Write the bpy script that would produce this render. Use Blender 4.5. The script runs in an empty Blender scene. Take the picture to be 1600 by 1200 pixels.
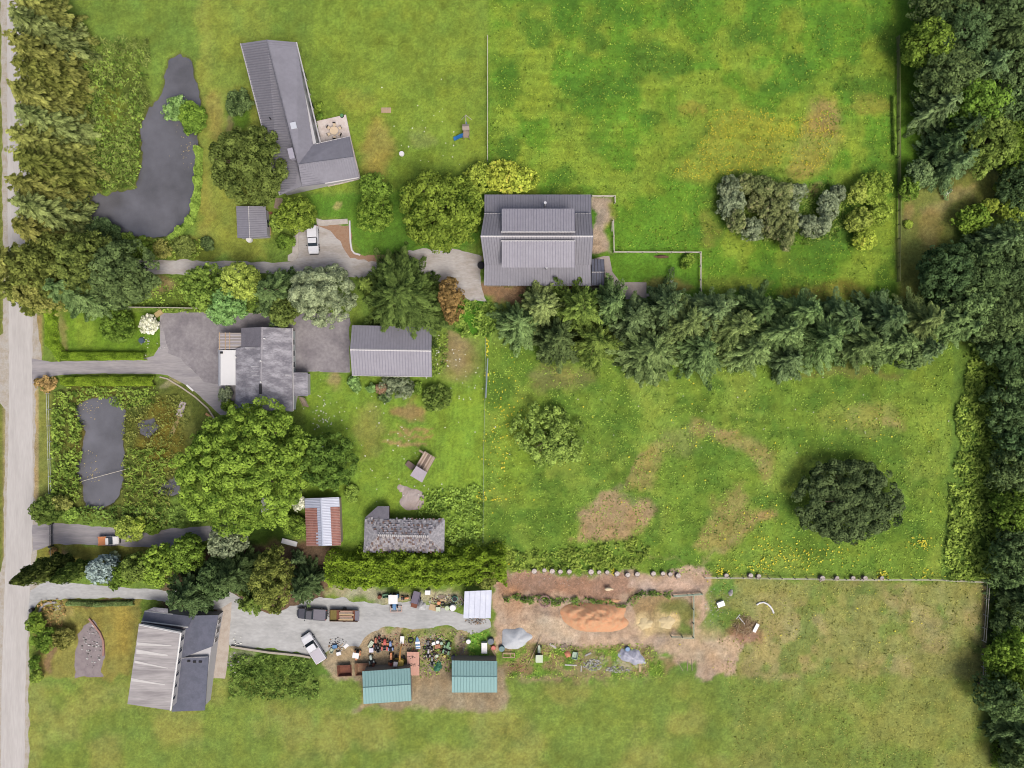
import bpy, math, random
import numpy as np
from mathutils import Vector, Matrix, Euler
R_ = math.radians
sc = bpy.context.scene
col = sc.collection

# ---------------------------------------------------------------- camera, sky, sun
S = 0.115            # metres per photo pixel on the ground
H = 131.0            # drone height
cam = bpy.data.objects.new('camera', bpy.data.cameras.new('camera')); col.objects.link(cam)
cam.location = (0, 0, H); cam.rotation_euler = (0, 0, 0)
cam.data.sensor_width = 36; cam.data.lens = 18 * H / (800 * S)
cam.data.clip_start = 1; cam.data.clip_end = 8000
sc.camera = cam
SUN_EL, SUN_AZ = R_(60), R_(-58)       # azimuth measured from +x, towards the lower right of the photo
w = bpy.data.worlds.new('World'); sc.world = w; w.use_nodes = True
nt = w.node_tree; bg = nt.nodes['Background']; bg.inputs[1].default_value = 0.15
sky = nt.nodes.new('ShaderNodeTexSky'); sky.sky_type = 'NISHITA'; sky.sun_disc = False
sky.sun_elevation = SUN_EL; sky.sun_rotation = math.pi / 2 - SUN_AZ
sky.air_density = 0.9; sky.dust_density = 6.0; sky.ozone_density = 0.6
nt.links.new(sky.outputs[0], bg.inputs[0])
sl = bpy.data.lights.new('sun', 'SUN'); sl.energy = 2.25; sl.angle = R_(26); sl.color = (1.0, 0.985, 0.955)
so = bpy.data.objects.new('sun', sl); col.objects.link(so)
sd = Vector((math.cos(SUN_EL) * math.cos(SUN_AZ), math.cos(SUN_EL) * math.sin(SUN_AZ), math.sin(SUN_EL)))
so.rotation_euler = sd.to_track_quat('Z', 'Y').to_euler(); so.location = sd * 300
sc.cycles.pixel_filter_type = 'BLACKMAN_HARRIS'; sc.cycles.filter_width = 1.0
sc.view_settings.view_transform = 'Standard'; sc.view_settings.look = 'None'
sc.view_settings.gamma = 1; sc.view_settings.exposure = 0.9
GAIN = 2.9           # displayed radiance of a flat surface of albedo 1

# ---------------------------------------------------------------- helpers
def at(px, py, z=0.0):
    k = S * (H - z) / H
    return Vector(((px - 800) * k, (600 - py) * k, z))
def lin(c):
    return tuple(((v / 255) / 12.92 if v <= 10 else (((v / 255) + 0.055) / 1.055) ** 2.4) for v in c)
def alb(c, k=1.0):
    return tuple(min(0.9, v * k / GAIN) for v in lin(c))
_m = {}
def new_mat(name):
    m = bpy.data.materials.new(name); m.use_nodes = True
    return m, m.node_tree, m.node_tree.nodes['Principled BSDF']
def N(nt, t, **kw):
    n = nt.nodes.new(t)
    for k, v in kw.items(): setattr(n, k, v)
    return n
def mat(name, c, rough=0.7, var=0.12, scale=1.5, metal=0.0, c2=None, bump=0.0, k=1.0, emit=None, thresh=None, sx=1, sy=1):
    """general procedural surface: base colour broken up by two noises, second colour in patches"""
    if name in _m: return _m[name]
    m, nt, p = new_mat(name); L = nt.links
    tc = N(nt, 'ShaderNodeTexCoord'); mp = N(nt, 'ShaderNodeMapping'); mp.inputs['Scale'].default_value = (sx, sy, 1)
    L.new(tc.outputs['Object'], mp.inputs[0])
    n1 = N(nt, 'ShaderNodeTexNoise'); n1.inputs['Scale'].default_value = scale; n1.inputs['Detail'].default_value = 6
    n1.inputs['Roughness'].default_value = 0.65
    L.new(mp.outputs[0], n1.inputs['Vector'])
    n2 = N(nt, 'ShaderNodeTexNoise'); n2.inputs['Scale'].default_value = scale * 7; n2.inputs['Detail'].default_value = 4
    L.new(mp.outputs[0], n2.inputs['Vector'])
    a = alb(c, k); b = alb(c2 if c2 else c, k)
    mx = N(nt, 'ShaderNodeMix', data_type='RGBA'); mx.inputs[6].default_value = (*a, 1); mx.inputs[7].default_value = (*b, 1)
    rp = N(nt, 'ShaderNodeMapRange'); t = thresh or (0.42, 0.62)
    rp.inputs[1].default_value = t[0]; rp.inputs[2].default_value = t[1]
    L.new(n1.outputs[0], rp.inputs[0]); L.new(rp.outputs[0], mx.inputs[0])
    ad = N(nt, 'ShaderNodeMath', operation='ADD'); L.new(n1.outputs[0], ad.inputs[0]); L.new(n2.outputs[0], ad.inputs[1])
    r2 = N(nt, 'ShaderNodeMapRange'); r2.inputs[1].default_value = 0.7; r2.inputs[2].default_value = 1.3
    r2.inputs[3].default_value = 1 - var; r2.inputs[4].default_value = 1 + var
    L.new(ad.outputs[0], r2.inputs[0])
    vm = N(nt, 'ShaderNodeVectorMath', operation='SCALE'); L.new(mx.outputs[2], vm.inputs[0]); L.new(r2.outputs[0], vm.inputs['Scale'])
    L.new(vm.outputs[0], p.inputs['Base Color'])
    p.inputs['Specular IOR Level'].default_value = 0.22 if rough > .5 else .4; p.inputs['Roughness'].default_value = rough; p.inputs['Metallic'].default_value = metal
    if bump:
        bp = N(nt, 'ShaderNodeBump'); bp.inputs['Strength'].default_value = 1.0; bp.inputs['Distance'].default_value = bump
        L.new(ad.outputs[0], bp.inputs['Height']); L.new(bp.outputs[0], p.inputs['Normal'])
    _m[name] = m
    return m
LK = 2.1
def leaf_mat(name, dark, light, tip=None):
    key = 'leaf_' + name
    if key in _m: return _m[key]
    m, nt, p = new_mat(key); L = nt.links
    nt.nodes.remove(p); out = nt.nodes['Material Output']
    g = N(nt, 'ShaderNodeNewGeometry'); oi = N(nt, 'ShaderNodeObjectInfo'); tc = N(nt, 'ShaderNodeTexCoord')
    n = N(nt, 'ShaderNodeTexNoise'); n.inputs['Scale'].default_value = 0.55; n.inputs['Detail'].default_value = 3
    L.new(tc.outputs['Object'], n.inputs['Vector'])
    a = N(nt, 'ShaderNodeMath', operation='MULTIPLY_ADD'); a.inputs[1].default_value = 0.5
    L.new(g.outputs['Random Per Island'], a.inputs[0])
    ta = N(nt, 'ShaderNodeAttribute'); ta.attribute_name = 'tone'; tm = N(nt, 'ShaderNodeMath', operation='MULTIPLY_ADD'); tm.inputs[1].default_value = .55
    r = N(nt, 'ShaderNodeMapRange'); r.inputs[1].default_value = 0.35; r.inputs[2].default_value = 0.65
    r.inputs[3].default_value = -0.22; r.inputs[4].default_value = 0.25
    L.new(n.outputs[0], r.inputs[0]); L.new(ta.outputs['Fac'], tm.inputs[0]); L.new(r.outputs[0], tm.inputs[2]); L.new(tm.outputs[0], a.inputs[2])
    cr = N(nt, 'ShaderNodeValToRGB')
    cr.color_ramp.elements[0].color = (*alb(dark, LK * .72), 1); cr.color_ramp.elements[1].color = (*alb(light, LK * 1.25), 1)
    if tip:
        e = cr.color_ramp.elements.new(0.93); e.color = (*alb(light, LK * 1.25), 1)
        cr.color_ramp.elements[2].color = (*alb(tip, LK), 1)
    L.new(a.outputs[0], cr.inputs[0])
    hs = N(nt, 'ShaderNodeHueSaturation')
    mr = N(nt, 'ShaderNodeMapRange'); mr.inputs[3].default_value = 0.49; mr.inputs[4].default_value = 0.51
    L.new(oi.outputs['Random'], mr.inputs[0]); L.new(mr.outputs[0], hs.inputs['Hue'])
    mv = N(nt, 'ShaderNodeMapRange'); mv.inputs[3].default_value = 0.85; mv.inputs[4].default_value = 1.15
    mo = N(nt, 'ShaderNodeMath', operation='FRACT'); mu = N(nt, 'ShaderNodeMath', operation='MULTIPLY'); mu.inputs[1].default_value = 7.3
    L.new(oi.outputs['Random'], mu.inputs[0]); L.new(mu.outputs[0], mo.inputs[0]); L.new(mo.outputs[0], mv.inputs[0]); L.new(mv.outputs[0], hs.inputs['Value'])
    L.new(cr.outputs[0], hs.inputs['Color'])
    d = N(nt, 'ShaderNodeBsdfDiffuse'); t = N(nt, 'ShaderNodeBsdfTranslucent'); ms = N(nt, 'ShaderNodeMixShader'); ms.inputs[0].default_value = 0.33
    L.new(hs.outputs[0], d.inputs[0]); L.new(hs.outputs[0], t.inputs[0]); L.new(d.outputs[0], ms.inputs[1]); L.new(t.outputs[0], ms.inputs[2])
    L.new(ms.outputs[0], out.inputs[0])
    _m[key] = m
    return m
def tag(o, label=None, cat=None, group=None, kind=None):
    if label: o['label'] = label
    if cat: o['category'] = cat
    if group: o['group'] = group
    if kind: o['kind'] = kind
    return o
def empty(name, loc, rz=0.0, label=None, cat=None, group=None):
    o = bpy.data.objects.new(name, None); col.objects.link(o); o.location = loc; o.rotation_euler = (0, 0, rz)
    o.empty_display_size = 0.5
    return tag(o, label, cat, group)
def copy_tree(o, parent=None):
    c = o.copy(); col.objects.link(c); c.parent = parent
    for ch in list(o.children): copy_tree(ch, c)
    return c
class MB:
    def __init__(s): s.v = []; s.f = []; s.m = []
    def add(s, vs, fs, mi=0):
        b = len(s.v); s.v += [tuple(v) for v in vs]; s.f += [tuple(i + b for i in f) for f in fs]; s.m += [mi] * len(fs); return s
    def box(s, c, d, rz=0.0, mi=0, taper=1.0):
        cx, cy, cz = c; hx, hy, hz = d[0] / 2, d[1] / 2, d[2] / 2; ca, sa = math.cos(rz), math.sin(rz); vs = []
        for z in (-1, 1):
            k = taper if z > 0 else 1
            for x, y in ((-1, -1), (1, -1), (1, 1), (-1, 1)):
                X, Y = x * hx * k, y * hy * k; vs.append((cx + X * ca - Y * sa, cy + X * sa + Y * ca, cz + z * hz))
        return s.add(vs, [(3, 2, 1, 0), (4, 5, 6, 7), (0, 1, 5, 4), (1, 2, 6, 5), (2, 3, 7, 6), (3, 0, 4, 7)], mi)
    def prism(s, pts, z0, z1, mi=0, inset=1.0):
        n = len(pts); cx = sum(p[0] for p in pts) / n; cy = sum(p[1] for p in pts) / n
        vs = [(p[0], p[1], z0) for p in pts] + [(cx + (p[0] - cx) * inset, cy + (p[1] - cy) * inset, z1) for p in pts]
        a = sum(pts[i][0] * pts[(i + 1) % n][1] - pts[(i + 1) % n][0] * pts[i][1] for i in range(n))
        fs = [tuple(range(n))[::-1], tuple(range(n, 2 * n))] + [(i, (i + 1) % n, n + (i + 1) % n, n + i) for i in range(n)]
        if a < 0: fs = [f[::-1] for f in fs]
        return s.add(vs, fs, mi)
    def tube(s, pts, rad, n=8, mi=0, cap=True):
        pts = [Vector(p) for p in pts]; rad = rad if hasattr(rad, '__len__') else [rad] * len(pts); vs = []; k = len(pts)
        for i, p in enumerate(pts):
            t = (pts[min(i + 1, k - 1)] - pts[max(i - 1, 0)]).normalized()
            u = t.cross(Vector((0, 0, 1)) if abs(t.z) < 0.9 else Vector((1, 0, 0))).normalized(); b = t.cross(u)
            for j in range(n):
                a = 2 * math.pi * j / n; vs.append(p + (u * math.cos(a) + b * math.sin(a)) * rad[i])
        fs = [(i * n + j, i * n + (j + 1) % n, (i + 1) * n + (j + 1) % n, (i + 1) * n + j) for i in range(k - 1) for j in range(n)]
        if cap: fs += [tuple(range(n))[::-1], tuple(range((k - 1) * n, k * n))]
        return s.add(vs, fs, mi)
    def slab(s, pts, t, mi=0, mi2=None):
        """a plate lying on the 3D polygon pts, t thick downwards"""
        pts = [Vector(p) for p in pts]; n = len(pts)
        nn = (pts[1] - pts[0]).cross(pts[2] - pts[0])
        if nn.z < 0: pts = pts[::-1]
        lo = [p - Vector((0, 0, t)) for p in pts]
        s.add(pts + lo, [tuple(range(n))], mi)
        s.add(pts + lo, [tuple(range(n, 2 * n))[::-1]] + [(i, n + i, n + (i + 1) % n, (i + 1) % n) for i in range(n)], mi if mi2 is None else mi2)
        return s
    def ribbed(s, a, b, c, d, pitch=0.45, rib=0.1, hgt=0.05, matf=None, nv=1, mi=0, mr=1, t=0.08):
        """roof sheet, a-b along the eave/ridge, a->d down the slope; ribs run a->d. real raised ribs"""
        a, b, c, d = map(Vector, (a, b, c, d)); n = max(2, int((b - a).length / pitch))
        nn = (b - a).cross(d - a).normalized(); 
        if nn.z < 0: nn = -nn
        for i in range(n):
            for j in range(nv):
                def P(u, v, h): return a.lerp(b, u).lerp(d.lerp(c, u), v) + nn * h
                u0 = i / n; u1 = (i + 1) / n; um = u1 - rib / (b - a).length; ue = (u1 - um) * 0.2
                v0 = j / nv; v1 = (j + 1) / nv
                m0, m1 = matf(u0, (v0 + v1) / 2) if matf else (mi, mr)
                s.add([P(u0, v0, 0), P(um, v0, 0), P(um, v1, 0), P(u0, v1, 0)], [(0, 1, 2, 3)], m0)
                A = [P(um, v0, 0), P(um + ue, v0, hgt), P(u1 - ue, v0, hgt), P(u1, v0, 0)]; B = [P(um, v1, 0), P(um + ue, v1, hgt), P(u1 - ue, v1, hgt), P(u1, v1, 0)]
                s.add(A + B, [(0, 1, 5, 4), (1, 2, 6, 5), (2, 3, 7, 6)], m1)
        z = nn * -t; s.add([a + z, b + z, c + z, d + z, a, b, c, d], [(3, 2, 1, 0), (0, 1, 5, 4), (1, 2, 6, 5), (2, 3, 7, 6), (3, 0, 4, 7)], mi)
        return s
    def build(s, name, mats, parent=None, local=False, smooth=False):
        me = bpy.data.meshes.new(name)
        off = Vector((0, 0, 0)) if (parent is None or local) else Vector(parent.location)
        if parent is not None and not local and parent.parent is not None: off = off + Vector(parent.parent.location)
        me.from_pydata([(v[0] - off.x, v[1] - off.y, v[2] - off.z) for v in s.v], [], s.f)
        mats = mats if isinstance(mats, (list, tuple)) else [mats]
        for m in mats: me.materials.append(m)
        if len(mats) > 1: me.polygons.foreach_set('material_index', [min(i, len(mats) - 1) for i in s.m])
        if smooth: me.polygons.foreach_set('use_smooth', [True] * len(s.f))
        me.update(); o = bpy.data.objects.new(name, me); col.objects.link(o)
        if parent is not None: o.parent = parent
        return o
def np_mesh(name, V, nface, k, m, parent=None, tone=None):
    """V: (nface*k,3) float array, faces of k own vertices each"""
    me = bpy.data.meshes.new(name); nv = len(V)
    me.vertices.add(nv); me.vertices.foreach_set('co', np.ascontiguousarray(V, dtype=np.float32).ravel())
    me.loops.add(nv); me.loops.foreach_set('vertex_index', np.arange(nv, dtype=np.int32))
    me.polygons.add(nface); me.polygons.foreach_set('loop_start', np.arange(0, nv, k, dtype=np.int32))
    me.polygons.foreach_set('loop_total', np.full(nface, k, dtype=np.int32))
    me.update(calc_edges=True)
    if tone is not None: ta = me.attributes.new('tone', 'FLOAT', 'FACE'); ta.data.foreach_set('value', np.ascontiguousarray(tone, dtype=np.float32))
    for x in (m if isinstance(m, (list, tuple)) else [m]): me.materials.append(x)
    o = bpy.data.objects.new(name, me); col.objects.link(o)
    if parent is not None: o.parent = parent
    return o
def nrm(a): return a / np.maximum(np.linalg.norm(a, axis=1, keepdims=True), 1e-6)
def cards(P, Nn, D, L, W, rng):
    """diamond leaves: centre P, facing Nn, long axis near D"""
    Nn = nrm(Nn); T = nrm(D - Nn * np.sum(D * Nn, 1, keepdims=True)); B = np.cross(Nn, T)
    L = L[:, None] / 2; W = W[:, None] / 2
    V = np.stack([P - T * L, P + B * W + Nn * W * 0.25, P + T * L, P - B * W + Nn * W * 0.25], 1)
    return V.reshape(-1, 3)
def rdir(rng, n): return nrm(rng.normal(size=(n, 3)))

PAL = {
 'olive': ((58, 68, 30), (128, 134, 66)), 'olivelight': ((76, 84, 36), (150, 152, 82)), 'darkolive': ((50, 64, 30), (116, 128, 64)),
 'dark': ((46, 64, 38), (104, 124, 74)), 'darkblue': ((42, 60, 34), (94, 116, 72)), 'bluegreen': ((56, 76, 43), (122, 144, 94)),
 'mid': ((58, 82, 32), (118, 144, 58)), 'bright': ((70, 98, 36), (132, 156, 62)), 'lime': ((96, 122, 42), (158, 176, 74)),
 'yellow': ((112, 134, 46), (178, 192, 78), (208, 204, 90)), 'limeyellow': ((104, 126, 50), (168, 182, 86)), 'grey': ((80, 94, 66), (150, 160, 124)), 'silver': ((84, 98, 70), (152, 164, 124)),
 'garage': ((48, 66, 34), (106, 126, 64)), 'midtree': ((52, 80, 34), (106, 134, 58)), 'grassbush': ((84, 110, 48), (150, 172, 84)), 'rust': ((88, 74, 44), (156, 124, 80)), 'blue': ((92, 110, 106), (164, 180, 174)), 'hedge': ((66, 94, 28), (128, 156, 50)),
 'weed': ((80, 106, 44), (144, 166, 74)), 'reed': ((76, 94, 44), (132, 148, 78)), 'reedbrown': ((96, 106, 48), (138, 142, 74)), 'drab': ((70, 84, 48), (134, 142, 90), (166, 160, 118)),
 'holly': ((38, 52, 32), (92, 106, 66)), 'white': ((150, 160, 110), (240, 238, 220)), 'pinkbrown': ((120, 96, 72), (180, 150, 120)), 'mint': ((84, 120, 62), (144, 178, 104)), 'straw': ((120, 104, 60), (188, 160, 104)),
 'gwine': ((56, 78, 34), (120, 140, 66)), 'conrow': ((50, 72, 38), (126, 148, 90)), 'conolive': ((64, 82, 42), (146, 160, 96)),
}
def LM(n): return leaf_mat(n, *PAL[n])
bark = mat('bark', (105, 88, 70), 0.9, 0.25, 4, bump=0.02)

def trunk_obj(root, h, r, tips, lean=(0, 0)):
    mb = MB(); mb.tube([(0, 0, -0.1), (lean[0] * .3, lean[1] * .3, h * 0.35), (lean[0], lean[1], h)], [r, r * 0.75, r * 0.25], 8)
    for (s, tp) in tips:
        b = Vector((lean[0] * s, lean[1] * s, h * s)); tp = Vector(tp); mid = b.lerp(tp, 0.5) + Vector((0, 0, 0.08 * (tp - b).length))
        mb.tube([b, mid, tp], [r * 0.4, r * 0.25, r * 0.1], 5, cap=False)
    return mb.build('trunk', bark, root, local=True)
_lat = np.random.default_rng(5).random((256, 256))
def vnoise(x, y, s=1.0, o=0):
    x = x / s + o * 17.3; y = y / s + o * 9.1; xi = np.floor(x).astype(int); yi = np.floor(y).astype(int); fx = x - xi; fy = y - yi
    fx = fx * fx * (3 - 2 * fx); fy = fy * fy * (3 - 2 * fy); g = lambda a, b: _lat[a % 256, b % 256]
    return (g(xi, yi) * (1 - fx) + g(xi + 1, yi) * fx) * (1 - fy) + (g(xi, yi + 1) * (1 - fx) + g(xi + 1, yi + 1) * fx) * fy
def fbm(x, y, s, o=0): return (vnoise(x, y, s, o) + .5 * vnoise(x, y, s / 2, o + 1) + .25 * vnoise(x, y, s / 4, o + 2)) / 1.75
def broad_crown(R, hz, zc, rng, puff, leaf, dens, low=-0.35, lobes=0.12, ax=(1, 1), medk=0.34):
    nb = rdir(rng, 7); nb[:, 2] *= 0.5; amp = rng.uniform(-lobes, lobes * 1.2, 7)
    n1 = int(3.5 * (R * R + R * hz) / (puff * puff)) + 6; n2 = int(n1 * 0.4)
    o = rng.uniform(0, 50); fr = max(1.2, min(5, R * .55))
    d = rdir(rng, (n1 + n2) * 2); d = d[d[:, 2] > low][:n1 + n2]; n0 = len(d)
    hole = fbm(d[:, 0] * fr * 1.7 + o + 9, d[:, 1] * fr * 1.7 + d[:, 2] * fr, 1.0, 21); kk = (hole > .36) | (np.arange(n0) >= n1); n1 = int(kk[:n1].sum()); d = d[kk]; n = len(d)
    med = fbm(d[:, 0] * fr + o, d[:, 1] * fr + d[:, 2] * fr * 1.3, 1.0, 3) - .5
    lob = 1 + (np.maximum(0, d @ nb.T) ** 3 @ amp) + med * medk
    rad = np.where(np.arange(n) < n1, rng.uniform(0.84, 1.04, n), rng.uniform(0.4, 0.74, n)) * lob
    pr = puff * rng.uniform(0.5, 1.15, n); sc3 = np.array([R * ax[0], R * ax[1], hz])
    c = d * sc3 * rad[:, None]; c -= d * pr[:, None] * 0.6; c[:, 2] += zc
    k = np.maximum(5, (dens * pr * pr).astype(int)); idx = np.repeat(np.arange(n), k); m = len(idx)
    q = rdir(rng, m); up = nrm(d[idx] + np.array([0, 0, 0.9])); bad = np.sum(q * up, 1) < -0.05; q[bad] *= -1
    P = c[idx] + q * (pr[idx] * rng.uniform(0.72, 1.05, m))[:, None] * np.array([1, 1, 0.8])
    Nn = q * 0.95 + np.array([0, 0, 0.35]) + rng.normal(size=(m, 3)) * 0.27
    L = leaf * rng.uniform(0.7, 1.35, m); tone = rng.random(n)[idx]
    return cards(P, Nn, rdir(rng, m), L, L * rng.uniform(0.55, 0.85, m), rng), c, tone
_treeinfo = []
def broad(px, py, rpx, h, pal, label, cat='tree', name='broadleaf_tree', group=None, puff=None, leaf=0.34, dens=34, ax=(1, 1), seed=None, lobes=0.14, base=0.16, rotz=0.0):
    rng = np.random.default_rng(seed if seed is not None else int(px * 7 + py * 13))
    zc = h * 0.5; p = at(px, py, h * 0.62); R = rpx * S * (H - h * 0.62) / H
    puff = (puff or 9) and min(puff or 9, 1.0, max(0.42, R * 0.15)); leaf = max(leaf, .34 if R > 5 else .24) * 1.1; dens = 11.5 / (leaf * leaf) * min(1.5, dens / 34) ** .5; R *= .96; ax = (ax[0] * rng.uniform(.93, 1.07), ax[1] * rng.uniform(.93, 1.07))
    V, c, tone = broad_crown(R, h * 0.5, zc, rng, puff, leaf, dens, lobes=lobes, ax=ax, medk=.42 if R > 6 else .62)
    root = empty(name, (p.x, p.y, 0), rotz, label, cat, group)
    np_mesh('crown', V, len(V) // 4, 4, LM(pal), root, tone)
    r = 0.05 * R + 0.06; tips = []
    for i in rng.choice(len(c), min(len(c), 9), replace=False):
        if c[i][2] > h * 0.3: tips.append((rng.uniform(0.3, 0.75) * 0.8, tuple(c[i])))
    trunk_obj(root, h * 0.75, r, tips); return root
def shrub(px, py, rpx, h, pal, label, group=None, cat='bush', name='shrub', ax=(1, 1), leaf=0.26, dens=46, seed=None, rotz=0.0, lobes=0.3, puff=None):
    return broad(px, py, rpx, h, pal, label, cat, name, group, puff=puff, leaf=leaf, dens=dens, ax=ax, seed=seed, rotz=rotz, lobes=lobes)
def conifer(px, py, rpx, h, pal, label, group=None, seed=None, droop=0.28, dens=13, card=0.5, wild=0.25, zf=0.35, power=0.7, name='conifer_tree', cat='tree', zlow=0.08, nbk=1.0):
    rng = np.random.default_rng(seed if seed is not None else int(px * 11 + py * 5))
    p = at(px, py, h * zf); R = rpx * S * (H - h * zf) / H
    nb = int((h * 9 + 16) * nbk)
    t = 1 - (1 - rng.uniform(0, 1, nb)) ** 0.75; t = zlow + t * (0.99 - zlow); az = rng.uniform(0, 2 * np.pi, nb)
    Lb = R * np.maximum(0.06, (1 - t)) ** power * rng.uniform(0.7, 1.05, nb); wl = rng.random(nb) < 0.12; Lb[wl] *= 1 + wild
    Lb *= 1 + 0.14 * np.sin(az * 2 + rng.uniform(0, 6)) + 0.1 * np.sin(az * 3 + rng.uniform(0, 6))
    Lb = np.maximum(Lb, 0.35)
    out = np.stack([np.cos(az), np.sin(az), np.zeros(nb)], 1); lat = np.stack([-np.sin(az), np.cos(az), np.zeros(nb)], 1)
    k = (dens * 2.3 / nbk ** .5 * Lb + 8).astype(int); idx = np.repeat(np.arange(nb), k); m = len(idx)
    s = rng.uniform(0.05, 1, m) ** 0.8; side = rng.uniform(-1, 1, m); wd = 0.2 * Lb[idx] * (1 - s) ** 0.5 + 0.08
    P = out[idx] * (Lb[idx] * s)[:, None] + lat[idx] * (side * wd)[:, None]
    dz = rng.uniform(droop * 0.4, droop * 1.7, nb)
    P[:, 2] += t[idx] * h + Lb[idx] * (-dz[idx] * s + 0.16 * s * s) - np.abs(side) * wd * 0.25 + rng.normal(size=m) * 0.06
    D = out[idx] + lat[idx] * np.sign(side)[:, None] * rng.uniform(0.3, 1.1, m)[:, None] + rng.normal(size=(m, 3)) * 0.12
    Nn = np.tile([0, 0, .8], (m, 1)) + rng.normal(size=(m, 3)) * 0.25 + out[idx] * 0.3 + lat[idx] * (side * .9)[:, None]
    L = card * rng.uniform(0.6, 1.3, m)
    V = cards(P, Nn, D, L, L * rng.uniform(0.26, 0.42, m), rng)
    root = empty(name, (p.x, p.y, 0), 0, label, cat, group)
    np_mesh('crown', V, len(V) // 4, 4, LM(pal), root, rng.random(nb)[idx])
    mb = MB(); mb.tube([(0, 0, -0.1), (0, 0, h * 0.5), (0, 0, h * 0.97)], [0.035 * h * 0.6 + 0.05, 0.02 * h * 0.6, 0.03], 7)
    for i in range(0, nb, 3):
        b = Vector((0, 0, t[i] * h)); e = b + Vector(out[i]) * float(Lb[i] * 0.85) + Vector((0, 0, -float(dz[i] * Lb[i] * 0.7)))
        mb.tube([b, e], [0.05, 0.02], 3, cap=False)
    mb.build('trunk', bark, root, local=True); return root
def inpoly(x, y, poly):
    ins = np.zeros(x.shape, bool); n = len(poly)
    for i in range(n):
        x1, y1 = poly[i]; x2, y2 = poly[(i + 1) % n]
        if y1 == y2: continue
        c = ((y1 > y) != (y2 > y)) & (x < (x2 - x1) * (y - y1) / (y2 - y1) + x1); ins ^= c
    return ins
def sdist(x, y, poly):
    d = np.full(x.shape, 1e9); n = len(poly)
    for i in range(n):
        x1, y1 = poly[i]; x2, y2 = poly[(i + 1) % n]; dx, dy = x2 - x1, y2 - y1; l = dx * dx + dy * dy + 1e-9
        t = np.clip(((x - x1) * dx + (y - y1) * dy) / l, 0, 1); d = np.minimum(d, (x - x1 - t * dx) ** 2 + (y - y1 - t * dy) ** 2)
    d = np.sqrt(d); d[inpoly(x, y, poly)] *= -1; return d
def hedge(pts, wpx, h, pal, label, name='hedge', cat='hedge', dens=70, leaf=0.24, lump=0.1, z0=0.0, group=None):
    """clipped or loose hedge along photo-pixel polyline"""
    rng = np.random.default_rng(int(pts[0][0] * 3 + pts[0][1])); q = [at(a, b, h * .8) for a, b in pts]; w_ = wpx * S
    base = Vector((sum(p.x for p in q) / len(q), sum(p.y for p in q) / len(q), 0)); Vs = []
    for a, b in zip(q[:-1], q[1:]):
        L_ = (b - a).xy.length; n = int(dens * L_ * (w_ + 2 * h) * 0.75); dx = (b - a).xy.normalized(); nx = Vector((-dx.y, dx.x))
        s = rng.uniform(-w_ * .3, L_ + w_ * .3, n); th = rng.uniform(-0.25, np.pi + 0.25, n); prof = rng.uniform(0.75, 1.0, n)
        c_, s_ = np.cos(th), np.sin(th); e = 0.55
        u = np.where(rng.random(n) < .6, rng.uniform(-1, 1, n), np.sign(c_) * np.abs(c_) ** e) * w_ / 2 * prof; s_ = np.maximum(0, 1 - np.abs(2 * u / w_) ** 3.2) ** .6; c_ = np.sign(u) * np.abs(2 * u / w_) ** 3; z = np.maximum(0.02, s_ * h * prof * np.where(s_ < .75, rng.uniform(.1, 1, n), 1))
        j = 1 + lump * (vnoise(s, u * 2, 1.2, 3) - 0.5) * 2; z = z * j; u = u * j
        P = np.stack([a.x - base.x + dx.x * s + nx.x * u, a.y - base.y + dx.y * s + nx.y * u, z + z0], 1)
        Nn = np.stack([nx.x * c_, nx.y * c_, np.abs(s_) + 0.3], 1) + rng.normal(size=(n, 3)) * 0.5
        Lf = leaf * rng.uniform(.7, 1.4, n); Vs.append(cards(P, Nn, rdir(rng, n), Lf, Lf * .65, rng))
    V = np.concatenate(Vs); root = empty(name, base, 0, label, cat, group)
    np_mesh('foliage', V, len(V) // 4, 4, LM(pal), root, vnoise(V[::4, 0], V[::4, 1], .7, 5))
    mb = MB()
    for a, b in zip(q[:-1], q[1:]):
        n = max(2, int((b - a).length / 1.2))
        for i in range(n + 1):
            p = a.lerp(b, i / n); x, y = p.x - base.x, p.y - base.y
            mb.tube([(x, y, 0), (x + .1, y, h * .5), (x - .1, y + .15, h * .8)], [0.06, 0.04, 0.02], 5)
    mb.build('stem', bark, root, local=True); return root
def weeds(name, poly, dens, hgt, pal, label, leaf=0.4, seed=1, blade=False, mask=None, spread=1.0, cat=None):
    """uncountable ground cover: leaf tufts inside a photo-pixel polygon"""
    rng = np.random.default_rng(seed); a = np.array(poly, float); x0, y0 = a.min(0); x1, y1 = a.max(0)
    n = int((x1 - x0) * (y1 - y0) * S * S * dens); x = rng.uniform(x0, x1, n); y = rng.uniform(y0, y1, n)
    wx = (fbm(x, y, 14, 4) - .5) * 14; k = sdist(x + wx, y - wx, poly) < 0; x, y = x[k], y[k]
    cl = fbm(x, y, 9, 7); k = rng.random(len(x)) < np.clip((cl - 0.28) * 4 * spread, 0.1, 1); x, y, cl = x[k], y[k], cl[k]
    if mask is not None: k = mask(x, y); x, y, cl = x[k], y[k], cl[k]
    n = len(x); z = hgt * rng.uniform(0.05, 1, n) * np.clip(0.3 + cl * 1.2, 0, 1.3)
    P = np.stack([(x - 800) * S, (600 - y) * S, z], 1)
    Nn = rng.normal(size=(n, 3)) * (0.55 if blade else 0.36) + np.array([0, 0, 0.7]); L = leaf * rng.uniform(.6, 1.5, n)
    V = cards(P, Nn, rdir(rng, n), L, L * (rng.uniform(.12, .22, n) if blade else rng.uniform(.4, .7, n)), rng)
    o = np_mesh(name, V, n, 4, LM(pal), None, np.clip((vnoise(x, y, 6, 5) - .5) * 1.6 + .5, 0, 1)); tag(o, label, cat, None, 'stuff'); return o
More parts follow.
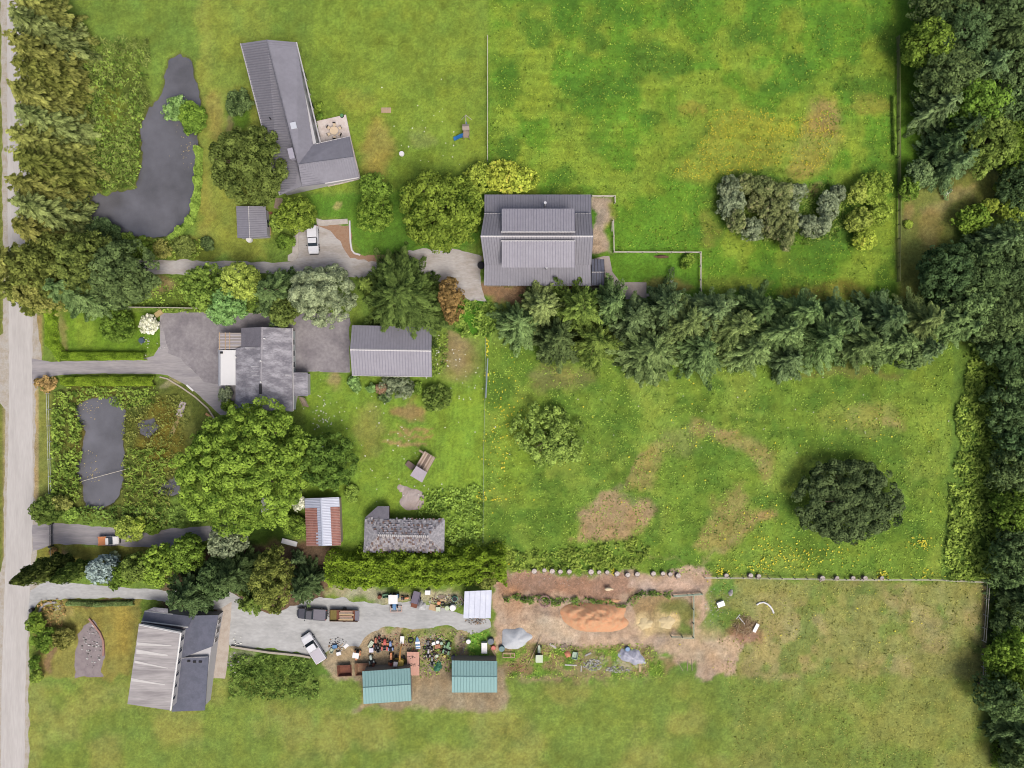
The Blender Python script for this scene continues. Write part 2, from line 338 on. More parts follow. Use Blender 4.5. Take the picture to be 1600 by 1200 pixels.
def dots(name, pts, size, m, label, seed=3, zr=(0.08, 0.3)):
    rng = np.random.default_rng(seed); x = np.array([p[0] for p in pts]); y = np.array([p[1] for p in pts]); n = len(x)
    P = np.stack([(x - 800) * S, (600 - y) * S, rng.uniform(*zr, n)], 1); Nn = np.tile([0, 0, 1.], (n, 1)) + rng.normal(size=(n, 3)) * .35
    L = size * rng.uniform(.6, 1.3, n); V = cards(P, Nn, rdir(rng, n), L, L * .8, rng); o = np_mesh(name, V, n, 4, m); tag(o, label, None, None, 'stuff'); return o
# ================================================================ SETTING
def ogrid(n, a, b, far, k):
    i = np.linspace(a, b, n); e = np.geomspace(1, far, k); return np.concatenate([a - e[::-1], i, b + e])
gx = ogrid(690, -101, 101, 2400, 90); gy = ogrid(540, -79, 79, 2400, 90)
GX, GY = np.meshgrid(gx, gy); PX = GX / S + 800; PY = 600 - GY / S
WX = PX + (fbm(PX, PY, 26, 1) - .5) * 26 + (fbm(PX, PY, 7, 2) - .5) * 9; WY = PY + (fbm(PX, PY, 26, 5) - .5) * 26 + (fbm(PX, PY, 7, 6) - .5) * 9
def A3(c): return np.array(alb(c))
UPOND = [(262, 92), (280, 84), (298, 96), (312, 150), (306, 190), (308, 250), (302, 310), (287, 350), (262, 368), (215, 371), (180, 362), (150, 350), (112, 345), (108, 300), (125, 292), (165, 304), (212, 292), (222, 250), (217, 200), (232, 168), (250, 150)]
LPOND = [(116, 640), (122, 628), (150, 622), (180, 619), (194, 640), (195, 655), (190, 690), (194, 720), (190, 760), (178, 788), (150, 797), (132, 790), (127, 760), (117, 738), (118, 725), (128, 712), (131, 670), (118, 650)]
SPONDS = [[(214, 660), (240, 655), (248, 668), (232, 684), (218, 680)], [(240, 760), (275, 745), (280, 770), (262, 775), (243, 772)], [(200, 795), (225, 792), (228, 800), (205, 802)]]
C = np.zeros(GX.shape + (3,)); C[:] = A3((116, 140, 58))
def paint(poly, c, soft=8, amt=1.0, warp=True, patch=None):
    x, y = (WX, WY) if warp else (PX, PY)
    a = np.array(poly); b = (PX > a[:, 0].min() - 60) & (PX < a[:, 0].max() + 60) & (PY > a[:, 1].min() - 60) & (PY < a[:, 1].max() + 60)
    d = sdist(x[b], y[b], poly); m = np.clip(0.5 - d / (2 * soft), 0, 1); m = m * m * (3 - 2 * m) * amt
    if patch: m = m * np.clip((fbm(PX[b], PY[b], patch[0], patch[1]) - patch[2]) * patch[3], 0, 1)
    C[b] = C[b] * (1 - m[:, None]) + A3(c) * m[:, None]
def blob(x, y, rx, ry, c, amt=1.0, soft=None, rot=0, patch=None):
    t = np.linspace(0, 2 * np.pi, 15)[:-1]; ca, sa = math.cos(R_(rot)), math.sin(R_(rot))
    paint([(x + rx * math.cos(k) * ca - ry * math.sin(k) * sa, y + rx * math.cos(k) * sa + ry * math.sin(k) * ca) for k in t], c, soft or min(rx, ry) * 0.5, amt, True, patch)
def rect(x0, y0, x1, y1): return [(x0, y0), (x1, y0), (x1, y1), (x0, y1)]
# grass of the separate lots
paint(rect(762, -200, 1400, 468), (102, 144, 44), 3, 1, False)
paint(rect(762, -200, 1400, 468), (138, 158, 56), 20, .8, True, (44, 3, .45, 6))
paint(rect(762, -200, 1400, 468), (78, 118, 38), 20, .8, True, (45, 8, .5, 6))
paint([(1055, 275), (1065, 250), (1100, 215), (1120, 175), (1160, 165), (1230, 188), (1240, 235), (1215, 262), (1150, 268), (1100, 285)], (156, 158, 62), 14, .7)
paint([(1250, 190), (1275, 160), (1310, 165), (1315, 220), (1290, 270), (1245, 275), (1240, 235)], (154, 150, 74), 14, .75)
blob(1286, 185, 24, 26, (160, 134, 84), .7); blob(1080, 172, 22, 10, (150, 140, 60), .6); blob(1250, 268, 18, 12, (150, 138, 70), .7); blob(1360, 160, 40, 14, (150, 144, 62), .6)
blob(1105, 355, 14, 32, (140, 140, 66), .6, rot=-15); blob(1268, 298, 14, 10, (168, 146, 98), .8); blob(1290, 355, 16, 10, (158, 142, 92), .6)
blob(1290, 455, 70, 16, (140, 132, 62), .7); blob(1150, 440, 60, 14, (134, 142, 62), .5); blob(1180, 205, 60, 14, (150, 158, 52), .6)
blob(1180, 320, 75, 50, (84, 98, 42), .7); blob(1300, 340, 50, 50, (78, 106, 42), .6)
paint(rect(1400, -200, 1445, 330), (96, 134, 40), 4, 1, False); paint(rect(1445, -200, 1900, 300), (62, 74, 40), 10)
paint([(1404, 300), (1440, 290), (1530, 262), (1580, 280), (1590, 330), (1500, 350), (1460, 420), (1440, 470), (1404, 470)], (126, 134, 66), 8)
blob(1490, 310, 46, 14, (164, 150, 98), .7, rot=-18); blob(1455, 355, 16, 40, (150, 130, 80), .6, rot=10); blob(1422, 335, 12, 20, (150, 128, 86), .6)
paint(rect(490, -200, 760, 300), (128, 150, 56), 4, 1, False)
paint(rect(490, -200, 760, 300), (104, 130, 46), 16, .7, True, (50, 2, .5, 6)); blob(590, 235, 24, 45, (164, 148, 78), .75); blob(560, 160, 30, 20, (146, 150, 66), .5)
blob(665, 215, 22, 12, (152, 152, 92), .4)
paint(rect(310, -200, 420, 405), (140, 150, 66), 8); blob(335, 180, 14, 40, (158, 146, 78), .7); blob(325, 330, 10, 60, (152, 152, 72), .7); blob(350, 388, 60, 14, (122, 134, 56), .7)
blob(370, 180, 20, 22, (84, 128, 38), .8); blob(357, 195, 5, 18, (140, 120, 92), .6)
paint([(480, 300), (760, 290), (755, 390), (600, 400), (560, 400), (545, 345), (480, 340)], (96, 136, 46), 6); blob(530, 322, 8, 6, (176, 168, 110), .8)
paint([(60, 100), (220, 100), (240, 160), (215, 290), (120, 310), (60, 380)], (96, 112, 46), 8)
blob(175, 170, 22, 30, (150, 156, 50), .4); paint(rect(100, 372, 330, 404), (112, 126, 50), 5); blob(290, 380, 25, 10, (140, 138, 64), .6)
paint(rect(245, 430, 345, 482), (104, 122, 48), 4); blob(252, 446, 20, 12, (160, 140, 98), .8)
paint(rect(85, 488, 250, 552), (110, 142, 44), 3, 1, False); blob(97, 520, 7, 34, (148, 140, 84), .8); blob(130, 515, 15, 26, (150, 176, 66), .5)
paint([(250, 590), (290, 595), (345, 645), (330, 700), (280, 760), (200, 820), (80, 800), (80, 610), (120, 600)], (98, 108, 48), 5)
blob(250, 680, 35, 55, (128, 112, 42), .7); blob(150, 660, 40, 70, (112, 100, 42), .6); blob(290, 660, 12, 40, (140, 146, 74), .7, rot=-20); blob(265, 600, 14, 6, (170, 160, 120), .6)
paint(rect(52, 600, 80, 812), (128, 134, 66), 3, 1, False); paint(rect(0, 590, 0 + 10, 900), (122, 124, 56), 3, 1, False); paint(rect(-700, -200, 6, 1500), (118, 124, 58), 3, .8, False)
paint(rect(51, 605, 60, 815), (184, 160, 122), 2, .8, False); paint(rect(5, 150, 14, 880), (178, 158, 122), 3, .7, False); paint(rect(50, 492, 66, 556), (176, 150, 104), 3, .8, False)
paint([(475, 585), (760, 585), (760, 870), (480, 870)], (122, 150, 54), 4, 1, False)
paint([(700, 620), (755, 620), (755, 760), (690, 760)], (132, 162, 56), 10, .9); blob(715, 560, 28, 36, (146, 134, 86), .8); blob(710, 545, 14, 34, (158, 138, 104), .6)
blob(640, 640, 28, 12, (160, 128, 88), .8); blob(645, 668, 26, 3, (168, 132, 92), .8, 3); blob(640, 679, 34, 3, (164, 128, 88), .8, 3); blob(632, 692, 34, 4, (168, 136, 96), .8, 3)
blob(575, 665, 26, 30, (142, 140, 74), .7); blob(520, 590, 14, 12, (166, 146, 100), .8); blob(580, 700, 20, 12, (136, 130, 70), .5); blob(640, 655, 30, 3, (80, 110, 44), .5, 3)
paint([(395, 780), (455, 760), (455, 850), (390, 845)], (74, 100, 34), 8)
paint([(330, 850), (520, 845), (530, 875), (500, 960), (260, 960), (250, 880)], (112, 92, 72), 8)  # brown earth under the trees, with tree shade put into the colour
paint([(757, 540), (1490, 540), (1475, 902), (1100, 902), (1065, 890), (757, 895)], (114, 142, 52), 5)
paint([(757, 540), (1490, 540), (1475, 902), (1100, 902), (1065, 890), (757, 895)], (138, 158, 66), 12, .75, True, (70, 5, .48, 5))
paint([(757, 540), (1490, 540), (1475, 902), (757, 890)], (88, 120, 42), 12, .75, True, (26, 9, .5, 7))
paint([(895, 838), (905, 800), (925, 775), (960, 765), (985, 775), (1018, 775), (1022, 800), (1010, 825), (950, 842)], (170, 142, 108), 7, .9)
paint([(975, 760), (985, 735), (1010, 700), (1030, 682), (1045, 690), (1030, 720), (1020, 760)], (154, 142, 84), 8, .8); blob(985, 778, 16, 10, (108, 128, 66), .8)
paint([(1090, 850), (1110, 800), (1130, 770), (1160, 755), (1170, 790), (1215, 800), (1190, 820), (1150, 850), (1110, 862)], (158, 144, 88), 9, .75); blob(1195, 808, 22, 9, (172, 148, 100), .6)
paint([(1080, 655), (1130, 668), (1185, 690), (1205, 700), (1198, 760), (1185, 735), (1160, 705), (1120, 690), (1080, 680)], (158, 144, 90), 8, .75); blob(1135, 672, 18, 8, (172, 150, 104), .6)
blob(1060, 690, 34, 22, (146, 150, 84), .6); blob(1370, 655, 46, 22, (150, 146, 80), .6); blob(1400, 665, 22, 8, (170, 148, 100), .5); blob(1300, 650, 30, 20, (140, 148, 70), .5)
blob(880, 590, 50, 20, (134, 128, 78), .7); blob(1330, 582, 90, 8, (124, 120, 68), .6); blob(1445, 640, 40, 90, (136, 158, 58), .5); blob(800, 700, 34, 80, (130, 158, 50), .6)
paint([(1490, 540), (1560, 540), (1560, 900), (1475, 905)], (104, 134, 54), 5)
paint([(1535, 400), (1900, 300), (1900, 1500), (1545, 1500), (1545, 905), (1550, 700), (1540, 560)], (56, 70, 36), 8)
paint([(1150, 906), (1540, 908), (1536, 1300), (1140, 1300), (1150, 1040), (1190, 980), (1100, 930), (1100, 906)], (144, 146, 82), 5)
paint([(1150, 906), (1540, 908), (1536, 1300), (1140, 1300)], (166, 154, 104), 12, .7, True, (55, 11, .5, 6)); paint(rect(1150, 906, 1540, 1300), (112, 134, 62), 12, .75, True, (30, 13, .55, 8))
paint(rect(1535, 908, 1541, 1400), (140, 122, 92), 3, .8, False)
paint([(700, 470), (760, 472), (765, 530), (705, 515)], (84, 134, 36), 6)
paint([(945, 398), (1092, 396), (1092, 462), (1010, 470), (960, 440)], (100, 142, 44), 4, 1, False); blob(1050, 450, 40, 12, (142, 122, 72), .7)
# bare earth round the barn and the dirt paddock
paint([(750, 446), (930, 446), (930, 470), (800, 474), (745, 470), (700, 455)], (150, 122, 92), 5); paint([(926, 306), (950, 310), (952, 398), (930, 402), (924, 400)], (176, 158, 136), 3)
blob(951, 335, 5, 30, (140, 146, 64), .7, 4)
paint([(770, 898), (1060, 894), (1075, 886), (1105, 890), (1110, 935), (1085, 1000), (1180, 985), (1150, 1040), (1145, 1060), (1085, 1060), (1060, 1040), (900, 1012), (830, 1014), (770, 1020), (765, 930)], (184, 160, 136), 4)
paint([(775, 898), (970, 898), (990, 925), (960, 940), (880, 932), (775, 928)], (160, 126, 104), 7, .9); blob(800, 940, 20, 30, (178, 138, 104), .7); blob(860, 958, 28, 12, (160, 138, 118), .7)
blob(1040, 915, 60, 10, (196, 172, 154), .8); blob(1100, 1010, 60, 30, (190, 166, 134), .8); paint([(985, 930), (1080, 932), (1080, 992), (1050, 992), (1000, 985)], (164, 142, 104), 5); blob(1060, 955, 26, 24, (114, 126, 62), .8); blob(1068, 985, 16, 12, (96, 126, 54), .8)
blob(1007, 975, 17, 15, (214, 194, 146), .9); blob(1042, 972, 16, 14, (216, 192, 140), .9); blob(850, 985, 60, 14, (200, 180, 152), .7); blob(950, 1000, 60, 10, (196, 174, 150), .6)
blob(1118, 955, 24, 30, (110, 134, 66), .8, patch=(10, 4, .4, 6)); blob(1165, 985, 26, 18, (150, 112, 88), .8); blob(1205, 945, 30, 20, (160, 152, 98), .6); blob(1130, 920, 20, 14, (92, 138, 56), .8)
paint([(1040, 1045), (1085, 1035), (1085, 1060), (1040, 1060)], (110, 136, 62), 4); paint([(785, 1010), (1020, 1005), (1060, 1040), (1030, 1065), (780, 1065)], (148, 134, 92), 5); paint([(785, 1010), (1060, 1015), (1030, 1065), (780, 1065)], (104, 142, 46), 8, .9, True, (12, 3, .45, 6))
blob(810, 1044, 30, 6, (140, 110, 84), .8); blob(960, 1040, 45, 10, (176, 176, 150), .6, patch=(6, 3, .45, 8))
paint([(550, 978), (740, 975), (765, 985), (765, 1060), (500, 1060), (510, 1000)], (168, 150, 120), 5); paint([(600, 978), (760, 975), (760, 1060), (640, 1060)], (126, 140, 66), 8, .8, True, (14, 9, .45, 6))
paint([(735, 990), (762, 985), (762, 1025), (728, 1028)], (110, 156, 56), 4); paint([(510, 920), (724, 925), (724, 948), (600, 940), (540, 936)], (170, 164, 130), 5)
paint([(360, 1012), (430, 1020), (500, 1024), (520, 1060), (360, 1060)], (96, 122, 48), 4); blob(380, 1025, 24, 10, (146, 146, 110), .7)
paint([(60, 935), (230, 935), (205, 1060), (50, 1060)], (144, 138, 70), 4); blob(95, 958, 22, 10, (164, 150, 92), .8); blob(190, 985, 20, 40, (156, 140, 68), .7); blob(160, 940, 60, 4, (112, 90, 66), .8, 4); blob(78, 1030, 8, 20, (140, 112, 88), .8)
paint([(50, 848), (90, 852), (280, 850), (250, 870), (60, 900)], (136, 134, 60), 4); blob(95, 868, 12, 6, (170, 140, 104), .7)
paint(rect(-200, 1062, 1560, 1500), (122, 140, 62), 8, .9); paint(rect(-200, 1062, 1560, 1500), (146, 148, 78), 10, .7, True, (60, 21, .5, 6))
paint(rect(560, 1040, 790, 1110), (156, 140, 112), 6)
paint(rect(330, -300, 760, 140), (122, 144, 56), 10, .5)
# far land beyond the picture
fw_ = np.clip(np.maximum((np.abs(GX) - 101) / 22, (np.abs(GY) - 82) / 22), 0, 1)[..., None]; fm = np.clip(fbm(GX, GY, 220, 4) * 2.5 - .8, 0, 1)[..., None]
C = C * (1 - fw_) + fw_ * (A3((120, 144, 62)) * (1 - fm) + A3((92, 116, 54)) * fm)
# mowing and tractor lines
def stripes(poly, k, ang, amt):
    a = np.array(poly); u = PX * math.cos(ang) + PY * math.sin(ang) + (fbm(PX, PY, 60, 3) - .5) * 14; m = np.clip(.5 - sdist(PX, PY, poly) / 10, 0, 1) * np.clip(fbm(PX, PY, 70, 12) * 2 - .4, 0, 1)
    C[...] = C * (1 + amt * np.sin(u / k * 6.283) * m)[..., None]
stripes(rect(765, 60, 1398, 460), 17, math.pi / 2 + .03, .10); stripes([(600, 590), (757, 590), (757, 760), (600, 760)], 7, 0.02, .09); stripes(rect(500, 155, 757, 290), 9, .5, .07); stripes([(760, 560), (1480, 560), (1470, 890), (760, 885)], 21, math.pi / 2 - .06, .06); stripes(rect(70, 940, 215, 1060), 9, 0, .06); stripes(rect(1160, 912, 1530, 1200), 14, .1, .05)
for tr_ in ([(1095, 893), (1060, 872), (1010, 868), (960, 850)], [(1090, 890), (1130, 850), (1190, 800)], [(1012, 700), (960, 770)]):
    for (x0, y0), (x1, y1) in zip(tr_[:-1], tr_[1:]): paint([(x0 - 2, y0), (x1 - 2, y1), (x1 + 3, y1 + 2), (x0 + 3, y0 + 2)], (160, 144, 104), 3, .45)
# overall tonal mottling
v = 1 + (fbm(PX, PY, 34, 12) - .5) * 0.34 + (fbm(PX, PY, 9, 14) - .5) * 0.5 + (vnoise(PX, PY, 2.8, 15) - .5) * 0.34
v = v * (1 - fw_[..., 0]) + fw_[..., 0]; C = C * v[..., None] * 1.2; hue = (fbm(PX, PY, 20, 18) - .5) * 0.22 * (1 - fw_[..., 0]); C[..., 0] *= 1 + hue; C[..., 2] *= 1 - hue
Z = np.zeros(GX.shape)
for pd in [UPOND, LPOND] + SPONDS:
    a = np.array(pd); b = (PX > a[:, 0].min() - 30) & (PX < a[:, 0].max() + 30) & (PY > a[:, 1].min() - 30) & (PY < a[:, 1].max() + 30)
    d = sdist(PX[b] + (fbm(PX[b], PY[b], 8, 3) - .5) * 8, PY[b] + (fbm(PX[b], PY[b], 8, 31) - .5) * 8, pd); Z[b] = np.minimum(Z[b], -0.9 * np.clip(0.35 - d / 8, 0, 1))
    m = np.clip(0.6 - d / 6, 0, 1)[:, None]; C[b] = C[b] * (1 - m) + A3((96, 84, 60)) * m
ny, nx = GX.shape
V = np.stack([GX, GY, Z], -1).reshape(-1, 3); ii = np.arange(nx * ny).reshape(ny, nx)
F = np.stack([ii[:-1, :-1], ii[:-1, 1:], ii[1:, 1:], ii[1:, :-1]], -1).reshape(-1, 4)
me = bpy.data.meshes.new('ground'); me.vertices.add(len(V)); me.vertices.foreach_set('co', V.astype(np.float32).ravel())
me.loops.add(F.size); me.loops.foreach_set('vertex_index', F.astype(np.int32).ravel()); me.polygons.add(len(F))
me.polygons.foreach_set('loop_start', np.arange(0, F.size, 4, dtype=np.int32)); me.polygons.foreach_set('loop_total', np.full(len(F), 4, dtype=np.int32)); me.update(calc_edges=True)
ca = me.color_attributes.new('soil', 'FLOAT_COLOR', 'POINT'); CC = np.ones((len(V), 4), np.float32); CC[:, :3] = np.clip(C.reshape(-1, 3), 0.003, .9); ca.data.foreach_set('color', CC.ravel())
gm, nt, p = new_mat('ground_grass'); L = nt.links
at_ = N(nt, 'ShaderNodeVertexColor'); at_.layer_name = 'soil'; tc = N(nt, 'ShaderNodeTexCoord')
def nz(scale, det, rough=.6):
    n = N(nt, 'ShaderNodeTexNoise'); n.inputs['Scale'].default_value = scale; n.inputs['Detail'].default_value = det; n.inputs['Roughness'].default_value = rough; L.new(tc.outputs['Object'], n.inputs['Vector']); return n
na, nb_ = nz(2.2, 5, .75), nz(9, 3)
ad = N(nt, 'ShaderNodeMath', operation='ADD'); L.new(na.outputs[0], ad.inputs[0]); L.new(nb_.outputs[0], ad.inputs[1])
mr = N(nt, 'ShaderNodeMapRange'); mr.inputs[1].default_value = .65; mr.inputs[2].default_value = 1.35; mr.inputs[3].default_value = .5; mr.inputs[4].default_value = 1.55; L.new(ad.outputs[0], mr.inputs[0])
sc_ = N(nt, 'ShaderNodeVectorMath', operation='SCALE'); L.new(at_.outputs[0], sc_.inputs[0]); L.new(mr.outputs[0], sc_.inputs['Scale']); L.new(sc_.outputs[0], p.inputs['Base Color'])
p.inputs['Roughness'].default_value = .95; p.inputs['Specular IOR Level'].default_value = 0.1
bp = N(nt, 'ShaderNodeBump'); bp.inputs['Distance'].default_value = .12; L.new(ad.outputs[0], bp.inputs['Height']); L.new(bp.outputs[0], p.inputs['Normal'])
me.materials.append(gm); g = bpy.data.objects.new('ground', me); col.objects.link(g); tag(g, kind='structure')
me.polygons.foreach_set('use_smooth', [True] * len(F))

def sheet(name, poly, z, m, rag=0.25, soft=1.0, label=None, kind='structure', step=0.6):
    """flat sheet with a naturally uneven edge (rag in metres)"""
    pts = []; n = len(poly)
    for i in range(n):
        a = at(*poly[i]); b = at(*poly[(i + 1) % n]); k = max(1, int((b - a).length / step)) if rag else 1
        for j in range(k):
            p_ = a.lerp(b, j / k); 
            if rag: q = np.array([p_.x]), np.array([p_.y]); p_.x += float(fbm(q[0], q[1], 1.6, 2)[0] - .5) * rag * 3; p_.y += float(fbm(q[0], q[1], 1.6, 40)[0] - .5) * rag * 3
            pts.append((p_.x, p_.y))
    if sum(pts[i][0] * pts[(i + 1) % len(pts)][1] - pts[(i + 1) % len(pts)][0] * pts[i][1] for i in range(len(pts))) < 0: pts = pts[::-1]
    mb = MB(); mb.add([(x, y, z) for x, y in pts], [tuple(range(len(pts)))]); o = mb.build(name, m); tag(o, label, None, None, kind); return o
def pgroup(pxs, z=0): return [at(x, y, z) for x, y in pxs]
road_m = mat('road_chipseal', (210, 205, 200), .9, .1, .6, c2=(194, 189, 184), bump=.004, sy=.12)
gshoulder = mat('road_shoulder', (196, 190, 180), .95, .15, .8, c2=(176, 164, 146), bump=.01)
asph = mat('old_asphalt', (164, 158, 160), .9, .2, .28, c2=(132, 126, 130), bump=.004)
asph2 = mat('drive_asphalt', (180, 174, 174), .9, .14, .8, c2=(152, 147, 150), bump=.004, sx=.15)
gravel = mat('pale_gravel', (204, 199, 194), .95, .16, .6, c2=(176, 167, 158), bump=.02, sx=.35)
gravelblue = mat('grey_gravel', (202, 202, 200), .95, .15, .4, c2=(176, 176, 174), bump=.02, sx=.4)
conc = mat('concrete', (212, 204, 194), .85, .08, 1.2, c2=(190, 182, 172)); brownlitter = mat('needle_litter', (178, 146, 120), .95, .2, 2, c2=(160, 124, 98))
waterm, nt, p = new_mat('pond_water'); L = nt.links; p.inputs['Roughness'].default_value = .16; p.inputs['Specular IOR Level'].default_value = .5
tc = N(nt, 'ShaderNodeTexCoord'); n1 = N(nt, 'ShaderNodeTexNoise'); n1.inputs['Scale'].default_value = .09; n1.inputs['Detail'].default_value = 7; n1.inputs['Roughness'].default_value = .6; L.new(tc.outputs['Object'], n1.inputs['Vector'])
n2 = N(nt, 'ShaderNodeTexNoise'); n2.inputs['Scale'].default_value = 6; n2.inputs['Detail'].default_value = 5; L.new(tc.outputs['Object'], n2.inputs['Vector'])
cr = N(nt, 'ShaderNodeValToRGB'); cr.color_ramp.elements[0].position = .38; cr.color_ramp.elements[1].position = .66; cr.color_ramp.elements[0].color = (*alb((96, 95, 98)), 1); cr.color_ramp.elements[1].color = (*alb((128, 127, 134)), 1)  # soft paler bluish mottling puts sky reflection into the water colour
L.new(n1.outputs[0], cr.inputs[0]); mrr = N(nt, 'ShaderNodeMapRange'); mrr.inputs[1].default_value = .56; mrr.inputs[2].default_value = .72; mrr.inputs[4].default_value = .22; L.new(n2.outputs[0], mrr.inputs[0])
mx = N(nt, 'ShaderNodeMix', data_type='RGBA'); L.new(mrr.outputs[0], mx.inputs[0]); L.new(cr.outputs[0], mx.inputs[6]); mx.inputs[7].default_value = (*alb((140, 132, 112)), 1); L.new(mx.outputs[2], p.inputs['Base Color'])
def grow(poly, k):
    cx = sum(a for a, b in poly) / len(poly); cy = sum(b for a, b in poly) / len(poly); return [(cx + (a - cx) * k, cy + (b - cy) * k) for a, b in poly]
sheet('pond_water', [(100, 70), (325, 70), (325, 385), (95, 385)], -.32, waterm, 0); bpy.data.objects['pond_water'].name = 'upper_pond_water'
sheet('lower_pond_water', [(108, 610), (206, 610), (206, 805), (108, 805)], -.32, waterm, 0)
sheet('marsh_water', [(208, 648), (290, 648), (290, 808), (208, 808)], -.34, waterm, 0)
sheet('road_shoulder', [(-2, -200), (55, -200), (56, 486), (66, 560), (66, 592), (56, 612), (53, 812), (60, 818), (60, 850), (52, 900), (62, 905), (62, 938), (46, 960), (44, 1400), (-20, 1400), (-18, 1048), (-2, 896), (6, 870), (8, 640), (-40, 585), (-40, 556), (6, 520)], .006, gshoulder, .25)
sheet('road', [(10, -200), (46, -200), (48, 300), (51, 486), (51, 812), (48, 900), (40, 1048), (36, 1400), (-2, 1400), (3, 1048), (9, 870), (14, 640), (14, 500), (12, 300)], .012, road_m, .08)
sheet('side_road', [(-800, 560), (-800, 585), (0, 588), (8, 575), (8, 556)], .009, gshoulder, .2)
sheet('driveway', [(50, 560), (80, 565), (215, 562), (240, 556), (250, 540), (250, 489), (330, 488), (545, 490), (547, 582), (470, 580), (462, 640), (345, 648), (330, 636), (300, 608), (262, 586), (235, 583), (100, 585), (75, 588), (50, 600)], .018, asph2, .12)
sheet('parking_court', [(251, 489), (330, 488), (545, 490), (547, 581), (462, 580), (462, 545), (341, 545), (341, 600), (320, 596), (280, 560), (262, 552)], .024, asph, .3)
sheet('gravel_drive', [(190, 403), (260, 405), (330, 407), (440, 411), (458, 408), (465, 350), (546, 352), (549, 396), (566, 402), (620, 398), (640, 390), (700, 388), (752, 400), (752, 446), (760, 470), (735, 470), (705, 456), (660, 436), (600, 428), (560, 434), (500, 430), (460, 424), (440, 427), (200, 430)], .015, gravel, .3)
sheet('litter_strip', [(548, 352), (552, 394), (570, 400), (640, 394), (610, 406), (575, 408), (548, 402), (535, 380), (520, 362), (500, 356), (496, 352)], .021, brownlitter, .4)
sheet('farm_drive', [(50, 820), (85, 817), (165, 824), (225, 832), (270, 826), (330, 822), (345, 835), (300, 852), (265, 856), (180, 853), (120, 850), (80, 851), (50, 862)], .015, asph2, .2)
sheet('yard_drive', [(48, 922), (70, 909), (160, 914), (240, 920), (360, 930), (360, 958), (240, 936), (160, 934), (100, 935), (62, 940), (44, 960)], .015, gravelblue, .25)
sheet('gravel_yard', [(356, 925), (420, 960), (500, 932), (540, 936), (600, 946), (640, 938), (690, 950), (724, 962), (765, 966), (766, 980), (735, 990), (700, 976), (640, 982), (600, 978), (575, 990), (560, 1010), (520, 1010), (500, 1026), (445, 1016), (360, 1010), (352, 980)], .018, gravelblue, .4)
sheet('garden_path', [(331, 960), (362, 940), (358, 1012), (352, 1060), (322, 1060), (334, 1010)], .021, mat('beige_path', (206, 194, 180), .9, .1, 1, c2=(186, 172, 158)), .08)
sheet('concrete_path', [(944, 400), (952, 400), (957, 425), (970, 441), (1010, 441), (1010, 466), (940, 470), (924, 450), (924, 405)], .021, mat('path_concrete', (186, 174, 166), .9, .08, .8, c2=(172, 158, 150)), .03)
sheet('lawn_path', [(124, 994), (134, 978), (146, 968), (158, 985), (163, 1010), (160, 1060), (118, 1060), (121, 1010)], .012, mat('garden_slab', (162, 150, 150), .9, .12, 1, c2=(140, 128, 130)), .4)
# ================================================================ BUILDINGS
metal = mat('roof_metal', (152, 150, 160), .6, .09, .22, c2=(140, 138, 147)); metal_r = mat('roof_metal_rib', (140, 138, 148), .6, .05, .5)  # rib copies are darker: shading lines of the ribs put into their colour
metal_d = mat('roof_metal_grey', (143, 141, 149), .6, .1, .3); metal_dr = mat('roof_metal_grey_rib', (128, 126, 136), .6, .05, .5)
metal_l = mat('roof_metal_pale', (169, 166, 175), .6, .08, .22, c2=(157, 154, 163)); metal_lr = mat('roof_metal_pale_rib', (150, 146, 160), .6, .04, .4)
trim = mat('white_trim', (226, 222, 222), .6, .04); wallw = mat('wall_white', (206, 204, 206), .8, .05); wallb = mat('wall_beige', (178, 164, 146), .85, .08); wood = mat('weathered_wood', (176, 158, 140), .9, .2, 3, c2=(150, 132, 116), sy=.2)
brownw = mat('brown_wood', (134, 104, 80), .9, .2, 3, c2=(108, 84, 66)); glass = mat('window_glass', (60, 70, 80), .12, .1); darkm = mat('dark_rubber', (44, 44, 48), .8, .15, 3); black = mat('black_plastic', (36, 36, 40), .5, .1)
shingle = mat('asphalt_shingle', (140, 137, 145), .95, .24, .9, c2=(176, 173, 179), sx=.35, bump=.006); shingle2 = mat('asphalt_shingle_dark', (128, 125, 134), .95, .2, 1.2, c2=(110, 107, 116), bump=.006)
white = mat('white_paint', (244, 242, 240), .45, .03); galv = mat('galvanised_sheet', (196, 202, 222), .4, .05, .6, c2=(206, 212, 228)); galv_r = mat('galvanised_rib', (172, 180, 202), .4, .05)
rust = mat('rusty_sheet', (152, 98, 88), .8, .14, 1.2, c2=(172, 118, 104), sy=.5); rust_r = mat('rusty_rib', (186, 146, 136), .8, .14, 1.2)
shake = mat('cedar_shake_grey', (160, 157, 162), .95, .25, 2.4, c2=(178, 175, 178), bump=.03); shake_b = mat('cedar_shake_mossy', (146, 138, 138), .95, .35, 2.0, c2=(176, 170, 168), bump=.04)
teal = mat('teal_sheet', (146, 186, 184), .6, .05, .5); teal_r = mat('teal_rib', (122, 164, 162), .6, .05)
slate = mat('blue_grey_roof', (112, 114, 130), .8, .08, .6, c2=(96, 100, 114)); streak = mat('stained_membrane', (192, 186, 184), .7, .22, .35, c2=(150, 144, 144), sx=.18, sy=1.6); darkroof = mat('dark_roof_strip', (84, 80, 86), .85, .12, 1)
deckm = mat('pale_decking', (236, 224, 216), .85, .06, 1, c2=(214, 198, 188)); steelp = mat('roof_pipe', (214, 214, 218), .35, .05)
def house(name, px, py, label, cat='house', group=None):
    p_ = at(px, py); return empty(name, (p_.x, p_.y, 0), 0, label, cat, group)
def walls(root, pts, z, m, base=0.0, name='wall'):
    """pts: photo pixels measured at height z"""
    return MB().prism([tuple(at(a, b, z).xy) for a, b in pts], base, z, 0).build(name, m, root)
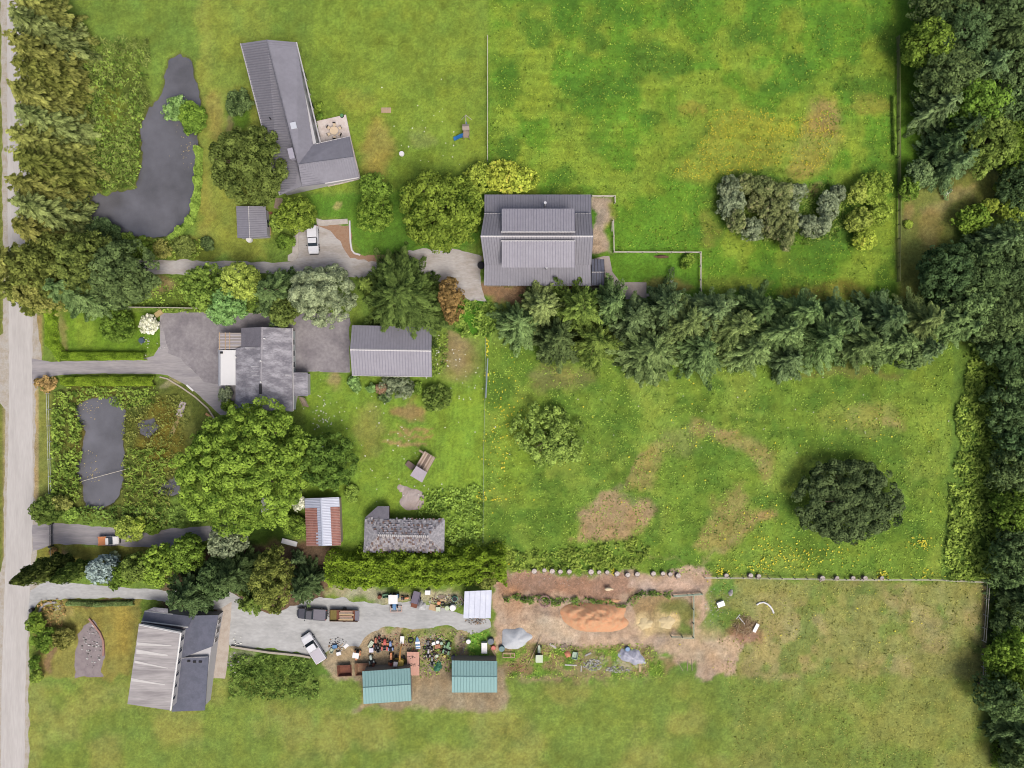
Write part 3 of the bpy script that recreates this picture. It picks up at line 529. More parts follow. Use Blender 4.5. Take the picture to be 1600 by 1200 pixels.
def roofplane(root, q, zs, m, mr, pitch=.45, name='roof', **kw):
    P = [at(a, b, z) for (a, b), z in zip(q, zs)]; return MB().ribbed(*P, pitch=pitch, mi=0, mr=1, **kw).build(name, [m, mr] if not isinstance(m, list) else m, root)
def cap(root, a, za, b, zb, w_=.3, m=None, name='ridge_cap'):
    A = at(*a, za) + Vector((0, 0, .05)); B = at(*b, zb) + Vector((0, 0, .05)); d = (B - A).normalized(); n_ = Vector((-d.y, d.x, 0)).normalized() * w_ / 2; u = Vector((0, 0, .06)); lo = Vector((0, 0, .1))
    return MB().add([A + n_ - lo, A + u, A - n_ - lo, B + n_ - lo, B + u, B - n_ - lo], [(0, 1, 4, 3), (1, 2, 5, 4), (0, 2, 1), (3, 4, 5), (0, 3, 5, 2)]).build(name, m or trim, root)
def wallwin(root, a, b, z0, z1, zroof, n, m=None, side=1, wfrac=.45):
    """windows on the wall line a-b (photo px at zroof)"""
    A = at(*a, zroof); B = at(*b, zroof); d = (B - A); d.z = 0; L_ = d.length; d.normalize(); nn = Vector((d.y, -d.x, 0)) * side
    for i in range(n):
        c_ = A + d * L_ * (i + .5) / n; wv = L_ / n * wfrac; mb = MB(); mb.box((c_.x + nn.x * .03, c_.y + nn.y * .03, (z0 + z1) / 2), (wv + .2, .1, z1 - z0 + .2), math.atan2(d.y, d.x))
        f = mb.build('window', trim, root); MB().box((c_.x + nn.x * .09, c_.y + nn.y * .09, (z0 + z1) / 2), (wv, .04, z1 - z0), math.atan2(d.y, d.x)).build('pane', glass, f)
def shrink(poly, k=.95): return grow(poly, k)
# --- the big barn
barn = house('barn', 840, 375, 'large grey metal roofed barn with two raised dormers and lean-tos, beside the gravel drive', 'barn')
walls(barn, [(760, 337), (922, 337), (922, 411), (760, 411)], 5.3, wallb); walls(barn, [(760, 308), (921, 308), (921, 336), (760, 336)], 3.0, wallb, name='lean_to_wall'); walls(barn, [(760, 413), (920, 413), (920, 444), (760, 444)], 3.0, wallb, name='lean_to_wall')
roofplane(barn, [(757, 333), (924, 333), (927, 369), (751, 369)], [5.6, 5.6, 8.2, 8.2], metal_d, metal_dr); roofplane(barn, [(751, 369.5), (927, 369.5), (924, 414), (757, 414)], [8.2, 8.2, 5.6, 5.6], metal_d, metal_dr)
roofplane(barn, [(757, 304), (924, 304), (924, 334.5), (757, 334.5)], [3.2, 3.2, 4.9, 4.9], metal, metal_r, name='lean_to_roof'); roofplane(barn, [(757, 413), (923, 413), (924, 447), (756, 446)], [4.9, 4.9, 3.2, 3.2], metal, metal_r, name='lean_to_roof')
for (y0, y1, z0, z1) in ((326, 362, 7.4, 8.5), (418, 376, 7.4, 8.5)):
    d_ = roofplane(barn, [(784, y0), (898, y0), (898, y1), (784, y1)], [z0, z0, z1, z1], metal_l, metal_lr, name='dormer')
    yy = y0 + (4 if y1 > y0 else -4); MB().prism([tuple(at(a, b, 7).xy) for a, b in [(787, yy), (895, yy), (895, y1), (787, y1)]], 4.0, 7.3).build('dormer_wall', wallb, d_)
    cap(barn, (783, y1), z1, (899, y1), z1, .25, name='flashing')
cap(barn, (751, 369), 8.2, (927, 369), 8.2, .35)
cap(barn, (757, 333.5), 5.6, (783, 333.5), 5.6, .2, name='flashing'); cap(barn, (899, 334), 5.6, (924, 334), 5.6, .2, name='flashing')
for (x, y, z) in ((851, 322, 4.4), (853, 421, 4.2)):
    p_ = at(x, y, z); MB().tube([(p_.x, p_.y, z - .2), (p_.x, p_.y, z + 2.2)], .14, 10).tube([(p_.x, p_.y, z + 2.2), (p_.x, p_.y, z + 2.4)], .24, 10).build('flue', steelp, barn)
walls(barn, [(753, 353), (758, 353), (758, 388), (753, 388)], 5.6, metal_d, 5.2, name='gable_hood'); wallwin(barn, (760, 345), (760, 400), 1.0, 3.4, 5.3, 3, side=1); wallwin(barn, (775, 444), (905, 444), .9, 2.2, 3.0, 5, side=1)
lt = house('shed', 934, 426, 'small dark blue-grey gabled shed attached at the barn\'s south-east corner', 'shed')
walls(lt, [(925, 407), (943, 407), (943, 445), (925, 445)], 2.5, wallb); roofplane(lt, [(924.5, 405), (944, 405), (945, 425), (924.5, 425)], [2.6, 2.6, 3.3, 3.3], slate, darkroof); roofplane(lt, [(924.5, 425), (945, 425), (944, 446), (924.5, 446)], [3.3, 3.3, 2.6, 2.6], slate, darkroof); cap(lt, (924.5, 425), 3.3, (945, 425), 3.3, .2)
# --- north-west house
nh = house('house', 470, 220, 'L-shaped house with grey ribbed metal roof and a pale patio, beside the upper pond lawn')
E = 3.4; Rz = 5.6
def planar_roof(root, pts, m, mr, ribdir, pitch=.42, name='roof'):
    """polygonal roof plane with real ribs: pts (px,py,z); ribs run along ribdir (index pair)"""
    P = [at(*q) for q in pts]; mb = MB(); mb.slab(P, .12, 0)
    d = (P[ribdir[1]] - P[ribdir[0]]); d.normalize(); n_ = (P[1] - P[0]).cross(P[2] - P[0]).normalized(); n_ = n_ if n_.z > 0 else -n_; s_ = n_.cross(d).normalized()
    o_ = P[0]; uv = [((p_ - o_).dot(s_), (p_ - o_).dot(d)) for p_ in P]; u0 = min(u for u, v in uv); u1 = max(u for u, v in uv); u = u0 + pitch / 2
    while u < u1:
        xs = []
        for i in range(len(uv)):
            (a, b), (c_, e) = uv[i], uv[(i + 1) % len(uv)]
            if (a - u) * (c_ - u) < 0: xs.append(b + (e - b) * (u - a) / (c_ - a))
        if len(xs) >= 2:
            A = o_ + s_ * u + d * min(xs) + n_ * .005; B = o_ + s_ * u + d * max(xs) + n_ * .005; h_ = n_ * .05; w_ = s_ * .05
            mb.add([A - w_, A - w_ * .6 + h_, A + w_ * .6 + h_, A + w_, B - w_, B - w_ * .6 + h_, B + w_ * .6 + h_, B + w_], [(0, 1, 5, 4), (1, 2, 6, 5), (2, 3, 7, 6)], 1)
        u += pitch
    return mb.build(name, [m, mr], root)
planar_roof(nh, [(376, 68, E), (417, 62, Rz), (466, 257, Rz), (472, 291, E), (437, 305, E)], metal_d, metal_dr, (0, 1))  # west slope uses a darker metal copy: its shade is put into the colour
planar_roof(nh, [(417, 62, Rz), (463, 66, E), (489, 226, E), (466, 257, Rz)], metal, metal_r, (0, 1))
planar_roof(nh, [(466, 257, Rz), (508, 286, E), (472, 291, E)], metal, metal_r, (1, 2))
planar_roof(nh, [(489, 226, E), (546, 213, E), (553, 245, Rz), (466, 257, Rz)], metal, metal_r, (1, 2))
planar_roof(nh, [(466, 257, Rz), (553, 245, Rz), (561, 277, E), (508, 286, E)], metal, metal_r, (2, 1))
cap(nh, (417, 62), Rz, (466, 257), Rz, .25, metal); cap(nh, (466, 257), Rz, (553, 245), Rz, .25, metal); cap(nh, (376, 68), E, (437, 305), E, .25, name='gutter'); cap(nh, (463, 66), E, (500, 222), E, .25, name='gutter'); cap(nh, (508, 286), E, (561, 277), E, .25, name='gutter'); cap(nh, (472, 291), E, (508, 286), E, .2, metal_r, name='gutter'); cap(nh, (492, 225), E, (546, 213), E, .2, name='gutter')
walls(nh, [(382, 76), (460, 72), (497, 236), (542, 222), (555, 272), (440, 298)], 3.2, wallw); wallwin(nh, (470, 100), (496, 215), .9, 2.1, 3.2, 5, side=-1)
for i, (x, y) in enumerate(((443, 255), (445, 264), (447, 274))):
    p_ = at(x, y, 4.0); MB().box((p_.x, p_.y, 4.35), (.85, .6, .3), R_(14)).build('skylight', white, nh); MB().box((p_.x, p_.y, 4.52), (.55, .4, .08), R_(14)).build('skylight_pane', glass, nh)
p_ = at(458, 197, 5.2); MB().box((p_.x, p_.y, 5.2), (1.25, 1.15, .5), R_(14)).build('skylight', mat('skylight_dome', (214, 218, 226), .25, .03), nh)
p_ = at(457, 242, 5.6); MB().box((p_.x, p_.y, 5.7), (.75, 1.7, 1.3), R_(14)).box((p_.x, p_.y, 6.4), (.9, 1.85, .1), R_(14)).build('chimney', mat('chimney_metal', (176, 172, 184), .6, .05), nh)
for (x, y) in ((423, 186), (429, 218)):
    p_ = at(x, y, 4.3); MB().tube([(p_.x, p_.y, 4), (p_.x, p_.y, 5)], .1, 8).build('vent_pipe', darkm, nh)
pt = MB().prism([tuple(at(a, b).xy) for a, b in [(496, 190), (541, 180), (548, 214), (564, 280), (540, 286), (513, 292), (508, 283), (548, 270), (538, 225), (503, 232)]], 0, .3).build('patio', deckm); tag(pt, 'cream paved patio wrapping the north-west house\'s east corner', 'patio')
bd = MB()
for i in range(6): bd.box((*at(431 + i * 1.6, 318 - i * .2).xy, .12 + .0 * i), (.15, 1.8, .08), R_(-10))
bd.box((*at(435, 318).xy, .05), (1.3, 1.9, .06), R_(-10)); tag(bd.build('boardwalk', wood), 'short plank boardwalk south of the north-west house', 'boardwalk')
# table with chairs on the patio
tb = empty('patio_table', (*at(524, 207).xy, .3), 0, 'round pale patio table set amid chairs on the cream patio', 'table')
cream = mat('cream_top', (232, 208, 176), .6, .05)
MB().tube([(0, 0, .7), (0, 0, .75)], .75, 20).build('table_top', cream, tb, local=True); MB().tube([(0, 0, 0), (0, 0, .7)], .06, 8).build('leg', darkm, tb, local=True)
ch0 = empty('patio_chair', (0, 0, .3), 0)
MB().box((0, 0, .43), (.5, .5, .07)).build('seat', cream, ch0, local=True); MB().box((0, -.26, .7), (.5, .05, .5)).build('backrest', darkm, ch0, local=True)
[MB().tube([(x, y, 0), (x, y, .42)], .025, 5).build('leg', darkm, ch0, local=True) for x in (-.22, .22) for y in (-.22, .22)]
where = ['north', 'north-east', 'south-east', 'south', 'south-west', 'north-west']
for i in range(6):
    a = R_(90 - i * 60); o = ch0 if i == 0 else copy_tree(ch0); o.location = (tb.location.x + 1.15 * math.cos(a), tb.location.y + 1.15 * math.sin(a), .3); o.rotation_euler = (0, 0, a + R_(90))
    tag(o, 'dark framed cushioned patio chair on the ' + where[i] + ' side of the round table', 'chair', 'chairs round the patio table')
# --- small shed
sh = house('shed', 393, 347, 'small ribbed grey metal garden shed south of the big round tree', 'shed')
walls(sh, [(371, 326), (413, 326), (416, 368), (373, 370)], 2.3, wallw); roofplane(sh, [(369, 322), (371, 372), (390, 372), (388, 322)], [2.4, 2.4, 3.1, 3.1], metal, metal_r, pitch=.4); roofplane(sh, [(388, 322), (390, 372), (418, 370), (415, 322)], [3.1, 3.1, 2.4, 2.4], metal_d, metal_dr, pitch=.4); cap(sh, (388, 322), 3.1, (390, 372), 3.1, .2); wallwin(sh, (414, 335), (416, 360), 1.0, 1.7, 2.3, 1, side=-1)
# --- central house
hs = house('house', 415, 575, 'aged grey shingle roofed house with white patio awning, above the broad bright tree')
Eh, Rh = 3.0, 4.6
def rp(q, z, m=shingle, name='roof', t=.14): return MB().slab([at(a, b, c_) for (a, b), c_ in zip(q, z)], t).build(name, m, hs)
rp([(377, 512.5), (409, 511), (407, 542), (377, 542)], [Eh + .1, Rh + .1, Rh + .1, Eh + .1], shingle2); rp([(409.5, 511), (456, 513), (457, 643), (406, 640)], [Rh, Eh, Eh, Rh]); rp([(368, 545), (377, 542.5), (407, 542.5), (406, 640), (368, 638)], [Eh, Eh + .2, Rh, Rh, Eh])
cap(hs, (409, 511), Rh + .05, (406, 640), Rh, .4, mat('ridge_grey', (172, 168, 174), .9, .2, 3)); cap(hs, (457, 513), Eh, (458, 642), Eh, .2, trim, 'gutter')
walls(hs, [(380, 515), (454, 516), (455, 640), (372, 636), (372, 548), (380, 546)], 2.8, mat('mint_wall', (206, 216, 214), .8, .05)); wallwin(hs, (454, 525), (455, 578), .9, 2.0, 2.8, 3, side=-1)
rp([(457, 582), (481, 582), (481, 619), (457, 619)], [2.7, 2.5, 2.5, 2.7], shingle, 'annex_roof'); walls(hs, [(459, 584), (479, 584), (479, 617), (459, 617)], 2.4, wallw, name='annex_wall')
stk = mat('roof_stain_pale', (206, 204, 206), .9, .15, 4)
for (x0, x1, y, wd) in ((383, 398, 543.5, 1.8), (392, 405, 572.5, 1.2), (393, 404, 580, .8), (394, 405, 586.5, .9), (376, 392, 630, 1.6), (446, 455, 586, 1.8)):
    z = lambda x: (Eh + (x - 368) / 38 * (Rh - Eh)) if x < 407 else Rh - (x - 407) / 50 * (Rh - Eh)
    rp([(x0, y - wd / 2), (x1, y - wd * .2), (x1, y + wd * .2), (x0, y + wd / 2)], [z(x0) + .03, z(x1) + .03, z(x1) + .03, z(x0) + .03], stk, 'patch', .02)
for (x, y, z) in ((414, 529, 4.4), (408, 564, 4.6), (408, 597, 4.6), (398, 627, 4.2), (369, 558, 3.1)):
    p_ = at(x, y, z); MB().tube([(p_.x, p_.y, z - .2), (p_.x, p_.y, z + .45)], [.16, .13], 8).build('vent_pipe', white, hs)
p_ = at(407, 608, 4.7); MB().box((p_.x, p_.y, 4.7), (.35, 1.7, .5), 0).build('vent_hood', darkm, hs)
aw = MB(); aw.slab([at(344, 547, 2.9), at(368, 547, 3.1), at(368, 602, 3.1), at(344, 602, 2.9)], .12, 0); 
aw.build('awning', white, hs); cap(hs, (343, 547), 2.92, (343, 603), 2.92, .5, mat('gutter_grey', (170, 172, 180), .6, .05), 'gutter'); MB().box((*at(346, 551, 3.1).xy, 3.1), (.4, .35, .3)).build('vent_hood', darkm, hs)
po = MB(); [po.tube([(*at(x, y, 2.9).xy, 0), (*at(x, y, 2.9).xy, 2.8)], .07, 6) for x, y in ((345, 549), (345, 575), (345, 600))]; po.build('awning_post', trim, hs)
pg = MB()
for i in range(10):
    y = 520 + i * 2.6; pg.slab([at(341.5, y, 2.6), at(377, y, 2.7), at(377, y + 2.1, 2.7), at(341.5, y + 2.1, 2.6)], .06, 0 if i % 2 else 1)
for x in (343, 352, 359): pg.box((*at(x, 533, 2.72).xy, 2.72), (.12, 3.1, .07), 0, 2)
pg.build('porch_roof', [mat('porch_board_a', (196, 190, 192), .8, .06), mat('porch_board_b', (176, 166, 160), .8, .06), mat('porch_batten', (206, 178, 144), .8, .06)], hs); po = MB(); [po.tube([(*at(x, y, 2.6).xy, 0), (*at(x, y, 2.6).xy, 2.5)], .06, 6) for x, y in ((343, 521), (343, 545))]; po.build('porch_post', trim, hs)
st = empty('garden_steps', (*at(474, 628).xy, 0), 0, 'narrow weathered wooden steps below the house\'s east annex', 'steps'); mb = MB(); [mb.box((*at(474 + i * .9, 622 + i * 2.4).xy, .75 - i * .13), (1.0, .3, .06), R_(-15)) for i in range(6)]; mb.build('tread', wood, st); mb = MB(); [mb.tube([(*at(470.5 + k, 620).xy, 1.5), (*at(475.5 + k, 636).xy, .7)], .05, 5) for k in (0, 6.5)]; mb.build('handrail', wood, st)
# --- garage
gr = house('garage', 611, 548, 'long garage with pale lavender ribbed metal roof, south of the dark spreading conifer', 'garage')
roofplane(gr, [(550, 508), (675, 511), (674, 548), (547, 546)], [3.2, 3.2, 4.6, 4.6], metal, metal_r, pitch=.5); roofplane(gr, [(547, 546), (674, 548), (675, 588), (550, 586)], [4.6, 4.6, 3.2, 3.2], metal_l, metal_lr, pitch=.5); cap(gr, (547, 546), 4.6, (674, 548), 4.6, .35); cap(gr, (550, 586.5), 3.2, (675, 588.5), 3.2, .18, name='gutter')  # south slope uses a paler metal copy: sunlit side put into the colour
walls(gr, [(553, 511), (671, 514), (671, 584), (553, 583)], 3.0, wallw); wallwin(gr, (553, 520), (553, 575), .2, 2.3, 3.0, 2, side=1, wfrac=.7)
# --- rusty shed
rs = house('shed', 505, 815, 'shed with rust-red and silver corrugated roof, west of the grey shake shed', 'shed')
def rf1(u, v):   # u along ridge direction (top to bottom), v from eave to ridge
    if u < .19: return (0, 1)
    j = (math.sin(u * 91.7) * .5 + .5) * .25
    return (0, 1) if v > .62 + j * .9 else (2, 3)
def rf2(u, v):
    if u < .19: return (0, 1)
    return (0, 1) if v < .5 else (2, 3)
q = [at(476, 779, 2.6), at(479, 853, 2.6), at(504, 853, 3.5), at(501, 778, 3.5)]; mb = MB().ribbed(*q, pitch=.28, rib=.12, hgt=.05, matf=rf1, nv=8); mb.build('roof', [galv, galv_r, rust, rust_r], rs)
q = [at(501, 778, 3.5), at(504, 853, 3.5), at(533, 852, 2.6), at(530, 777, 2.6)]; mb = MB().ribbed(*q, pitch=.28, rib=.12, hgt=.05, matf=rf2, nv=8); mb.build('roof', [galv, galv_r, rust, rust_r], rs)
cap(rs, (501, 778), 3.5, (504, 853), 3.5, .4, galv); walls(rs, [(479, 781), (528, 780), (531, 850), (481, 851)], 2.5, wallb)
# --- grey shake shed (hipped)
ks = house('shed', 632, 835, 'long hipped shed with weathered grey shake roof, north of the laurel hedge', 'shed')
a, b, c_, d_ = (570, 810, 2.5), (695, 812, 2.5), (694, 862, 2.5), (568, 861, 2.5); r1, r2 = (592, 836, 3.9), (668, 838, 3.9)
for q, m_ in (((a, b, r2, r1), shake), ((b, c_, r2), shake), ((c_, d_, r1, r2), shake_b), ((d_, a, r1), shake)): MB().slab([at(*k) for k in q], .12).build('roof', m_, ks)
rng = random.Random(4)
def shk(mb, P0, P1, P2, P3, rows, n, th=.03):
    for r in range(rows):
        for i in range(n):
            u = (i + rng.uniform(-.2, .2)) / n; v = (r + rng.uniform(-.15, .15)) / rows; a = P0.lerp(P1, u).lerp(P3.lerp(P2, u), v)
            if rng.random() < .5: continue
            mb.box((a.x, a.y, a.z + .05 + rng.uniform(0, .03)), (.32 * rng.uniform(.6, 1.2), .45, th), rng.uniform(-.15, .15), rng.randint(0, 3))
shm = [mat('shake_pale', (176, 172, 176), .95, .2), mat('shake_grey', (152, 148, 156), .95, .2), mat('shake_dark', (124, 118, 122), .95, .2), mat('shake_brown', (126, 104, 96), .95, .2)]
mb = MB(); P = [at(*k) for k in (a, b, r2, r1)]; shk(mb, *P, 8, 42); P = [at(*k) for k in (d_, c_, r2, r1)]; shk(mb, *P, 8, 42); mb.build('shingles', shm, ks)
mb = MB()
for i in range(26):
    p_ = at(*r1).lerp(at(*r2), i / 25); mb.box((p_.x, p_.y, 4.02), (.2, .4, .08), rng.uniform(-.3, .3), 0)
mb.build('ridge_cap', [mat('ridge_shake', (204, 200, 198), .9, .2)], ks); walls(ks, [(573, 814), (691, 816), (690, 858), (572, 857)], 2.4, brownw)
MB().slab([at(570, 809, 2.4), at(590, 791, 2.2), at(608, 791, 2.2), at(608, 811, 2.6)], .1).build('porch_roof', shingle2, ks); walls(ks, [(577, 809), (591, 794), (606, 794), (606, 811)], 2.1, brownw, name='porch_wall')
# --- playhouse with deck
ph = house('playhouse', 656, 729, 'small wooden playhouse with raised deck and ramp on the open lawn', 'playhouse')
zz = 1.3; dk = [at(664, 705, zz), at(680.5, 715, zz), at(667.5, 738, zz), at(650.5, 728, zz)]
mb = MB(); wv = [mat('deck_board_a', (206, 184, 166), .9, .1), mat('deck_board_b', (172, 148, 130), .9, .1), mat('deck_board_c', (142, 122, 110), .9, .1)]
for i in range(9):
    u0, u1 = i / 9, (i + .93) / 9; mb.slab([dk[0].lerp(dk[1], u0), dk[0].lerp(dk[1], u1), dk[3].lerp(dk[2], u1), dk[3].lerp(dk[2], u0)], .06, [0, 1, 0, 2, 2, 0, 1, 0, 0][i])
mb.build('deck', wv, ph); mb = MB(); [mb.tube([(k.x, k.y, 0), (k.x, k.y, 2.0)], .06, 6) for k in dk]; mb.build('post', wood, ph)
mb = MB(); [mb.tube([dk[i] + Vector((0, 0, .7)), dk[j] + Vector((0, 0, .7))], .05, 5) for i, j in ((0, 1), (1, 2), (0, 3))]; mb.build('railing', wood, ph)
rq = [at(650.5, 728, 2.9), at(667.5, 738, 2.9), at(659.5, 754, 2.5), at(640.7, 743, 2.5)]; MB().slab(rq, .1).build('roof', mat('playhouse_roof', (186, 176, 184), .9, .12, 2), ph); walls(ph, [(651, 731), (665, 739), (658, 751), (644, 743)], 2.4, wood, .4)
mb = MB(); A, B, D_, E_ = at(637.5, 719, .3), at(649.7, 728, 1.25), at(643, 735, 1.25), at(632.6, 726, .3)
for i in range(6): mb.slab([A.lerp(B, i / 6), A.lerp(B, (i + .8) / 6), E_.lerp(D_, (i + .8) / 6), E_.lerp(D_, i / 6)], .06)
mb.slab([A, B, D_, E_], .03); mb.build('ramp', mat('ramp_wood', (164, 140, 126), .9, .15, 3), ph); MB().box((*at(659, 705, .6).xy, 1.3), (.9, .35, .1), R_(-32)).box((*at(659, 705, .6).xy, .6), (.1, .1, 1.3)).build('shelf', wood, ph)
# --- carport, teal sheds, white shed
cp = house('carport', 747, 944, 'open carport with pale blue sheet roof at the east end of the laurel hedge', 'carport')
roofplane(cp, [(726, 924), (768.5, 922), (767, 966), (724, 966)], [2.9, 2.9, 2.5, 2.5], galv, mat('carport_rib', (186, 192, 212), .4, .03), pitch=.9); mb = MB(); [mb.tube([(*at(x, y, 2.5).xy, 0), (*at(x, y, 2.5).xy, 2.45)], .07, 6) for x, y in ((728, 926), (766, 924), (765, 964), (726, 964))]; mb.build('post', wood, cp)
for (nm, q, lb) in (('shed', [(706, 1032), (777, 1033), (777, 1082), (706, 1082)], 'teal roofed shed at the bottom edge south of the parked machinery'), ('workshop', [(566, 1049), (641, 1044), (643, 1095), (568, 1100)], 'pale teal workshop roof just showing south of the yellow excavator')):
    t_ = house(nm, sum(k[0] for k in q) / 4, sum(k[1] for k in q) / 4, lb, nm); mid = lambda i, j: ((q[i][0] + q[j][0]) / 2, (q[i][1] + q[j][1]) / 2)
    roofplane(t_, [q[0], q[1], mid(1, 2), mid(0, 3)], [3, 3, 3.8, 3.8], teal, teal_r, pitch=.5); roofplane(t_, [mid(0, 3), mid(1, 2), q[2], q[3]], [3.8, 3.8, 3, 3], teal, teal_r, pitch=.5); walls(t_, shrink(q, .95), 2.9, wallb); cap(t_, mid(0, 3), 3.8, mid(1, 2), 3.8, .3, teal)
ws = house('shed', 420, 789, 'little white roofed shed half hidden under the broad bright tree', 'shed'); roofplane(ws, [(408, 778), (427, 778), (427, 801), (408, 801)], [2.4, 2.4, 2.2, 2.2], white, trim, pitch=.6); walls(ws, [(410, 780), (425, 780), (425, 799), (410, 799)], 2.15, wallw)
# --- south-west house
sw = house('house', 270, 1010, 'white walled house with stained flat roof and dark wings at the bottom left')
zu = 6.0; zl = 3.4
mb = MB(); mb.slab([at(217, 976, zu), at(282, 989, zu), at(266, 1110, zu), at(199, 1100, zu)], .25); mb.build('flat_roof', streak, sw)
for i, (x0, y0, x1, y1, wd) in enumerate(((214, 1006, 268, 1009, 5), (213, 1018, 262, 1024, 7), (210, 1034, 262, 1044, 4), (205, 1062, 258, 1070, 5))): MB().slab([at(x0, y0 - wd * .5, zu + .03), at(x1, y1 - wd * .15, zu + .03), at(x1, y1 + wd * .15, zu + .03), at(x0, y0 + wd * .5, zu + .03)], .02).build('patch', mat('membrane_worn_white', (216, 212, 208), .7, .12, .8, sx=.2, sy=1.5), sw)
cap(sw, (217, 976), zu, (282, 989), zu, .35, white, 'parapet'); cap(sw, (282, 989), zu, (266, 1110), zu, .35, white, 'parapet')
walls(sw, [(218, 978), (281, 990), (265, 1108), (201, 1099)], zu - .25, wallw); wallwin(sw, (281, 992), (265, 1104), 4.2, 5.3, zu - .2, 6, side=-1, wfrac=.25)
for q, m_, z_, nm in (([(221, 972), (293, 979), (286, 985), (219, 977)], darkroof, [zl + .8, zl + .8, zl + .6, zl + .6], 'wing_roof'), ([(226, 955), (301, 963), (294, 980), (221, 971)], slate, [zl, zl, zl + .8, zl + .8], 'wing_roof'), ([(240, 949), (262, 951), (262, 958), (228, 954)], shingle, [zl - .3, zl - .3, zl, zl], 'porch_roof'), ([(297, 962), (341, 961), (332, 1010), (284, 1028), (286, 985)], slate, [zl, zl, zl + .1, zl + .2, zl + .1], 'wing_roof'), ([(284, 1028), (326, 1026), (320, 1110), (268, 1112)], slate, [zl + .15, zl + .15, zl - .3, zl - .3], 'wing_roof')):
    MB().slab([at(a, b, z) for (a, b), z in zip(q, z_)], .15).build(nm, m_, sw)
cap(sw, (226, 955), zl, (270, 960), zl, .2, white, 'gutter'); cap(sw, (221, 971), zl + .8, (294, 980), zl + .8, .25, white, 'parapet'); cap(sw, (284, 1028), zl + .2, (325, 1026), zl + .2, .2, trim, 'gutter')
walls(sw, [(230, 958), (338, 964), (330, 1012), (318, 1105), (225, 1100), (222, 972)], zl - .35, wallw, name='lower_wall'); wallwin(sw, (338, 968), (330, 1012), .9, 2.0, zl - .35, 3, side=-1)
for (x, y) in ((295, 1033), (304, 1034), (313, 1034)): p_ = at(x, y, zl + .2); MB().box((p_.x, p_.y, zl + .2), (.5, .3, .2)).build('roof_vent', darkm, sw)
mb = MB(); rr = random.Random(3)
for i in range(9): mb.box((*at(326 - i * .6, 1022 + i * 5).xy, .3 + rr.random() * .4), (.8, .5, .5), rr.random(), i % 3)
tag(mb.build('firewood_stack', [brownw, mat('orange_wood', (176, 104, 60), .9, .15), wallb]), 'stack of reddish firewood along the south-west house\'s east wall', 'firewood')
# ================================================================ THINGS
def paintm(name, c, rough=.35): return mat(name, c, rough, .04, .8)
carwhite = paintm('car_paint_white', (236, 236, 240)); carsilver = paintm('car_paint_silver', (196, 190, 198)); carblack = paintm('car_paint_dark', (70, 70, 80)); cargrey = paintm('tonneau_grey', (124, 120, 130), .7)
orange = paintm('orange_paint', (228, 146, 88), .5); redp = paintm('red_paint', (196, 70, 56), .5); bluep = paintm('blue_paint', (70, 130, 180), .5); yellowp = paintm('yellow_paint', (232, 200, 84), .5); greenp = paintm('green_paint', (92, 150, 92), .5)
lampr = paintm('tail_lens', (170, 50, 44)); lampw = paintm('head_lens', (230, 230, 225), .2); rustm = mat('rusty_steel', (140, 88, 66), .9, .25, 1.5, c2=(108, 66, 54)); tan = mat('plywood_tan', (206, 178, 140), .85, .1, 2); pinkm = mat('faded_pink_deck', (226, 176, 156), .85, .06, 1, c2=(216, 164, 144))
tealp = paintm('teal_plastic', (92, 176, 150), .5); paleg = mat('pale_green_tub', (176, 200, 176), .6, .1); bluet = mat('blue_tarp', (92, 130, 180), .5, .2, 1.5, c2=(150, 176, 206)); greyt = mat('grey_tarp', (196, 196, 210), .5, .12, 1.5, c2=(166, 168, 184), sy=.3, bump=.05)
bluedk = paintm('dark_blue_plastic', (66, 86, 104), .5); limew = mat('lime_white', (214, 224, 196), .7, .06)
def wheels(root, xs, y, r=.36, w_=.24, m=darkm):
    a = None
    for x in xs:
        for s_ in (-1, 1):
            if a is None:
                mb = MB(); mb.tube([(0, -w_ / 2, 0), (0, w_ / 2, 0)], r, 14); a = mb.build('wheel', m, root, local=True); hb = MB(); hb.tube([(0, -w_ / 2 - .02, 0), (0, w_ / 2 + .02, 0)], r * .5, 10).build('rim', steelp, a, local=True); o = a
            else: o = copy_tree(a, root)
            o.location = (x, s_ * y, r)
def loft(mb, st, mi=0):
    """st: (x, halfwidth, z0, z1, top inset) rounded car body stations along x"""
    rings = []
    for x, hw, z0, z1, ins in st: rings.append([(x, -hw * .96, z0), (x, -hw, z0 + (z1 - z0) * .4), (x, -hw * .98, z1 - (z1 - z0) * .22), (x, -hw * ins, z1), (x, hw * ins, z1), (x, hw * .98, z1 - (z1 - z0) * .22), (x, hw, z0 + (z1 - z0) * .4), (x, hw * .96, z0)])
    n = 8; vs = [v for r in rings for v in r]; fs = [(i * n + j, i * n + (j + 1) % n, (i + 1) * n + (j + 1) % n, (i + 1) * n + j) for i in range(len(rings) - 1) for j in range(n)]; fs += [tuple(range(n))[::-1], tuple(range((len(rings) - 1) * n, len(rings) * n))]
    return mb.add(vs, fs, mi)
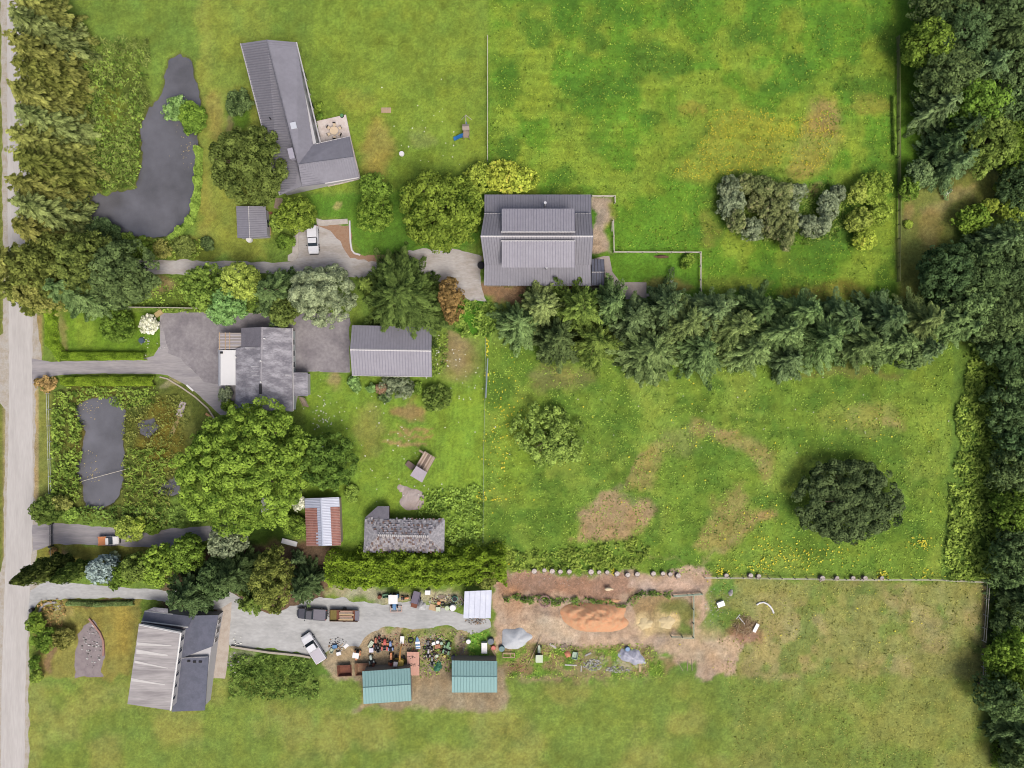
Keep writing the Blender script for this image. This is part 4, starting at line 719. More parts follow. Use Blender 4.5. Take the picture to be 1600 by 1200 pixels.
def pickup(name, px, py, ang, Lc, Wc, label, cat, paint, covm, canopy=None, cabx=None):
    """front towards local +x; ang in degrees on the photo (counter-clockwise from right)"""
    r = empty(name, (*at(px, py).xy, 0), R_(ang), label, cat); h = Lc / 2; hw = Wc / 2
    mb = MB(); loft(mb, [(-h, hw * .9, .5, .95, .92), (-h + .12, hw, .35, 1.05, .95), (h * .1, hw, .32, 1.05, .95), (h * .45, hw, .32, 1.06, .92), (h * .85, hw * .97, .35, .98, .88), (h - .1, hw * .9, .4, .85, .8), (h, hw * .8, .45, .7, .8)]); mb.build('body', paint, r, local=True)
    x1 = h * .46; x0 = h * -.12
    g = MB(); g.add([(x1 + .05, -hw * .86, 1.04), (x1 + .05, hw * .86, 1.04), (x1 - .55, hw * .76, 1.62), (x1 - .55, -hw * .76, 1.62), (x0, -hw * .88, 1.04), (x0, hw * .88, 1.04), (x0 + .15, hw * .76, 1.62), (x0 + .15, -hw * .76, 1.62)], [(0, 1, 2, 3), (5, 4, 7, 6), (4, 0, 3, 7), (1, 5, 6, 2), (3, 2, 6, 7)]); g.build('windows', glass, r, local=True)
    MB().prism([(x0 + .1, -hw * .78), (x1 - .5, -hw * .78), (x1 - .42, -hw * .6), (x1 - .42, hw * .6), (x1 - .5, hw * .78), (x0 + .1, hw * .78)], 1.6, 1.68, inset=.93).build('cab_roof', paint, r, local=True)
    if canopy:
        mb = MB(); loft(mb, [(-h + .08, hw * .86, 1.0, 1.62, .86), (-h + .25, hw * .92, 1.0, 1.72, .88), (x0 - .2, hw * .92, 1.0, 1.72, .88), (x0 - .06, hw * .88, 1.0, 1.66, .86)]); mb.build('canopy', canopy, r, local=True)
    else:
        MB().box(((-h + x0) / 2 + .02, 0, 1.07), (x0 + h - .2, Wc * .9, .07)).build('bed_cover', covm, r, local=True)
        mb = MB(); [mb.box(((-h + x0) / 2, s_ * hw * .95, 1.08), (x0 + h - .1, .09, .09)) for s_ in (-1, 1)]; mb.build('bed_rail', paint, r, local=True)
    for s_ in (-1, 1):
        MB().box((x1 - .1, s_ * (hw + .12), 1.15), (.14, .22, .16)).build('mirror', black, r, local=True); MB().box((h - .1, s_ * hw * .68, .74), (.14, .34, .16)).build('headlight', lampw, r, local=True); MB().box((-h + .02, s_ * hw * .84, .85), (.1, .16, .34)).build('tail_light', lampr, r, local=True)
    MB().box((h + .02, 0, .48), (.16, Wc * .82, .2)).box((-h - .04, 0, .48), (.16, Wc * .86, .18)).build('bumper', darkm, r, local=True); wheels(r, (h * .62, -h * .62), hw * .88); return r
pickup('pickup_truck', 491, 376, -87, 5.0, 1.95, 'white pickup with white canopy parked on the gravel beside the curved kerb', 'pickup', carwhite, carwhite, carwhite)
pickup('pickup_truck', 491.5, 1010, 123, 5.6, 2.1, 'white pickup with silver grey bed cover parked aslant at the yard\'s south edge', 'pickup', carwhite, carsilver)
pickup('pickup_truck', 489, 957, 176, 5.2, 2.0, 'dark pickup with grey bed cover half under the blue-green conifer', 'pickup', carblack, cargrey)
tr = pickup('small_truck', 173.5, 843, 2, 3.6, 1.55, 'small truck with orange load bed and white cab on the gated driveway', 'truck', white, orange)
for c in tr.children:
    if c.name.startswith('bed_'): c.data.materials[0] = orange
def wheeled(root, spec):
    for x, y, r_, w_ in spec: MB().tube([(x, y - w_ / 2, r_), (x, y + w_ / 2, r_)], r_, 12).build('wheel', darkm, root, local=True)
# utility trailer
t = empty('utility_trailer', (*at(539, 959.5).xy, 0), R_(-1), 'rusty flatbed trailer loaded with boards, coupled behind the dark pickup', 'trailer')
MB().box((0, 0, .6), (5.0, 2.0, .12)).build('bed', rustm, t, local=True); mb = MB(); [mb.box((0, s_ * 1.0, .85), (5.0, .06, .4)) for s_ in (-1, 1)]; mb.box((-2.5, 0, .85), (.06, 2, .4)).build('side_rail', brownw, t, local=True)
mb = MB(); [mb.box((.35 + (i % 2) * .1, -.75 + i * .3, .78 + (i % 3) * .06), (2.6 - (i % 3) * .2, .26, .14), 0, i % 3) for i in range(6)]; mb.build('board_load', [tan, wood, mat('board_pink', (186, 150, 130), .85, .1, 2)], t, local=True)
MB().box((2.35, 0, .75), (.75, 1.9, .12)).build('tail_ramp', cargrey, t, local=True); MB().box((-1.9, 0, .7), (1.1, 1.85, .05)).build('mat', mat('mossy_ply', (130, 116, 62), .9, .2, 2), t, local=True); MB().tube([(-2.5, .5, .5), (-3.2, 0, .5), (-2.5, -.5, .5)], .05, 6).build('drawbar', darkm, t, local=True); wheeled(t, [(0, 1.12, .35, .2), (0, -1.12, .35, .2)])
# tractors
def tractor(px, py, ang, L_, W_, label, p1, name='garden_tractor', cat='tractor', canopy=None, seatm=None, group=None, deck=None):
    r = empty(name, (*at(px, py).xy, 0), R_(ang), label, cat, group); rr_ = W_ * .26
    mb = MB(); loft(mb, [(L_ * .02, W_ * .2, .35, .8, .8), (L_ * .3, W_ * .2, .35, .85, .8), (L_ * .5, W_ * .15, .35, .75, .75)]); mb.build('hood', p1, r, local=True)
    MB().box((-L_ * .18, 0, .42), (L_ * .5, W_ * .34, .25)).build('chassis', darkm, r, local=True); [MB().box((-L_ * .28, s_ * W_ * .34, rr_ * 2 + .03), (rr_ * 1.8, W_ * .22, .07)).build('mudguard', p1, r, local=True) for s_ in (-1, 1)]
    MB().box((-L_ * .26, 0, .72), (.4, .42, .1)).box((-L_ * .36, 0, .9), (.1, .42, .36)).build('seat', seatm or black, r, local=True); MB().tube([(-L_ * .02, 0, .8), (-L_ * .08, 0, 1.0)], .03, 6).tube([(-L_ * .08 - .02, 0, .99), (-L_ * .08 + .02, 0, 1.02)], .2, 12).build('steering_wheel', black, r, local=True)
    wheeled(r, [(-L_ * .28, W_ * .4, rr_, W_ * .18), (-L_ * .28, -W_ * .4, rr_, W_ * .18), (L_ * .36, W_ * .3, rr_ * .62, W_ * .13), (L_ * .36, -W_ * .3, rr_ * .62, W_ * .13)])
    if canopy: MB().box((-L_ * .2, 0, 2.05), (L_ * .5, W_ * .95, .08)).build('canopy', canopy, r, local=True); mb = MB(); [mb.tube([(-L_ * .38, y, .7), (-L_ * .38, y, 2.03)], .04, 5) for y in (-W_ * .3, W_ * .3)]; mb.build('canopy_post', darkm, r, local=True)
    if deck: MB().prism([(L_ * .12, -W_ * .5), (-L_ * .12, -W_ * .5), (-L_ * .12, W_ * .5), (L_ * .12, W_ * .5)], .1, .28, inset=.9).build('mower_deck', deck, r, local=True)
    return r
G = 'machinery rows beside the gravel yard'
tractor(617, 937, -90, 3.2, 1.7, 'blue tractor under a white canopy, against the laurel hedge', bluep, 'tractor', 'tractor', white, group=G)
tractor(588, 1003, 90, 1.9, 1.0, 'faded red tractor standing second from the left in the machinery row', mat('faded_red', (200, 120, 92), .6, .06), group=G)
tractor(602, 1006, 88, 2.1, 1.4, 'bright orange-red tractor in the middle of the machinery row', redp, group=G, deck=orange)
tractor(611, 1008, 92, 1.8, 1.1, 'blue mower tractor just right of the orange-red one', paintm('mower_blue', (130, 156, 206), .5), group=G)
tractor(612, 1029, 90, 2.6, 1.1, 'long red tractor with orange hood left of the yellow excavator', orange, group=G, seatm=redp)
tractor(699, 1011, 72, 2.4, 1.4, 'green tractor standing aslant in the weedy patch', greenp, 'tractor', 'tractor', group=G, deck=mat('green_deck', (150, 196, 150), .5, .08))
tractor(559, 1021, -100, 1.9, 1.2, 'white topped mower with orange deck standing alone on the gravel', orange, 'ride_on_mower', 'mower', white, deck=orange, group=G)
tractor(581, 1029, 100, 1.7, 1.1, 'white and green mower below the left end of the machinery row', mat('white_green', (206, 220, 206), .5, .1), 'ride_on_mower', 'mower', group=G)
tractor(592, 1012, 95, 1.3, .9, 'small black mower under the faded red tractor in the machinery row', black, 'ride_on_mower', 'mower', group=G)
tractor(594, 997, 100, 1.2, .7, 'small dark red mower above the machinery row', mat('maroon', (130, 60, 62), .6, .1), 'ride_on_mower', 'mower', group=G)
tractor(584, 1040, 80, 1.6, 1.1, 'rusty brown mower beside the tan steel trough', rustm, 'ride_on_mower', 'mower', group=G)
tractor(670, 1006, 95, 1.6, .8, 'grey mower first in the cluttered column right of the pink deck trailer', cargrey, 'ride_on_mower', 'mower', group=G)
tractor(670, 1019, 88, 1.7, .8, 'silver mower second in the cluttered column right of the pink deck trailer', carsilver, 'ride_on_mower', 'mower', group=G)
tractor(676, 1031, 94, 1.5, .8, 'pale grey mower near the green tarpaulin at the bottom edge', mat('dull_grey', (160, 160, 156), .6, .1), 'ride_on_mower', 'mower', group=G)
tractor(633, 933, 5, 1.5, .8, 'orange mower beside the blue canopied tractor by the hedge', orange, 'ride_on_mower', 'mower', group=G)
# excavator
ex = empty('excavator', (*at(624.5, 1032.5).xy, 0), R_(84), 'small yellow excavator with its arm stretched towards the yard', 'excavator', G)
mb = MB(); [loft(mb, [(-1.0, .18, .02, .4, .8), (-.85, .2, 0, .5, .9), (.85, .2, 0, .5, .9), (1.0, .18, .02, .4, .8)]) for _ in (0,)]; 
tk = MB(); [tk.box((0, s_ * .72, .25), (2.1, .36, .5), 0) for s_ in (-1, 1)]; tk.build('track', darkm, ex, local=True)
MB().prism([(-1.0, -.55), (-.75, -.9), (.5, -.9), (.7, -.6), (.7, .7), (.4, .9), (-.7, .9), (-1.0, .55)], .55, 1.25, inset=.93).build('body', yellowp, ex, local=True); MB().box((.2, .42, 1.75), (.95, .75, 1.0)).build('cab', black, ex, local=True); MB().box((.2, .42, 2.28), (.9, .7, .07)).build('cab_roof', cargrey, ex, local=True)
MB().tube([(.5, -.15, 1.2), (1.8, -.15, 2.3), (3.2, -.15, 1.6)], [.16, .18, .1], 6).tube([(3.2, -.15, 1.6), (3.5, -.15, .5)], [.1, .08], 6).build('arm', mat('arm_tan', (206, 150, 84), .6, .1), ex, local=True); MB().box((4.0, -.1, .55), (1.3, .7, .14), .02).build('bucket_plate', white, ex, local=True)
# white roofed utility cart
ct = tractor(842, 1018, 90, 2.7, 1.3, 'white and pale green utility cart among weeds south of the grey gravel pile', limew, 'utility_cart', 'cart', limew)
MB().box((-1.0, 0, .8), (1.0, 1.25, .1)).build('load_bed', limew, ct, local=True)
# steel troughs, pink deck trailer, dump trailer
def trough(px, py, l, w_, h_, ang, m, label, name='steel_trough', cat='trough', tap=.75):
    r = empty(name, (*at(px, py).xy, 0), R_(ang), label, cat); mb = MB(); t_ = .06
    o = [(-l / 2, -w_ / 2), (l / 2, -w_ / 2), (l / 2, w_ / 2), (-l / 2, w_ / 2)]; b = [(x * tap, y * tap) for x, y in o]
    vs = [(x, y, .12) for x, y in b] + [(x, y, h_) for x, y in o] + [(x - math.copysign(t_, x), y - math.copysign(t_, y), h_) for x, y in o] + [(x * .95, y * .95, .2) for x, y in b]
    fs = [(3, 2, 1, 0)] + [(i, (i + 1) % 4, 4 + (i + 1) % 4, 4 + i) for i in range(4)] + [(4 + i, 4 + (i + 1) % 4, 8 + (i + 1) % 4, 8 + i) for i in range(4)] + [(8 + i, 8 + (i + 1) % 4, 12 + (i + 1) % 4, 12 + i) for i in range(4)] + [(12, 13, 14, 15)]
    mb.add(vs, fs); mb.build('tub', m, r, local=True); mb = MB(); [mb.box((s_ * l * .3, 0, .05), (.12, w_ * tap, .12)) for s_ in (-1, 1)]; mb.build('skid', darkm, r, local=True); return r
trough(540, 1045, 2.6, 2.0, .9, 3, rustm, 'dark rusty steel trough at the bottom edge, left of the tan one'); trough(567, 1043, 2.5, 2.2, .9, 3, mat('tan_steel', (172, 136, 104), .8, .15, 1, c2=(150, 104, 80)), 'tan and rust coloured steel trough at the bottom edge')
r = empty('flatbed_trailer', (*at(646.5, 1034).xy, 0), R_(90), 'trailer with faded pink plank deck marked by dark oily stains', 'trailer', G)
mb = MB(); [mb.box((0, -.98 + i * .245, .85), (4.2, .235, .1)) for i in range(9)]; mb.build('deck', pinkm, r, local=True); MB().box((0, 0, .72), (4.2, .9, .16)).tube([(2.1, .3, .7), (3.0, 0, .6), (2.1, -.3, .7)], .05, 5).build('frame', rustm, r, local=True); wheeled(r, [(-.4, 1.0, .35, .22), (-.4, -1.0, .35, .22), (.4, 1.0, .35, .22), (.4, -1.0, .35, .22)])
mb = MB(); rr = random.Random(8)
for i in range(26):
    gx_, gy_ = (1.2, .0) if i < 13 else (-.2, -.1); mb.prism([(gx_ + rr.gauss(0, .16) + .07 * math.cos(k), gy_ + rr.gauss(0, .42) + .12 * math.sin(k)) if False else (0, 0) for k in ()] or [(a_ + .08 * math.cos(k * 1.05), b_ + .13 * math.sin(k * 1.05)) for a_, b_ in [(gx_ + rr.gauss(0, .14), gy_ + rr.gauss(0, .36))] for k in range(6)], .901 + i * .0004, .905 + i * .0004)
mb.build('oil_stain', mat('oil_stain', (92, 66, 60), .8, .1), r, local=True)
r = empty('dump_trailer', (*at(650.5, 934).xy, 0), R_(-105), 'dark grey dump trailer with rusty tail, beside the laurel hedge', 'trailer', G); MB().box((-.3, 0, .9), (2.2, 1.3, .1)).box((-.3, .66, 1.0), (2.2, .06, .4)).box((-.3, -.66, 1.0), (2.2, .06, .4)).build('bed', mat('dump_grey', (120, 112, 130), .7, .1), r, local=True); MB().box((1.15, 0, .6), (.8, 1.1, .5)).build('frame', rustm, r, local=True); wheeled(r, [(0, .8, .35, .2), (0, -.8, .35, .2)])
# boat
bt = empty('rowing_boat', (*at(653, 1004).xy, 0), R_(95), 'small blue and white pointed boat lying above the pink deck trailer', 'boat'); mb = MB(); hull = [(-1.0, -.4), (.2, -.42), (.9, -.2), (1.25, 0), (.9, .2), (.2, .42), (-1.0, .4)]; mb.prism([(x * .7, y * .6) for x, y in hull], .05, .1); mb.prism(hull, .1, .4); mb.build('hull', white, bt, local=True); MB().prism([(.3, -.36), (.9, -.17), (1.2, 0), (.9, .17), (.3, .36)], .4, .46).build('foredeck', bluep, bt, local=True); MB().box((-.3, 0, .44), (.25, .8, .05)).box((-.8, 0, .44), (.2, .75, .05)).build('thwart', bluep, bt, local=True)
# generic small junk
def barrel(px, py, r_, h_, m, label, name='barrel', cat='barrel', top=None):
    o = empty(name, (*at(px, py).xy, 0), 0, label, cat); mb = MB(); n = 5; pts = [(0, 0, h_ * i / 6) for i in range(7)]; mb.tube(pts, [r_ * (1 + .07 * math.sin(math.pi * i / 6)) for i in range(7)], 14); mb.build('body', m, o, local=True)
    mb = MB(); [mb.tube([(0, 0, z), (0, 0, z + .04)], r_ * 1.1, 14) for z in (h_ * .3, h_ * .65)]; mb.build('hoop', m, o, local=True); MB().tube([(0, 0, h_), (0, 0, h_ + .03)], r_ * .9, 14).build('lid', top or m, o, local=True); return o
def crate(px, py, l, w_, h_, ang, m, label, name='crate', cat='crate', lid=None, gap=True):
    o = empty(name, (*at(px, py).xy, 0), R_(ang), label, cat); mb = MB()
    for i in range(3):
        z = h_ * (i + .5) / 3
        for s_ in (-1, 1): mb.box((0, s_ * w_ / 2, z), (l, .04, h_ * .27)); mb.box((s_ * l / 2, 0, z), (.04, w_ - .04, h_ * .27))
    mb.build('side_board', m, o, local=True); mb = MB(); k = max(2, int(l / .22))
    for i in range(k): mb.box((-l / 2 + l * (i + .5) / k, 0, h_ if lid else .05), (l / k * .88, w_ + .05, .04))
    mb.build('lid' if lid else 'base', lid or m, o, local=True); return o
def chest(px, py, l, w_, h_, ang, m, label, name='chest_freezer', cat='freezer', m2=None):
    o = empty(name, (*at(px, py).xy, 0), R_(ang), label, cat); MB().prism([(-l / 2 + .05, -w_ / 2), (l / 2 - .05, -w_ / 2), (l / 2, -w_ / 2 + .05), (l / 2, w_ / 2 - .05), (l / 2 - .05, w_ / 2), (-l / 2 + .05, w_ / 2), (-l / 2, w_ / 2 - .05), (-l / 2, -w_ / 2 + .05)], .04, h_).build('body', m2 or m, o, local=True)
    MB().box((0, 0, h_ + .05), (l + .04, w_ + .04, .08), 0, 0, .96).build('lid', m, o, local=True); MB().box((0, -w_ / 2 - .04, h_ - .02), (.2, .05, .05)).build('handle', darkm, o, local=True); return o
def pallet(px, py, l, w_, ang, m, label, name='pallet', cat='pallet', n=5, frame=False, z=.0):
    o = empty(name, (*at(px, py).xy, z), R_(ang), label, cat); mb = MB()
    if frame:
        for s_ in (-1, 1): mb.box((0, s_ * (w_ / 2 - .06), .3), (l, .12, .1)); mb.box((s_ * (l / 2 - .06), 0, .3), (.12, w_ - .24, .1))
        mb.box((l * .15, 0, .3), (.1, w_ - .24, .08))
        lgm = MB(); [lgm.box((x, y, .125), (.1, .1, .25)) for x in (-l / 2 + .06, l / 2 - .06) for y in (-w_ / 2 + .06, w_ / 2 - .06)]; lgm.build('leg', m, o, local=True); mb.build('frame', m, o, local=True)
    else:
        for i in range(n): mb.box((0, -w_ / 2 + w_ * (i + .5) / n, .13), (l, w_ / n * .72, .03))
        mb.build('slat', m, o, local=True); mb = MB(); [mb.box((x, 0, .06), (.1, w_, .1)) for x in (-l / 2 + .05, 0, l / 2 - .05)]; mb.build('bearer', m, o, local=True)
    return o
def board(px, py, l, w_, ang, m, label, name='board', cat='board', z=.05):
    o = MB().box((0, 0, 0), (l, w_, .05)).box((-l * .3, 0, -.03), (.08, w_, .04)).box((l * .3, 0, -.03), (.08, w_, .04)).build(name, m); o.location = (*at(px, py).xy, z + .04); o.rotation_euler = (0, R_(1.5), R_(ang)); return tag(o, label, cat)
def tyre(px, py, R0, label, z=.0):
    mb = MB(); n, k = 16, 8; vs = [((R0 + .12 * math.cos(2 * math.pi * j / k)) * math.cos(2 * math.pi * i / n), (R0 + .12 * math.cos(2 * math.pi * j / k)) * math.sin(2 * math.pi * i / n), .12 + .12 * math.sin(2 * math.pi * j / k)) for i in range(n) for j in range(k)]
    mb.add(vs, [(i * k + j, ((i + 1) % n) * k + j, ((i + 1) % n) * k + (j + 1) % k, i * k + (j + 1) % k) for i in range(n) for j in range(k)]); o = mb.build('tyre', darkm); o.location = (*at(px, py).xy, z); return tag(o, label, 'tyre')
barrel(594, 931, .35, .9, rustm, 'rusty brown barrel under the hedge edge, left of the blue tractor'); crate(603, 930, 1.1, .6, .6, 10, mat('sage', (130, 176, 140), .7, .1), 'sage green crate left of the blue tractor by the hedge')
pallet(619, 951, 2.1, 1.1, 2, mat('pinkish_wood', (206, 176, 164), .8, .1), 'pale wooden frame standing in front of the blue tractor', 'wooden_frame', 'frame', frame=True)
chest(669, 924, .95, .8, .8, 0, white, 'white square cabinet in front of the laurel hedge', 'cabinet', 'cabinet'); board(677, 949, 1.4, 1.1, -15, tan, 'tan plywood sheet leaning low in the clutter beside the pale heap', 'plywood_sheet', 'board'); chest(685, 950.5, .75, .75, .5, 3, limew, 'cream square box beside the tan plywood sheet', 'storage_box', 'box')
board(679.5, 932, 1.9, .12, 75, wood, 'thin upright plank leaning north of the tan plywood sheet', 'plank', 'plank'); barrel(686, 941, .32, .6, orange, 'small orange drum in the clutter by the laurel hedge'); tyre(692, 943.5, .3, 'black tyre beside the small orange drum'); barrel(699, 948.5, .42, .7, mat('lime_pale', (206, 220, 180), .6, .06), 'pale lime tub left of the round white tank', 'tub', 'tub')
barrel(708, 947.5, .55, 1.0, white, 'round white water tank west of the pale blue carport', 'water_tank', 'tank'); barrel(711, 934.5, .48, .7, tealp, 'teal plastic tub between hedge and white tank', 'tub', 'tub', darkm); board(690, 937.5, 1.6, .3, 2, tan, 'short tan plank above the orange drum', 'plank', 'plank'); pallet(690, 932, 1.1, .6, 0, wood, 'small grey pallet just south of the laurel hedge', n=4); board(722, 937, 1.4, .25, -60, wood, 'grey plank leaning beside the carport\'s west side', 'plank', 'plank'); tyre(608, 932.5, .25, 'small tyre between green crate and blue tractor')
crate(580, 1006, 1.3, .6, .4, 60, limew, 'slanted pale crate at the left end of the machinery row', lid=limew); chest(581, 1014, .75, .75, .6, 2, mat('lavender_white', (226, 222, 236), .5, .03), 'white box below the slanted pale crate', 'storage_box', 'box'); tyre(587, 1014, .22, 'small tyre beside the white box in the machinery row')
tyre(642, 1000, .42, 'large black tyre right of the excavator\'s arm'); [board(x, y, l, .1, a, wood, lb, 'pole', 'pole') for x, y, l, a, lb in ((635, 1006, 2.6, -70, 'thin crooked pole leaning right of the excavator arm'), (641, 1011, 1.8, 55, 'short slanted pole above the pink deck trailer'))]
barrel(684, 1002, .3, .5, white, 'white drum in the junk above the copper coloured heap'); crate(684, 1009, .9, .6, .4, 12, mat('copper', (200, 140, 110), .7, .15), 'copper coloured crate in the weedy junk patch', lid=mat('copper', (200, 140, 110))); barrel(690, 1004, .28, .5, paleg, 'pale green drum beside the copper coloured crate'); chest(678, 1004, .6, .5, .5, 20, white, 'small white box left of the pale green drum', 'storage_box', 'box'); barrel(683, 1023.5, .28, .5, limew, 'cream bucket drum in the middle of the weedy junk patch'); barrel(695, 1024, .26, .5, mat('ochre', (214, 196, 104), .6, .08), 'ochre bucket below the green tractor', 'bucket', 'bucket')
barrel(675, 1012, .25, .5, darkm, 'dark drum between the grey and silver mowers'); tyre(664, 1012, .24, 'small tyre left of the silver mower'); tyre(678, 1020, .24, 'small tyre right of the silver mower'); crate(664, 1026, .8, .5, .35, 80, wood, 'narrow grey crate right of the pink deck trailer'); pallet(672, 1043, 1.4, .7, 85, wood, 'grey pallet at the bottom edge left of the green tarpaulin', n=4); crate(690, 1017, .8, .5, .35, 15, brownw, 'brown crate left of the green tractor'); crate(676, 1038, .6, .5, .35, 5, cargrey, 'grey crate above the grey pallet')
def heap(name, px, py, rx, ry, h_, m, label, cat='heap', seed=1, rot=0, rough=.25, poly=None, chunk=None):
    lum = .25 if 'gravel' in name else 1.0
    rng = np.random.default_rng(seed); n, k = 56, 20; vs = [(0, 0, h_ * (1 + lum * .4 * (float(fbm(np.array([seed * 7.]), np.array([0.]), .7, seed)[0]) - .5)))]; fs = []
    for j in range(1, k + 1):
        f = j / k
        for i in range(n):
            a = 2 * math.pi * i / n; wob = 1 + rough * (float(vnoise(np.array([math.cos(a) * 2.1 + seed]), np.array([math.sin(a) * 2.1]), 1, seed)[0]) - .5) * 2
            x, y = rx * S * f * wob * math.cos(a), ry * S * f * wob * math.sin(a); z = h_ * (1 - f ** 1.7) * (1 + lum * (.4 + .5 * min(1, f * 1.5)) * (float(fbm(np.array([x + seed * 7]), np.array([y]), .7, seed)[0]) - .5)); vs.append((x, y, max(z, 0) if j < k else -.05))
    fs = [(0, 1 + i, 1 + (i + 1) % n) for i in range(n)] + [(1 + (j - 1) * n + i, 1 + j * n + i, 1 + j * n + (i + 1) % n, 1 + (j - 1) * n + (i + 1) % n) for j in range(1, k) for i in range(n)]
    o = MB().add(vs, fs).build(name, m, smooth=True); o.location = (*at(px, py).xy, 0); o.rotation_euler = (0, 0, R_(rot)); return tag(o, label, cat)
heap('tarpaulin_heap', 684, 1042, 7, 8, .7, mat('green_tarp', (70, 130, 100), .6, .15, 2), 'dark green tarpaulin heap at the bottom edge near the teal roof', 'tarpaulin', 2); heap('gravel_heap', 658, 946, 8.5, 8, .8, mat('gravel_heap', (204, 204, 204), .95, .1, 3, bump=.02), 'small grey gravel heap in front of the dump trailer', 'gravel heap', 3)
heap('woodchip_heap', 928, 963, 57, 25, 1.9, mat('woodchip_orange', (236, 186, 142), .95, .28, 1.6, c2=(224, 160, 118), bump=.08), 'big orange woodchip heap in the dirt paddock', 'woodchip heap', 5, -6, .2); heap('woodchip_heap', 953, 938, 17, 3.5, .3, mat('woodchip_spill', (226, 178, 134), .95, .14, 2), 'thin orange woodchip spill above the big woodchip heap', 'woodchip heap', 6, -3)
heap('gravel_heap', 804, 998, 24, 19, 1.0, mat('gravel_pale', (216, 220, 224), .95, .16, 3, c2=(198, 203, 208), bump=.04), 'large pale grey gravel heap south-east of the carport', 'gravel heap', 7); 
heap('tarpaulin_heap', 988, 1026, 21, 12, .8, greyt, 'pile under a crumpled silver-grey tarpaulin in the weeds', 'tarpaulin', 8, -12); heap('tarpaulin_heap', 887, 458, 7, 7, .9, bluet, 'blue tarpaulin heap between the barn and the evergreen row', 'tarpaulin', 9); heap('rubble_slab', 645, 778, 22, 18, .35, mat('slab_stone', (196, 182, 176), .95, .16, .7, c2=(168, 152, 144), sy=.35, bump=.03), 'pale flat rock mound on the lawn north-east of the grey shake shed', 'rock', 10, -30); heap('rubble_slab', 627, 763, 7, 5, .2, mat('slab_stone', (196, 182, 176)), 'small pale stone tongue at the flat rock mound\'s upper left', 'rock', 12, -40)
heap('straw_heap', 1008, 975, 11, 9, .3, mat('straw_pale', (226, 206, 160), .95, .1, 3, bump=.02), 'left one of two pale straw patches in the paddock pen', 'straw', 13); heap('straw_heap', 1042, 972, 12, 10, .3, mat('straw_pale', (226, 206, 160)), 'right one of two pale straw patches in the paddock pen', 'straw', 14)
def rubble(name, px, py, rx, ry, n, ms, label, seed, smin=.12, smax=.35, kind=None, cat='rubble', sticks=False, hh=.4):
    rng = random.Random(seed); mb = MB()
    for i in range(n):
        a = rng.uniform(0, 6.28); q = math.sqrt(rng.random()); x, y = rx * S * q * math.cos(a), ry * S * q * math.sin(a); s_ = rng.uniform(smin, smax); z = hh * (1 - q) * rng.random()
        if sticks: L_ = rng.uniform(.5, 1.6); d = rng.uniform(0, 3.14); mb.tube([(x - math.cos(d) * L_ / 2, y - math.sin(d) * L_ / 2, z + .03), (x + math.cos(d) * L_ / 2, y + math.sin(d) * L_ / 2, z + rng.uniform(.05, .3))], .025, 4, rng.randrange(len(ms)))
        else: mb.prism([(x + s_ * rng.uniform(.7, 1.1) * math.cos(k * 1.05 + a), y + s_ * rng.uniform(.6, 1.1) * math.sin(k * 1.05 + a) * .8) for k in range(6)], max(0, z - .05), z + s_ * .5, rng.randrange(len(ms)), .7)
    o = mb.build(name, ms); o.location = (*at(px, py).xy, 0); return tag(o, label, None if kind else cat, None, kind)
stone = [mat('stone_pale', (214, 212, 208), .9, .1), mat('stone_grey', (176, 172, 168), .9, .15), mat('stone_dark', (134, 130, 126), .9, .15)]; twig = [mat('twig_tan', (204, 180, 144), .9, .15), mat('twig_brown', (164, 134, 104), .9, .15)]
rubble('rubble', 926, 1039, 15, 10, 190, stone[:2], 'broken white rubble beside the weeds at the bottom edge', 1, .08, .2, 'stuff'); rubble('rubble', 965, 1046, 20, 5, 110, stone[:2], 'loose white rubble along the bottom edge below the silver-grey tarpaulin', 2, .08, .18, 'stuff'); rubble('rubble', 743, 970, 17, 6, 90, [stone[2], twig[1], stone[1]], 'loose dark rubble under the carport\'s south edge', 3, .08, .2, 'stuff')
rubble('brush_pile', 1163, 977, 18, 16, 170, twig, 'brush pile of tan sticks at the paddock\'s east side', 4, sticks=True, kind='stuff', hh=.9); rubble('branch_pile', 723, 1007, 4, 15, 60, twig + [stone[1]], 'narrow pile of grey branches in the grass west of the white freezer', 5, sticks=True, kind='stuff', hh=.5); rubble('debris', 527, 1006, 15, 11, 90, [twig[1], darkm, stone[0]], 'scattered small debris right of the aslant white pickup', 6, .06, .18, 'stuff'); rubble('debris', 683, 1015, 22, 24, 330, [darkm, stone[1], rustm, stone[0], greenp, brownw], 'scattered scrap in the weedy machinery patch', 7, .06, .2, 'stuff', hh=.3); rubble('debris', 628, 1003, 44, 14, 230, [darkm, stone[1], rustm, redp, tan, wood], 'scattered scrap along the machinery row', 17, .05, .14, 'stuff', hh=.2); rubble('debris', 698, 940, 28, 12, 200, [darkm, stone[1], stone[0], wood, rustm], 'scattered scrap along the laurel hedge foot', 18, .06, .18, 'stuff', hh=.3)
rubble('paddock_stones', 1118, 950, 24, 30, 60, stone, 'loose stones in the weedy patch east of the paddock pen', 9, .05, .14, 'stuff', hh=.05); rubble('paddock_stones', 860, 905, 80, 12, 90, [stone[0], brownw], 'loose stones over the brown paddock earth', 10, .03, .1, 'stuff', hh=.02); rubble('garden_stones', 144, 1010, 16, 34, 70, stone, 'loose stones round the south-west garden slab', 11, .08, .28, 'stuff', hh=.1); rubble('garden_stones', 84, 947, 18, 7, 26, stone[:2], 'loose pale stones by the garden corner kerb', 12, .08, .2, 'stuff', hh=.1); rubble('garden_stones', 225, 533, 9, 7, 22, stone[:2], 'pale stones round the dark garden basin', 13, .08, .2, 'stuff', hh=.1); rubble('garden_stones', 366, 1035, 12, 16, 40, stone, 'pale stones in the garden east of the south-west house', 14, .08, .22, 'stuff', hh=.1)
